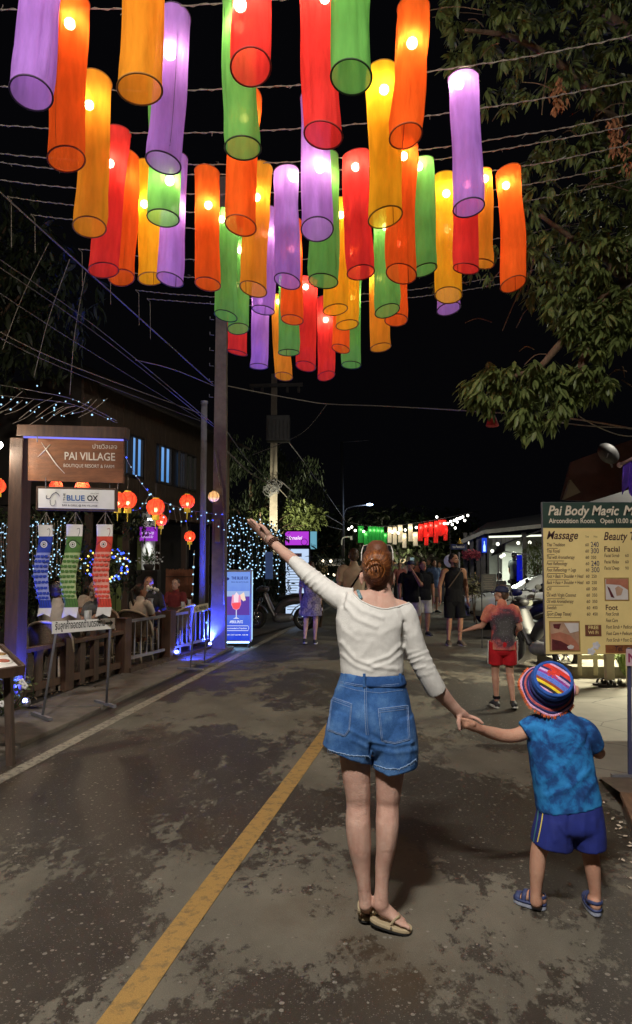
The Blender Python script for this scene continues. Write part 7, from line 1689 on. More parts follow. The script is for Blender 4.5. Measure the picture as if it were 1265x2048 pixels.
# motorbike by the board
def motorbike(label, c, rz, col, light=False, sc=1.0, plate=False):
    r = thing('motorbike', label, 'motorbike', c, rz); m_tyre = mat('tyre', (.012, .012, .012), .8, .2); m_chrome = mat('chrome', (.5, .5, .5), .2, .2, metal=.9)
    k = dict(local=True)
    for x in (-.62, .62):
        q = MB(); q.torus((x, 0, .29), .235, .052, 28, 8, R3(pi / 2, 0, 0)); w = part('wheel', q, m_tyre, r, True, **k)
        q = MB(); q.torus((x, 0, .29), .185, .016, 24, 6, R3(pi / 2, 0, 0)); q.lathe([(.001, -.04), (.05, -.04), (.05, .04), (.001, .04)], 10, (x, 0, .29), R3(pi / 2, 0, 0)); 
        for j in range(6): a = pi * j / 3; q.beam((x, 0, .29), (x + cos(a) * .18, 0, .29 + sin(a) * .18), .02, .02, Y)
        part('rim', q, m_chrome, w, True, **k)
    q = MB(); q.grid(lambda u, v: V((-.62 + .33 * cos(pi * (.05 + .85 * u)), (v - .5) * .13, .29 + .33 * sin(pi * (.05 + .85 * u)))), 12, 3); q.grid(lambda u, v: V((.62 + .32 * cos(pi * (.15 + .75 * u)), (v - .5) * .12, .29 + .32 * sin(pi * (.15 + .75 * u)))), 12, 3); o_ = part('mudguard', q, col, r, True, **k); o_.modifiers.new('t', 'SOLIDIFY').thickness = .012
    q = MB(); limb(q, [(V((-.78, 0, .74)), .05, .05), (V((-.5, 0, .74)), .12, .10), (V((-.15, 0, .66)), .13, .10), (V((.05, 0, .48)), .10, .08)], 14, side=Y); part('body', q, col, r, True, **k)
    q = MB(); limb(q, [(V((-.66, 0, .84)), .10, .045), (V((-.35, 0, .83)), .13, .05), (V((-.02, 0, .76)), .10, .045)], 14, side=Y); part('seat', q, m_tyre, r, True, **k)
    q = MB(); limb(q, [(V((.12, 0, .35)), .12, .05), (V((.26, 0, .62)), .15, .05), (V((.36, 0, .85)), .12, .05)], 14, side=Y); part('leg_shield', q, col, r, True, **k)
    q = MB(); limb(q, [(V((-.25, 0, .30)), .10, .10), (V((.05, 0, .28)), .11, .11), (V((.12, 0, .30)), .08, .08)], 12, side=Y); part('engine', q, m_steelp, r, True, **k)
    q = MB(); q.tube([(.62, .07, .29), (.46, .07, .78)], .022, 7); q.tube([(.62, -.07, .29), (.46, -.07, .78)], .022, 7); part('fork', q, m_chrome, r, True, **k)
    q = MB(); q.tube(bez2([(.30, -.34, 1.02), (.36, -.2, 1.03), (.42, 0, .98), (.36, .2, 1.03), (.30, .34, 1.02)], 16), .016, 7); part('handlebar', q, m_tyre, r, True, **k)
    q = MB(); limb(q, [(V((.34, 0, .98)), .11, .07), (V((.46, 0, .98)), .12, .08), (V((.52, 0, .96)), .09, .06)], 12, side=Y); part('headlamp_cowl', q, col, r, True, **k)
    q = MB(); q.ell((.55, 0, .96), (.03, .07, .055), 12, 8); part('headlight', q, mat('headlamp', (.25, .27, .3), .1, .2, spec=.8), r, True, **k)
    for s_ in (-1, 1):
        q = MB(); q.tube([(.34, s_ * .2, 1.02), (.34, s_ * .26, 1.2)], .008, 5); q.ell((.33, s_ * .29, 1.22), (.012, .07, .045), 10, 6); part('mirror', q, m_tyre, r, True, **k)
    q = MB(); q.tube([(-.1, -.12, .25), (-.5, -.15, .27), (-.95, -.15, .36)], [.025, .04, .045], 9); part('exhaust', q, m_chrome, r, True, **k)
    q = MB(); q.ell((-.86, 0, .72), (.03, .08, .04), 10, 6); part('tail_light', q, mat('red_lens', (.35, .01, .01), .2), r, True, **k)
    if plate: q = MB(); q.box((-.93, 0, .55), (.01, .2, .15)); part('number_plate', q, m_white, r, **k)
    return r
m_bk = mat('bike_black', (.015, .015, .018), .5, .2, spec=.6)
g_ = G(1078, 1352); motorbike('black motorbike parked between the boy in a cap and the price board', (g_.x + .28, g_.y + .9, 0), pi * .62, m_bk, plate=True)
g_ = G(1070, 1290); r_ = motorbike('dark motorbike with blue panels parked farther back beside the board', (g_.x + .2, g_.y + .8, 0), pi * .7, mat('bike_blue', (.02, .025, .12), .5, .2, spec=.4))
rd = thing('round_tag', 'small round cream lamp disc glowing on the farther motorbike', 'lamp', P(1059, 1205, 12)); q = MB(); q.lathe([(.001, 0), (.055, 0), (.055, .02), (.001, .02)], 16, P(1059, 1205, 12), R3(pi / 2, 0, 0)); part('disc', q, glow('cream_disc', (.9, .85, .5), .8, False), rd, True)
g_ = G(560, 1246); motorbike('grey motorbike parked on the left kerb beside the glowing menu', (g_.x + .1, g_.y - 2.0, 0), pi * .93, mat('bike_grey', (.10, .09, .10), .3, .2, spec=.6))
motorbike('motorbike with blue bodywork behind the grey motorbike', (-2.1, 19.2, 0), pi * .30, mat('bike_blue2', (.02, .03, .30), .3, .2, spec=.6))  # blue is the colour of all its panels
# moon-like paper globe above the man in the vest
gl_ = P(901, 1122, 17); q = MB(); q.ell(gl_, .155, 18, 14); single('paper_globe', q, mat('paper_globe', (.5, .48, .5), .7, .1, emit=.12), 'pale round paper globe left of the bearded man in a vest', 'lantern', gl_, True)
q = MB(); q.tube([gl_ + Z * .15, gl_ + Z * .8], .006, 5); o_ = single('globe_cord', q, m_cable, 'thin dark cord holding the pale paper globe', 'cord', gl_)
# ------------------------------------------------------------------ poles, cables, trees, lights and the far street
m_concp = mat('pole_concrete', (.15, .125, .10), .85, .25, 5, .3, 50); m_bark = mat('bark', (.10, .062, .036), .9, .4, 8, .8, 30, stretch=(3, 3, .6))
pl_ = thing('utility_pole', 'dark square concrete utility pole rising behind the hanging lanterns', 'utility pole', (-1.79, 13.2, 0))
q = MB(); q.loft([[V((-1.79 + i * w, 13.2 + j * w, z)) for i, j in ((-1, -1), (1, -1), (1, 1), (-1, 1))] for z, w in ((0, .135), (9, .085))]); part('pole', q, m_concp, pl_)
q = MB(); q.box(P(440, 983, 13.03), (.12, .04, .13)); q.box(P(436, 1062, 13.03), (.09, .05, .42)); b_ = part('meter_box', q, mat('meter_grey', (.22, .2, .18), .6, .2), pl_); b_['kind'] = 'stuff'
q = MB(); q.tube(bez2([P(430, 900, 13.02), P(436, 945, 13.02), P(447, 1010, 13.03), P(449, 1100, 13.04), P(449, 1210, 13.05)], 30), .012, 6); part('conduit', q, m_cord, pl_, True)
for k in range(7):
    z = 1.62 + (1125 - 600 - k * 32) / FPX * 13.2; q = MB(); q.tube([(-1.93, 13.15, z), (-2.0, 13.12, z), (-2.0, 13.12, z + .05)], .008, 5); part('step_hook', q, m_steelp, pl_)
p2 = thing('metal_pole', 'slim grey round metal pole left of the concrete pole', 'pole', (-2.25, 14.1, 0)); q = MB(); q.tube([(-2.25, 14.1, 0), (-2.25, 14.1, 2.5), (-2.25, 14.1, 4.82)], .062, 12); part('pole', q, mat('grey_pole', (.23, .22, .25), .5, .15, 8), p2, True)
q = MB(); q.lathe([(.001, .03), (.075, .02), (.075, -.03), (.001, -.03)], 12, (-2.25, 14.1, 4.84)); part('cap', q, m_steelp, p2)
m_dkc = mat('rusty_arm', (.05, .045, .045), .8, .3)
p3 = thing('utility_pole', 'pale lit concrete utility pole with transformer and crossarm', 'utility pole', (-1.53, 26, 0)); x3 = P(548, 1000, 26).x
q = MB(); q.loft([[V((x3 + i * w, 26 + j * w, z)) for i, j in ((-1, -1), (1, -1), (1, 1), (-1, 1))] for z, w in ((0, .17), (8.6, .10))]); part('pole', q, m_concp, p3)
q = MB(); q.beam(P(500, 772, 25.8), P(606, 769, 25.8), .10, .12); part('crossarm', q, m_dkc, p3)
for px in (505, 525, 575, 598): q = MB(); b_ = P(px, 770, 25.8); q.lathe([(.001, -.12), (.05, -.12), (.06, 0), (.03, .1), (.001, .12)], 8, b_ - Z * .16); part('insulator', q, m_dkc, p3)
c_ = P(557, 858, 25.7); q = MB(); q.box(c_, (.86, .5, .95)); part('transformer', q, mat('transformer_grey', (.05, .05, .052), .6, .15), p3, bevel=.03)
q = MB()
for i in range(6): q.box(c_ + V((-.35 + .14 * i, -.27, -.05)), (.03, .06, .7))
b_ = part('cooling_fin', q, m_dkc, p3); b_['kind'] = 'stuff'
q = MB(); g = random.Random(9)
for i in range(22):
    a = P(548, 975, 25.7) + V((g.gauss(0, .1), g.gauss(0, .05), g.gauss(0, .12))); pts = [a + V((.16 * cos(t * .9 + i), -.05, .14 * sin(t * .9 + i * 2))) for t in range(8)]; q.tube(pts, .01, 4)
b_ = part('cable_coil', q, m_cable, p3); b_['kind'] = 'stuff'
p4 = thing('street_lamp', 'distant street lamp with glowing bluish head on a curved arm', 'street lamp', (P(686, 1100, 40).x, 40, 0)); b_ = P(686, 1100, 40)
m_dkp = mat('dark_pole', (.035, .035, .04), .7, .2); q = MB(); q.tube([(b_.x, 40, 0), (b_.x, 40, 4), P(684, 884, 40)], [.11, .09, .07], 8); part('pole', q, m_dkp, p4, True)
q = MB(); q.tube(bez2([P(686, 1050, 40), P(690, 1022, 40), P(705, 1013, 40), P(740, 1009, 40)], 14), .04, 6); q.tube([P(684, 884, 40), P(738, 880, 40)], .03, 5); part('arm', q, m_dkp, p4, True)
q = MB(); q.ell(P(740, 1009, 39.9), (.19, .1, .07), 12, 8); part('lamp_head', q, glow('cool_lamp', (.45, .66, 1), 9, False), p4, True)
ll = bpy.data.lights.new('far_lamp', 'POINT'); ll.energy = 110; ll.color = (.6, .75, 1); ll.shadow_soft_size = .15; o_ = bpy.data.objects.new('far_lamp', ll); link(o_); o_.location = P(740, 1014, 39.8)
br = thing('bracket_lamp', 'unlit white bracket lamp on a short arm beside the distant street lamp', 'lamp', P(690, 1080, 34)); q = MB(); q.tube(bez2([P(684, 1090, 34), P(685, 1078, 34), P(692, 1074, 34), P(702, 1074, 34)], 10), .035, 6); q.box(P(703, 1076, 34), (.10, .10, .18)); part('arm', q, m_white, br)
# overhead cables
CB = [([(-40, 350, 7.9), (15, 398, 8.15), (430, 772, 13.15)], .012, m_cable, 'thick dark cable the lantern wires are tied to at left'),
      ([(-40, 492, 8), (200, 660, 10.6), (432, 852, 13.15)], .007, m_cable, 'upper dark cable of the bundle sloping to the concrete pole'), ([(-40, 508, 8), (210, 680, 10.8), (436, 860, 13.2)], .007, m_cable, 'second dark cable of the bundle sloping to the concrete pole'),
      ([(-40, 560, 8), (160, 690, 10), (400, 838, 14)], .006, m_cable, 'thin dark cable sloping to the top of the metal pole'), ([(-30, 648, 8), (140, 730, 10), (398, 826, 14)], .008, m_cord, 'pale cable sloping down to the metal pole cap'), ([(-30, 660, 8), (140, 742, 10), (402, 842, 14)], .007, m_cable, 'lowest cable of the bundle near the fairy light net'),
      ([(272, 720, 9), (350, 740, 11), (428, 772, 13.1)], .007, m_cord, 'short pale wire reaching the concrete pole under the lanterns'),
      ([(446, 770, 13.2), (520, 785, 15), (600, 800, 16), (655, 808, 16.5), (760, 812, 15), (940, 822, 12), (1130, 836, 10), (1290, 862, 9)], .012, m_cord, 'long white cable sagging across the dark sky above the street'), ([(655, 808, 16.5), (610, 862, 18), (560, 888, 20), (505, 910, 21)], .010, m_cord, 'white cable branching down from the long sagging cable'),
      ([(1100, 842, 9), (1180, 852, 9), (1290, 857, 9)], .007, m_cord, 'upper of two pale wires below the leaves at right'), ([(1135, 815, 8.5), (1185, 848, 8.8), (1240, 870, 9), (1290, 873, 9)], .007, m_cord, 'looping pale wire hanging from the leaf tip at right'),
      ([(575, 880, 26), (620, 940, 30), (690, 1040, 40)], .02, m_cable, 'upper dark cable from the transformer to the far lamp'), ([(560, 960, 26), (620, 1010, 31), (686, 1050, 40)], .025, m_cable, 'thick drooping cable from the lit pole to the far lamp'), ([(556, 975, 26), (625, 1040, 31), (686, 1060, 40)], .018, m_cord, 'lowest pale cable drooping from the lit pole'),
      ([(452, 900, 13.2), (500, 945, 20), (546, 972, 26)], .02, m_cord, 'pale cable from the concrete pole to the lit pole'), ([(452, 860, 13.2), (500, 925, 20), (546, 968, 26)], .015, m_cable, 'dark cable from the concrete pole to the lit pole')]
for pts, r, m_, l in CB: single('cable', MB().tube(bez2([P(*p) for p in pts], 36), r, 5), m_, l, 'cable', P(*pts[0]), True, 'overhead cables')
for k, (a, c, l) in enumerate((((98, 486), (5, 700), 'nearest'), ((140, 518), (68, 755), 'middle'), ((172, 545), (140, 790), 'farthest'))):
    d = 9.2 + k * .5; single('hanging_string', MB().tube(bez2([P(*a, d), P((a[0] + c[0]) / 2 - 6, (a[1] + c[1]) / 2, d), P(*c, d)], 14), .005, 4), m_cord, l + ' of the thin strings hanging down from the dark cable at left', 'string', P(*a, d), True, 'strings at the left')
# foliage helpers
def leafshape(q, c, t, n, L_, w):
    """pointed leaf from c along t, folded a little along its midrib"""
    t = t.normalized(); n = (n - t * n.dot(t)); n = n.normalized() if n.length > 1e-5 else t.orthogonal().normalized(); s_ = t.cross(n)
    dr = -.10 * L_
    m1, m2, e = c + t * L_ * .3, c + t * L_ * .66 + n * dr * .3, c + t * L_ + n * dr
    q.add([c, m1 + s_ * w * .42 + n * w * .16, m2 + s_ * w * .40 + n * w * .14, e, m2 - s_ * w * .40 + n * w * .14, m1 - s_ * w * .42 + n * w * .16, m1, m2], [(0, 6, 1), (1, 6, 7, 2), (2, 7, 3), (0, 5, 6), (5, 4, 7, 6), (4, 3, 7)])
def foliage(mb, g, blobs, L_, w, droop=.5):
    for c, r, n in blobs:
        for i in range(n):
            while True:
                u = V((g.uniform(-1, 1), g.uniform(-1, 1), g.uniform(-1, 1)))
                if u.length < 1: break
            p_ = V(c) + V((u.x * r[0], u.y * r[1], u.z * r[2])); t = V((g.gauss(0, 1), g.gauss(0, 1), g.gauss(0, .7) - droop)); s_ = g.uniform(.6, 1.25)
            leafshape(mb, p_, t, V((g.gauss(0, .4), g.gauss(0, .4), 1)), L_ * s_, w * s_)
def leafmat(name, a, b_, c=None):
    m = mat(name, a, .5, .3, 3.0, col2=b_, spec=.4); 
    nt = m.node_tree; N, L = nt.nodes, nt.links; bs = N['Principled BSDF']; src = bs.inputs['Base Color'].links[0].from_socket
    t = N.new('ShaderNodeBsdfTranslucent'); L.new(src, t.inputs[0]); x = N.new('ShaderNodeMixShader'); x.inputs[0].default_value = .28; L.new(bs.outputs[0], x.inputs[1]); L.new(t.outputs[0], x.inputs[2]); L.new(x.outputs[0], N['Material Output'].inputs[0]); return m
m_leaf = leafmat('broad_leaf', (.155, .20, .058), (.065, .09, .028)); m_leafd = leafmat('dark_foliage', (.045, .06, .025), (.016, .024, .011)); m_dry = mat('dry_leaf', (.30, .13, .05), .8, .4, 20, col2=(.16, .06, .025)); m_leafp = leafmat('lit_foliage', (.19, .22, .075), (.07, .09, .03))  # dark and lit leaf copies put the fall of light into the colour
# the big tree at upper right
tr = thing('tree', 'large broad leaved tree overhanging the road at upper right with dry leaf clusters', 'tree', (6.3, 8.5, 0)); g = random.Random(21)
q = MB(); q.tube(bez2([(6.3, 8.5, 0), (6.2, 8.5, 2.4), (5.9, 8.5, 4.2), (5.6, 8.4, 5.6), (5.3, 8.3, 7.2)], 30), [.34 - .2 * i / 29 for i in range(31)], 14); part('trunk', q, m_bark, tr, True)
branches = [[(5.9, 8.5, 4.3), P(1262, 555, 8.3), P(1218, 525, 8.2), P(1150, 480, 8.0), P(1080, 430, 7.8)], [(5.9, 8.5, 4.2), P(1262, 590, 8.0), P(1180, 640, 7.7), P(1120, 690, 7.5), P(1070, 740, 7.4), P(980, 760, 7.3)], [(5.6, 8.4, 5.6), P(1240, 250, 8.4), P(1160, 160, 8.2), P(1040, 80, 7.9), P(930, 60, 7.6)], [(5.3, 8.3, 7.0), P(1200, 20, 8.5), P(1100, -60, 8.3), P(960, -90, 8)],
            [P(1180, 640, 7.7), P(1178, 700, 7.4), P(1165, 735, 7.3), P(1200, 770, 7.2)], [P(1240, 250, 8.4), P(1200, 230, 8.0), P(1180, 300, 7.8)], [P(1262, 555, 8.3), P(1215, 600, 7.6), P(1200, 660, 7.4)]]
for bpts in branches: q = MB(); pp = bez2(bpts, 26); n = len(pp); q.tube(pp, [.075 * (1 - .85 * i / n) + .006 for i in range(n)], 8); part('limb', q, m_bark, tr, True)
def inpoly(px, py, poly): return inside(px, py, poly)
REG = [([(872, 60), (880, -60), (1290, -80), (1290, 215), (1200, 215), (1120, 190), (1030, 225), (960, 225), (905, 160)], 215, (7.3, 9.2)), ([(900, 230), (975, 300), (960, 330), (905, 300)], 0, (8, 8.5)), ([(1010, 420), (1060, 310), (1130, 250), (1290, 225), (1290, 520), (1180, 520), (1060, 500)], 150, (7.4, 9.0)),
       ([(1030, 590), (1050, 480), (1290, 470), (1290, 610), (1240, 690), (1180, 720), (1120, 650), (1060, 625)], 170, (7.2, 8.6)), ([(915, 790), (960, 735), (1050, 725), (1130, 730), (1215, 745), (1222, 800), (1150, 815), (1090, 870), (1040, 890), (1010, 830), (960, 820)], 130, (7.0, 7.7)), ([(840, 540), (880, 470), (1000, 480), (1000, 560), (880, 590)], 16, (8.2, 9.4)), ([(1120, 640), (1200, 600), (1290, 600), (1290, 680), (1200, 715), (1140, 690)], 60, (7, 7.6))]
leaves = []
for poly, n, (d0, d1) in REG:
    xs = [p[0] for p in poly]; ys = [p[1] for p in poly]; k = 0
    while k < n:
        px, py = g.uniform(min(xs), max(xs)), g.uniform(min(ys), max(ys))
        if not inpoly(px, py, poly): continue
        k += 1; c = P(px, py, g.uniform(d0, d1)); ax_d = V((g.gauss(-.25, .35), g.gauss(-.2, .35), -1)).normalized(); u, w = frame(ax_d); nl = g.randrange(9, 17)
        for j in range(nl):
            a = 2 * pi * j / nl + g.uniform(-.3, .3); sp = g.uniform(.35, 1.25); t = (ax_d + (u * cos(a) + w * sin(a)) * sp).normalized()
            leaves.append((c + (u * cos(a) + w * sin(a)) * .015 - ax_d * g.uniform(0, .09), t, (V((0, 0, 1)) * .6 - ax_d * .1 + (u * cos(a) + w * sin(a)) * .8), g.uniform(.11, .20), g.uniform(.036, .058)))
for i in range(150):      # deep shade leaves behind the front clusters
    pass
def big(lf): 
    px, py = proj(lf[0]); return -(lf[3] / lf[0].y) if -20 < px < 1285 and -20 < py < 2048 else 1
leaves.sort(key=big)
unit = MB(); leafshape(unit, V((0, 0, 0)), X, Z, 1.0, .32); ume = unit.mesh('leaf'); ume.materials.append(m_leaf); smooth_mesh(ume)
umd = unit.mesh('leaf'); umd.materials.append(m_leafp); smooth_mesh(umd); Minv = XF[tr.name].inverted()
for i, (c, t, n, L_, w) in enumerate(leaves[:300]):
    n = (n - t * n.dot(t)).normalized(); s_ = t.cross(n); o_ = bpy.data.objects.new('leaf', ume if g.random() < .75 else umd); COL.objects.link(o_); o_.parent = tr
    o_.matrix_local = Minv @ (Matrix.Translation(c) @ Matrix((t * L_, -s_ * (w / .32), n * (w / .32))).transposed().to_4x4())
q = MB()
for c, t, n, L_, w in leaves[300:]: leafshape(q, c, t, n, L_, w)
o_ = part('foliage', q, m_leaf, tr, True); o_['kind'] = 'stuff'
for (cx, cy), n, d in (((1118, 195), 60, 7.3), ((1230, 275), 70, 7.2), ((1258, 320), 30, 7.1)):
    q = MB()
    for i in range(n):
        c = P(cx + g.gauss(0, 7), cy + g.uniform(-42, 30), d + g.uniform(-.1, .1)); leafshape(q, c, V((g.gauss(0, .5), g.gauss(0, .5), -1)), V((g.gauss(0, 1), -1, .2)), g.uniform(.06, .12), .035)
    o_ = part('dry_cluster', q, m_dry, tr); o_['kind'] = 'stuff'
q = MB()
for i in range(46):
    a = P(g.uniform(930, 1260), g.uniform(20, 780), g.uniform(7.2, 8.6)); e = a + V((g.gauss(0, .25), g.gauss(0, .15), g.gauss(-.1, .2))); q.tube(bez2([a, (a + e) / 2 + V((0, 0, .05)), e], 6), .006, 4)
o_ = part('twig', q, m_bark, tr); o_['kind'] = 'stuff'
rb = thing('cloth_pouch', 'small red cloth lantern pouch hanging on the white cable by leaves', 'lantern', P(985, 838, 10.5)); c_ = P(985, 838, 10.5)
q = MB(); q.lathe([(.012, .16), (.02, .13), (.055, .02), (.10, -.10), (.085, -.115), (.001, -.10)], 14, c_, None, 1, .8); part('cloth', q, mat('red_mesh', (.30, .02, .03), .8, .3, 30), rb, True)
q = MB(); q.tube([c_ + Z * .16, c_ + Z * .24], .006, 5); part('cord', q, m_cord, rb)
# trees and hedges on the left and far away
def tree(name, label, base, h, blobs, L_, w, m_, n_r=.12, droop=.5, seed=1, cat='tree'):
    r = thing(name, label, cat, base); g_ = random.Random(seed); q = MB(); top = V(base) + Z * h
    q.tube(bez2([V(base), V(base).lerp(top, .4) + V((.06, 0, 0)), top], 12), [n_r * (1 - .6 * i / 12) for i in range(13)], 9)
    for c, rr, n in blobs[:6]: q.tube(bez2([V(base).lerp(top, .5), V(base).lerp(top, .7).lerp(V(c), .5) + Z * .1, V(c)], 8), [n_r * .4 * (1 - .8 * i / 8) for i in range(9)], 6)
    part('trunk', q, m_bark, r, True)
    q = MB(); foliage(q, g_, blobs, L_, w, droop); o_ = part('foliage', q, m_, r, True); o_['kind'] = 'stuff'; return r
wt = []
for i in range(60):
    px, py = rng.uniform(452, 640), rng.uniform(870, 1040)
    if px > 560 and py < 930: continue
    if py < 880 + abs(px - 500) * .25: continue
    wt.append((P(px, py, rng.uniform(27.5, 31)), (.48, .6, .75), 120))
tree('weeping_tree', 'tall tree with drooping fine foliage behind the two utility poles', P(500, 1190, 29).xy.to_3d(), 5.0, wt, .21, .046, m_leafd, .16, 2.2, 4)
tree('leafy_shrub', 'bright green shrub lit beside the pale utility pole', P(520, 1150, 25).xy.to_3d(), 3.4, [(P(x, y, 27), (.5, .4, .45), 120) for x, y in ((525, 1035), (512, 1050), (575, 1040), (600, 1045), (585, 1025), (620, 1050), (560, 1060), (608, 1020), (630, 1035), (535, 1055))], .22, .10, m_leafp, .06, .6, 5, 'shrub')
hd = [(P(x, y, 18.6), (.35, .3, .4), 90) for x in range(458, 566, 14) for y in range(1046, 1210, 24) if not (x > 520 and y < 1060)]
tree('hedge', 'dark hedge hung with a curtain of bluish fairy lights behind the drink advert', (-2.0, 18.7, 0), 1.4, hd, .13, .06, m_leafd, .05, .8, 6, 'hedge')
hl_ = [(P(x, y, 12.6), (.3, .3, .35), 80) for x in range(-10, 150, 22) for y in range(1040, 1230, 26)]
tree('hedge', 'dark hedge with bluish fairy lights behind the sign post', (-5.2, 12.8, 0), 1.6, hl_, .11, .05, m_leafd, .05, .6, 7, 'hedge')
tree('round_shrub', 'dark shrub wound with blue and yellow lights behind the streamers', (-4.3, 13.6, 0), 1.5, [(P(x, y, 13.4), (.3, .3, .3), 100) for x, y in ((175, 1130), (195, 1105), (230, 1120), (250, 1140), (215, 1150), (240, 1165), (270, 1060), (250, 1030), (285, 1035))], .10, .045, m_leafd, .05, .6, 8, 'shrub')
tree('dark_tree', 'barely visible dark tree against the night sky at upper left', (-8.0, 15, 0), 8, [(P(x, y, 15), (.9, .6, .9), 160) for x, y in ((20, 440), (60, 500), (10, 560), (90, 560), (40, 620), (130, 600), (20, 700), (-40, 640), (90, 680))], .34, .10, m_leafd, .22, 1.4, 9)
far = [(P(x, y, 47 + rng.uniform(-3, 3)), (1.6, 1, 1.3), 150) for x in range(610, 940, 26) for y in (1050, 1075, 1100)]
tree('tree_row', 'dark row of distant trees closing the end of the street', (4.5, 48, 0), 4, far, .5, .2, m_leafd, .2, .5, 10)
tree('potted_palm', 'spiky dark palm plant beside the glowing menu board', P(640, 1200, 18).xy.to_3d(), 1.1, [(P(x, y, 18), (.25, .25, .3), 60) for x, y in ((638, 1120), (650, 1135), (632, 1140), (665, 1150), (690, 1130))], .26, .04, m_leafd, .04, .2, 11, 'plant')
tree('leafy_plant', 'leafy plant inside the bright stall beside the blue banner', (P(1075, 1150, 21).x, 21, 0), 1.5, [(P(x, y, 21), (.3, .3, .3), 70) for x, y in ((1060, 1110), (1075, 1100), (1080, 1125), (1068, 1140), (1085, 1145), (1070, 1165))], .2, .05, m_leafp, .05, .2, 12, 'plant')
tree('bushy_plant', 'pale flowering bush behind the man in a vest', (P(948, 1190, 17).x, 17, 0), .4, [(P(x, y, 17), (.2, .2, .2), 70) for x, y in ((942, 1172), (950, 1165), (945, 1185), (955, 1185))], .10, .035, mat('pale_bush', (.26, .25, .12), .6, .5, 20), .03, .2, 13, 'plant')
pf_ = thing('flower_bush', 'small flowering bush with white blooms at the foot of the sign post', 'plant', (-3.25, 7.45, 0)); q = MB(); g = random.Random(3)
foliage(q, g, [((-3.3 + g.uniform(-.3, .35), 7.5 + g.uniform(-.2, .2), .25 + g.uniform(-.1, .25)), (.16, .14, .14), 26) for _ in range(9)], .075, .045, .1); o_ = part('foliage', q, m_leafp, pf_); o_['kind'] = 'stuff'
q = MB()
for i in range(9): q.tube(bez2([(-3.25 + g.uniform(-.1, .1), 7.5, .03), (-3.25 + g.gauss(0, .15), 7.4, .25), (-3.2 + g.gauss(0, .28), 7.35, .45 + g.uniform(0, .2))], 6), .005, 4)
o_ = part('stem', q, m_leafd, pf_); o_['kind'] = 'stuff'
for px, py in ((44, 1364), (4, 1408), (22, 1405), (50, 1372)): q = MB(); c_ = P(px, py, 7.25); [q.ell(c_ + V((cos(a) * .02, 0, sin(a) * .02)), (.017, .01, .017), 7, 5) for a in (0, 1.25, 2.5, 3.77, 5.0)]; part('bloom', q, m_white, pf_, True)
# fairy lights
m_fl = glow('fairy_white', (.42, .72, 1.0), 1.5, False); m_flb = glow('fairy_blue', (.04, .09, 1.0), 3.0, False); m_fly = glow('fairy_yellow', (1.0, .75, .15), 2.5, False)
def fairy(label, paths, per, r, mats, g, jit=.0, sub=18):
    t = thing('fairy_lights', label, 'fairy lights', paths[0][0]); w = MB(); bl = [MB() for _ in mats]
    for pth in paths:
        pp = bez2(pth, sub) if len(pth) > 2 else pth; w.tube(pp, .004, 3); L_ = sum((b_ - a).length for a, b_ in zip(pp, pp[1:])); k = max(1, int(L_ / per))
        for i in range(k):
            s_ = (i + g.uniform(.2, .8)) / k * (len(pp) - 1); j = min(len(pp) - 2, int(s_)); c = pp[j].lerp(pp[j + 1], s_ - j) + V((g.gauss(0, jit), g.gauss(0, jit), g.gauss(0, jit)))
            bl[g.randrange(len(mats))].ell(c, r * g.uniform(.7, 1.3), 6, 4)
    part('wire', w, m_cord, t)
    for b_, m_ in zip(bl, mats):
        if b_.v: o_ = part('light', b_, m_, t, True); o_['kind'] = 'stuff'
    return t
g = random.Random(31)
fairy('curtain of bluish white fairy lights on the hedge behind the drink advert', [[P(x, 1040 + max(0, abs(x - 490) - 30) * .35 + g.uniform(-8, 8), 18.2), P(x + g.gauss(0, 3), 1110, 18.1), P(x + g.gauss(0, 4), 1150 + g.uniform(-10, 50) * (1 if x < 515 or x > 548 else .2), 18.2)] for x in range(452, 562, 6)], .12, .016, [m_fl], g, .03)
fairy('curtain of bluish white fairy lights on the hedge behind the sign post', [[P(x, 1042 + g.uniform(-6, 8), 12.2), P(x + g.gauss(0, 3), 1100, 12.1), P(x + g.gauss(0, 3), 1150 + g.uniform(-10, 25), 12.2)] for x in list(range(-6, 34, 5)) + list(range(60, 136, 7))], .085, .011, [m_fl], g, .03)
net = []
for i in range(-1, 12):
    x0 = i * 16 + g.uniform(-7, 7); y0 = 832 + g.uniform(-14, 14); k = g.uniform(.5, 1.25); net.append([P(x0 - 20, y0 + g.uniform(0, 8), 8.6), P(x0 + 12 * k, y0 - 14 * k + g.uniform(-5, 5), 8.8), P(x0 + 40 * k, y0 - 30 * k + g.uniform(-6, 6), 9.0)])
fairy('net of white fairy lights on slanting wires at upper left', net + [[P(-10, 768 + 22 * k, 8.6), P(70, 782 + 16 * k, 8.8), P(150, 800 + 10 * k, 9), P(235, 842 + 4 * k, 9.2)] for k in range(2)], .27, .010, [m_fl], g, .03)
drops = []
for x in range(292, 476, 11):
    y0 = 1000 + (x - 300) * .26; drops.append([P(x, y0, 12.8), P(x + 3, y0 + 14, 12.8), P(x + g.uniform(-2, 8), y0 + g.uniform(20, 42), 12.8)])
fairy('icicle fairy lights strung from the restaurant roof to the concrete pole', [[P(246, 905, 12.0), P(282, 965, 12.3), P(318, 1000, 12.6), P(390, 1022, 12.8), P(455, 1030, 13.0)], [P(180, 975, 11), P(230, 1005, 11.5), P(275, 1020, 12), P(300, 990, 12.4)]] + drops, .17, .013, [m_fl, m_fl, m_fl, m_flb], g, .01)
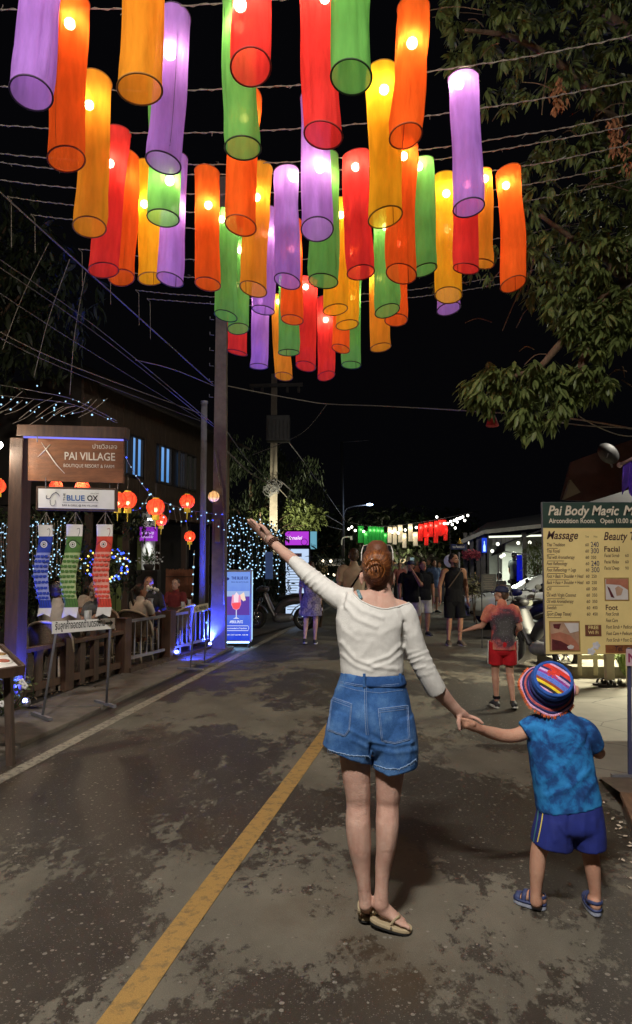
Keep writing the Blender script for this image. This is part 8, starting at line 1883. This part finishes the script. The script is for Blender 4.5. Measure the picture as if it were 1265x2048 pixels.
fairy('blue and yellow fairy lights wound round the shrub behind the streamers', [[P(200 + 45 * cos(a), 1130 + 28 * sin(a), 13.0), P(215 + 35 * cos(a + 1.2), 1135 + 26 * sin(a + 1.2), 12.95), P(230 + 32 * cos(a + 2.2), 1128 + 30 * sin(a + 2), 13)] for a in [k * .7 for k in range(9)]], .055, .017, [m_flb, m_flb, m_fly, m_fl], g, .02)
fairy('string of white fairy lights hanging down the slim pole beside the railing', [[P(389, 1100, 12.4), P(387, 1150, 12.3), P(386, 1200, 12.2)], [P(414, 1215, 10.9), P(400, 1235, 10.9), P(420, 1250, 10.9)]], .16, .016, [m_fl], g, .005)
# red paper lanterns of the terrace
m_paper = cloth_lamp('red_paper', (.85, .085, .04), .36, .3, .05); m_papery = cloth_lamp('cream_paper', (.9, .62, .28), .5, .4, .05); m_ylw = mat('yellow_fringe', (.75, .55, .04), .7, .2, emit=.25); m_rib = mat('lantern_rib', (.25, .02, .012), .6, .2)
m_pb = glow('paper_bulb', (1, .75, .4), 110)
PL = [(-3, 972, 15, 9.0, 0, 'leftmost red paper lantern cut by the left edge'), (113, 972, 13, 11, 0, 'red paper lantern half hidden above the white sign, left one'), (165, 976, 15, 11, 0, 'red paper lantern half hidden above the white sign, right one'), (236, 1001, 17, 10.6, 0, 'red paper lantern partly hidden by the right end of the white sign'), (256, 1000, 18, 11, 0, 'red paper lantern just right of the white sign'),
      (312, 1014, 18, 11.8, 0, 'large red paper lantern hanging below the second upstairs window'), (323, 1040, 12, 13, 0, 'small red paper lantern below the large one on the icicle lights'), (375, 1003, 15, 12.4, 0, 'red paper lantern just left of the slim metal pole'), (380, 1073, 11, 13, 0, 'lowest red paper lantern left of the slim metal pole'), (428, 993, 11, 12.9, 1, 'round pale yellow paper lantern against the concrete pole')]
for px, py, r, d, yl, l in PL:
    c = P(px, py, d); R_ = r * d / FPX; t = thing('paper_lantern', l, 'lantern', c, 0, 'paper lanterns of the terrace')
    prof = [(R_ * .35, -R_ * .92), (R_ * .72, -R_ * .72), (R_ * .95, -R_ * .35), (R_ * 1.02, 0), (R_ * .95, R_ * .35), (R_ * .72, R_ * .72), (R_ * .35, R_ * .92)]
    q = MB(); q.lathe([(a * 1.0, z) for a, z in prof], 24, c); q.f = [f for f in q.f if len(f) == 4]; part('shade', q, m_papery if yl else m_paper, t, True)
    for k in range(8): a = 2 * pi * k / 8; q = MB(); q.tube([c + V((cos(a) * x * 1.012, sin(a) * x * 1.012, z)) for x, z in prof], .004, 4); o_ = part('rib', q, m_rib if not yl else m_cord, t)
    q = MB(); q.ell(c - Z * R_ * .35, R_ * .22, 8, 6); part('bulb', q, m_pb if not yl else glow('cream_bulb', (1, .8, .5), 14), t, True)
    q = MB(); q.lathe([(R_ * .36, R_ * .9), (R_ * .36, R_ * 1.02), (.001, R_ * 1.02)], 12, c); part('top_cap', q, m_ylw, t)
    if not yl:
        q = MB(); q.lathe([(R_ * .40, -R_ * .9), (R_ * .42, -R_ * 1.45), (R_ * .36, -R_ * 1.45), (R_ * .34, -R_ * .9)], 14, c); part('fringe_collar', q, m_ylw, t); q = MB(); q.tube([c - Z * R_ * 1.3, c - Z * R_ * 2.4], [.012, .005], 6); part('tassel', q, m_ylw, t)
    q = MB(); q.tube([c + Z * R_, c + Z * (R_ + .25)], .003, 4); part('cord', q, m_cable, t)
# bright floodlight at the left edge
fb = thing('bulb_lamp', 'bright white bulb glowing at the left edge beside the sign post', 'lamp', P(-2, 890, 7.7)); c_ = P(-2, 890, 7.7); q = MB(); q.ell(c_, .042, 12, 8); part('bulb', q, glow('edge_bulb', (1, .93, .75), 40), fb, True); q = MB(); q.tube([c_ + V((-.04, 0, 0)), c_ + V((-.25, .1, .02))], .02, 6); part('holder', q, m_steelp, fb)
# glowing menu tower and purple sign
mt = thing('menu_light_box', 'tall glowing white menu light box under a purple sign on left kerb', 'menu board', (P(595, 1200, 19.6).x, 19.6, 0)); d = 19.6
sheet('case', P(568, 1240, d), P(622, 1240, d), P(622, 1095, d), P(568, 1095, d), .12, m_ink, mt); sheet('panel', P(572, 1237, d - .01), P(618, 1237, d - .01), P(618, 1098, d - .01), P(572, 1098, d - .01), .008, glow('menu_white', (.58, .74, 1.0), .95), mt)
for k in range(19): q = MB(); w_ = rng.uniform(14, 34); q.box(P(575 + w_ / 2, 1122 + 5.4 * k, d - .022), (w_ * d / FPX, .001, .016)); part('text_line', q, m_ink if k % 4 else m_blueink, mt)
for (px, py, w_, h_, c) in ((596, 1110, 16, 7, (.35, .3, .55)), (580, 1231, 10, 8, (.5, .2, .25)), (600, 1228, 9, 14, (.05, .08, .2))): q = MB(); q.box(P(px, py, d - .024), (w_ * d / FPX, .001, h_ * d / FPX)); part('picture', q, mat('menu_pic%d' % px, c, .5), mt)
q = MB(); q.beam((P(595, 1240, d).x, d + .07, 0), (P(595, 1240, d).x, d + .07, .3), .3, .1, Y); part('base', q, m_ink, mt)
hs = thing('light_box_sign', 'purple glowing sign with white script above the menu light box', 'sign', P(594, 1077, d)); sheet('case', P(568, 1092, d), P(621, 1092, d), P(621, 1060, d), P(568, 1060, d), .2, m_ink, hs); sheet('panel', P(571, 1090, d - .01), P(618, 1090, d - .01), P(618, 1063, d - .01), P(571, 1063, d - .01), .008, glow('magenta_light', (.50, .05, .72), .95), hs)
text('lettering', 'Hanalei', .14, glow('white_print', (1, .85, 1), 1.2, False), hs, P(573, 1079, d - .02), X, Z, width=32 * d / FPX, shear=.3, bold=.015)
q = MB(); q.torus(P(609, 1084, d - .02), .085, .008, 18, 5, R3(pi / 2, 0, 0)); part('ring_emblem', q, m_ink, hs)
ts_ = thing('light_box_sign', 'pale teal glowing panel beside the purple script sign', 'sign', P(628, 1080, 20.5)); sheet('panel', P(621, 1098, 20.5), P(634, 1098, 20.5), P(634, 1063, 20.5), P(621, 1063, 20.5), .1, glow('teal_light', (.18, .48, .62), .8), ts_); text('lettering', 'Spa', .12, m_blueink, ts_, P(622, 1093, 20.49), X, Z, width=10 * 20.5 / FPX)
bs = thing('wall_sign', 'dim blue upright sign board on the pale pole', 'sign', P(538, 1130, 17.5)); sheet('panel', P(531, 1158, 17.5), P(546, 1158, 17.5), P(546, 1104, 17.5), P(531, 1104, 17.5), .04, mat('dim_blue_sign', (.09, .16, .34), .5, .15, emit=.12, ecol=(.1, .2, .6)), bs)
gs = thing('framed_sign', 'small golden framed sign under a white awning on the left kerb', 'sign', P(645, 1141, 22)); sheet('panel', P(635, 1150, 22), P(656, 1150, 22), P(656, 1131, 22), P(635, 1131, 22), .04, mat('golden_sign', (.42, .30, .13), .5, .5, 12, emit=.12), gs)
aw = thing('food_cart', 'food cart with white awning and teal counter on the left kerb', 'cart', P(660, 1180, 24)); sheet('awning', P(632, 1127, 23.5), P(690, 1130, 23.5), P(690, 1118, 25), P(640, 1116, 25), .05, m_white, aw); sheet('counter', P(640, 1195, 24), P(690, 1195, 24), P(690, 1155, 24), P(640, 1155, 24), .5, mat('teal_paint', (.06, .20, .24), .5, .2), aw)
for px in (640, 688): q = MB(); b_ = P(px, 1160, 24); q.tube([(b_.x, 24, 0), P(px, 1122, 24)], .03, 6); part('post', q, m_steelp, aw)
for k, (px, py) in enumerate(((646, 1122), (655, 1148), (668, 1150), (662, 1122), (650, 1152))): single('warm_bulb', MB().ell(P(px, py, 23.3), .045, 8, 6), glow('cart_bulb', (1, .85, .6), 6, False), ['foremost left', 'lower left', 'lower right', 'upper right', 'lowest'][k] + ' bulb glowing on the food cart with white awning', 'light bulb', P(px, py, 23.3), True, 'bulbs of the food cart')
# the far lanterns in flag colours
FL = [('green', (722, 1052, 1086, 11)), ('green', (732, 1062, 1090, 8)), ('green', (741, 1053, 1088, 9)), ('green', (749, 1053, 1088, 9)), ('green', (757, 1054, 1087, 9)), ('green', (764, 1055, 1087, 8)), ('green', (771, 1066, 1088, 8)), ('white', (780, 1054, 1086, 8)), ('white', (790, 1054, 1089, 8)), ('white', (801, 1050, 1085, 9)), ('white', (809, 1066, 1096, 8)), ('white', (821, 1048, 1083, 9)), ('white', (831, 1064, 1092, 9)),
      ('red', (842, 1048, 1082, 9)), ('red', (852, 1046, 1075, 8)), ('red', (854, 1065, 1091, 8)), ('red', (862, 1044, 1074, 9)), ('red', (873, 1042, 1086, 9)), ('red', (881, 1040, 1072, 9)), ('red', (889, 1040, 1070, 8)), ('red', (892, 1053, 1081, 8))]
FC = {'green': (.03, .30, .05), 'white': (.75, .66, .48), 'red': (.80, .04, .03)}; cnt = {}
for c_, (px, y0, y1, w_) in FL:
    d = 32; k = cnt.get(c_, 0); cnt[c_] = k + 1; a, b_ = P(px, y0, d), P(px + rng.uniform(-1, 1), y1, d); R_ = w_ * d / FPX / 2
    t = thing('tube_lantern', f'{ORD[k]} {c_} tube lantern from the left in the distant flag coloured row', 'lantern', a, 0, 'distant tube lanterns in flag colours')
    q = MB(); q.grid(lambda u, v: a.lerp(b_, v) + V((cos(2 * pi * u) * R_, sin(2 * pi * u) * R_, 0)), 14, 6, closed=True); part('fabric', q, cloth_lamp('far_' + c_, FC[c_], .42, .4, .05), t, True)
    q = MB(); q.torus(b_, R_, .012, 14, 4); part('bottom_hoop', q, m_hoop[c_] if c_ in m_hoop else m_cord, t); q = MB(); q.ell(a.lerp(b_, .22), .05, 8, 6); part('bulb', q, glow('far_bulb', (1, .9, .7), 25, False), t, True)
wpts = bez2([P(684, 1040, 32), P(740, 1052, 32), P(800, 1050, 32), P(880, 1038, 32), P(945, 1025, 32)], 30); single('lantern_wire', MB().tube(wpts, .012, 5), m_cable, 'thin wire carrying the distant flag coloured lanterns across the street', 'wire', wpts[0], True)
bk_ = [(698, 1058), (704, 1054), (711, 1061), (728, 1063), (785, 1064), (797, 1066), (811, 1060), (833, 1055), (874, 1034), (896, 1047), (902, 1043), (905, 1049), (909, 1041), (914, 1038), (915, 1044), (919, 1037), (921, 1036), (926, 1034), (930, 1041), (936, 1031), (889, 1047), (911, 1056)]; bk_.sort()
for k, (px, py) in enumerate(bk_): single('festoon_bulb', MB().ell(P(px, py, 31.5), .055, 8, 6), glow('festoon_glow', (1, .97, .86), 6, False), f'{ORD[k]} white festoon bulb from the left along the distant flag coloured lanterns', 'light bulb', P(px, py, 31.5), True, 'festoon bulbs of the distant lantern row')
# shop fronts at the end of the street
fs = thing('far_shop', 'dark shop front with small warm lit windows at the street end', 'building', P(820, 1180, 46)); d = 46
sheet('wall', P(690, 1205, d), P(930, 1205, d), P(930, 1104, d), P(690, 1104, d), .5, m_bd, fs)
for k, (px, py, w_, h_, c, s_) in enumerate(((790, 1122, 9, 9, (1, .6, .25), .6), (806, 1122, 12, 8, (1, .75, .4), 1.0), (825, 1120, 8, 10, (.5, .7, .7), .4), (800, 1141, 13, 9, (.25, .6, 1), .9), (868, 1125, 6, 8, (.8, .85, .7), .35), (760, 1130, 8, 8, (.9, .7, .4), .3))):
    f = sheet('window', P(px - w_ / 2 - 1, py + h_ / 2 + 1, d - .05), P(px + w_ / 2 + 1, py + h_ / 2 + 1, d - .05), P(px + w_ / 2 + 1, py - h_ / 2 - 1, d - .05), P(px - w_ / 2 - 1, py - h_ / 2 - 1, d - .05), .05, m_wf, fs); sheet('pane', P(px - w_ / 2, py + h_ / 2, d - .12), P(px + w_ / 2, py + h_ / 2, d - .12), P(px + w_ / 2, py - h_ / 2, d - .12), P(px - w_ / 2, py - h_ / 2, d - .12), .02, glow('far_pane%d' % k, c, s_, False), f)
far_l = bpy.data.lights.new('street_end_light', 'POINT'); far_l.energy = 240; far_l.color = (1, .85, .65); far_l.shadow_soft_size = .3; o_ = bpy.data.objects.new('street_end_light', far_l); link(o_); o_.location = P(806, 1110, 44)
for k, (px, d, top, lo, l, rz, hh) in enumerate(((770, 24, (.3, .33, .4), (.03, .03, .05), 'distant pedestrian in pale blue shirt left of the men in black', .2, 1.68), (800, 27, (.25, .08, .07), (.05, .05, .06), 'distant pedestrian in dark red shirt between the men in black', pi, 1.62), (868, 23, (.06, .09, .18), (.2, .18, .15), 'distant pedestrian in navy shirt right of the men in black', pi + .4, 1.7), (880, 29, (.4, .38, .33), (.03, .03, .04), 'distant pedestrian in cream shirt left of the paper globe', 2.6, 1.64), (745, 30, (.05, .05, .05), (.06, .06, .09), 'distant pedestrian in black shirt beyond the woman pointing', .1, 1.7),
  (786, 33, (.25, .3, .16), (.04, .04, .05), 'distant pedestrian in olive shirt deep in the crowd', 3.3, 1.7), (812, 36, (.35, .3, .32), (.03, .03, .04), 'farthest pedestrian in pinkish shirt deep in the crowd', .2, 1.66), (858, 31, (.04, .05, .05), (.25, .22, .18), 'distant pedestrian in dark shirt and pale trousers left of the navy shirt', 2.8, 1.75), (836, 40, (.35, .12, .08), (.04, .04, .05), 'farthest pedestrian in rust shirt behind the men in black', 3.0, 1.7))):
    person(l, (P(px, 1150, d).x, d, 0), rz, hh, m_skin2, None, cloth_mat('walk_top%d' % k, top), 'short', cloth_mat('walk_low%d' % k, lo), 'long' if k % 2 else 'knee', m_sneak, m_dark_hair, voxel=.02, face=False)
# added street lamp, unseen beyond the right edge, brightens far street and car
l2 = thing('street_lamp', 'added street lamp unseen beyond the right edge to light the parked car', 'street lamp', (9.4, 14.5, 0)); q = MB(); q.tube([(9.4, 14.5, 0), (9.4, 14.5, 6.4)], .08, 10); part('pole', q, _m, l2, True); q = MB(); q.tube([(9.4, 14.5, 6.3), (8.6, 14.5, 6.6), (8.0, 14.5, 6.6)], .035, 8); part('arm', q, _m, l2, True); q = MB(); q.box((7.9, 14.5, 6.62), (.7, .3, .1)); part('lamp_head', q, _m, l2)
la = bpy.data.lights.new('added_kerb_light', 'AREA'); la.size = .6; la.energy = 380; la.color = (1, .93, .78); o_ = bpy.data.objects.new('added_kerb_light', la); link(o_); o_.location = (7.9, 14.5, 6.55); o_.rotation_euler = (0, radians(22), 0)

ul = thing('uplight', 'small floodlight on a bracket that lights the pale pole and shrub', 'floodlight', P(520, 1092, 23.6)); c_ = P(520, 1092, 23.6)
q = MB(); q.box(c_, (.16, .12, .14)); part('housing', q, m_steelp, ul); q = MB(); q.tube([c_ - Z * .07, (c_.x, c_.y, 0)], .03, 6); part('stand', q, m_steelp, ul)
u_ = bpy.data.lights.new('uplight', 'SPOT'); u_.energy = 2000; u_.color = (1, .97, .68); u_.spot_size = radians(82); u_.spot_blend = .9; u_.shadow_soft_size = .1; o_ = bpy.data.objects.new('uplight', u_); link(o_); o_.location = c_ + V((.05, 0, .12)); o_.rotation_euler = (P(556, 1042, 26) - c_).to_track_quat('-Z', 'Y').to_euler()
el = bpy.data.lights.new('edge_bulb_light', 'POINT'); el.energy = 55; el.color = (1, .90, .72); el.shadow_soft_size = .05; o_ = bpy.data.objects.new('edge_bulb_light', el); link(o_); o_.location = P(-14, 890, 7.66)
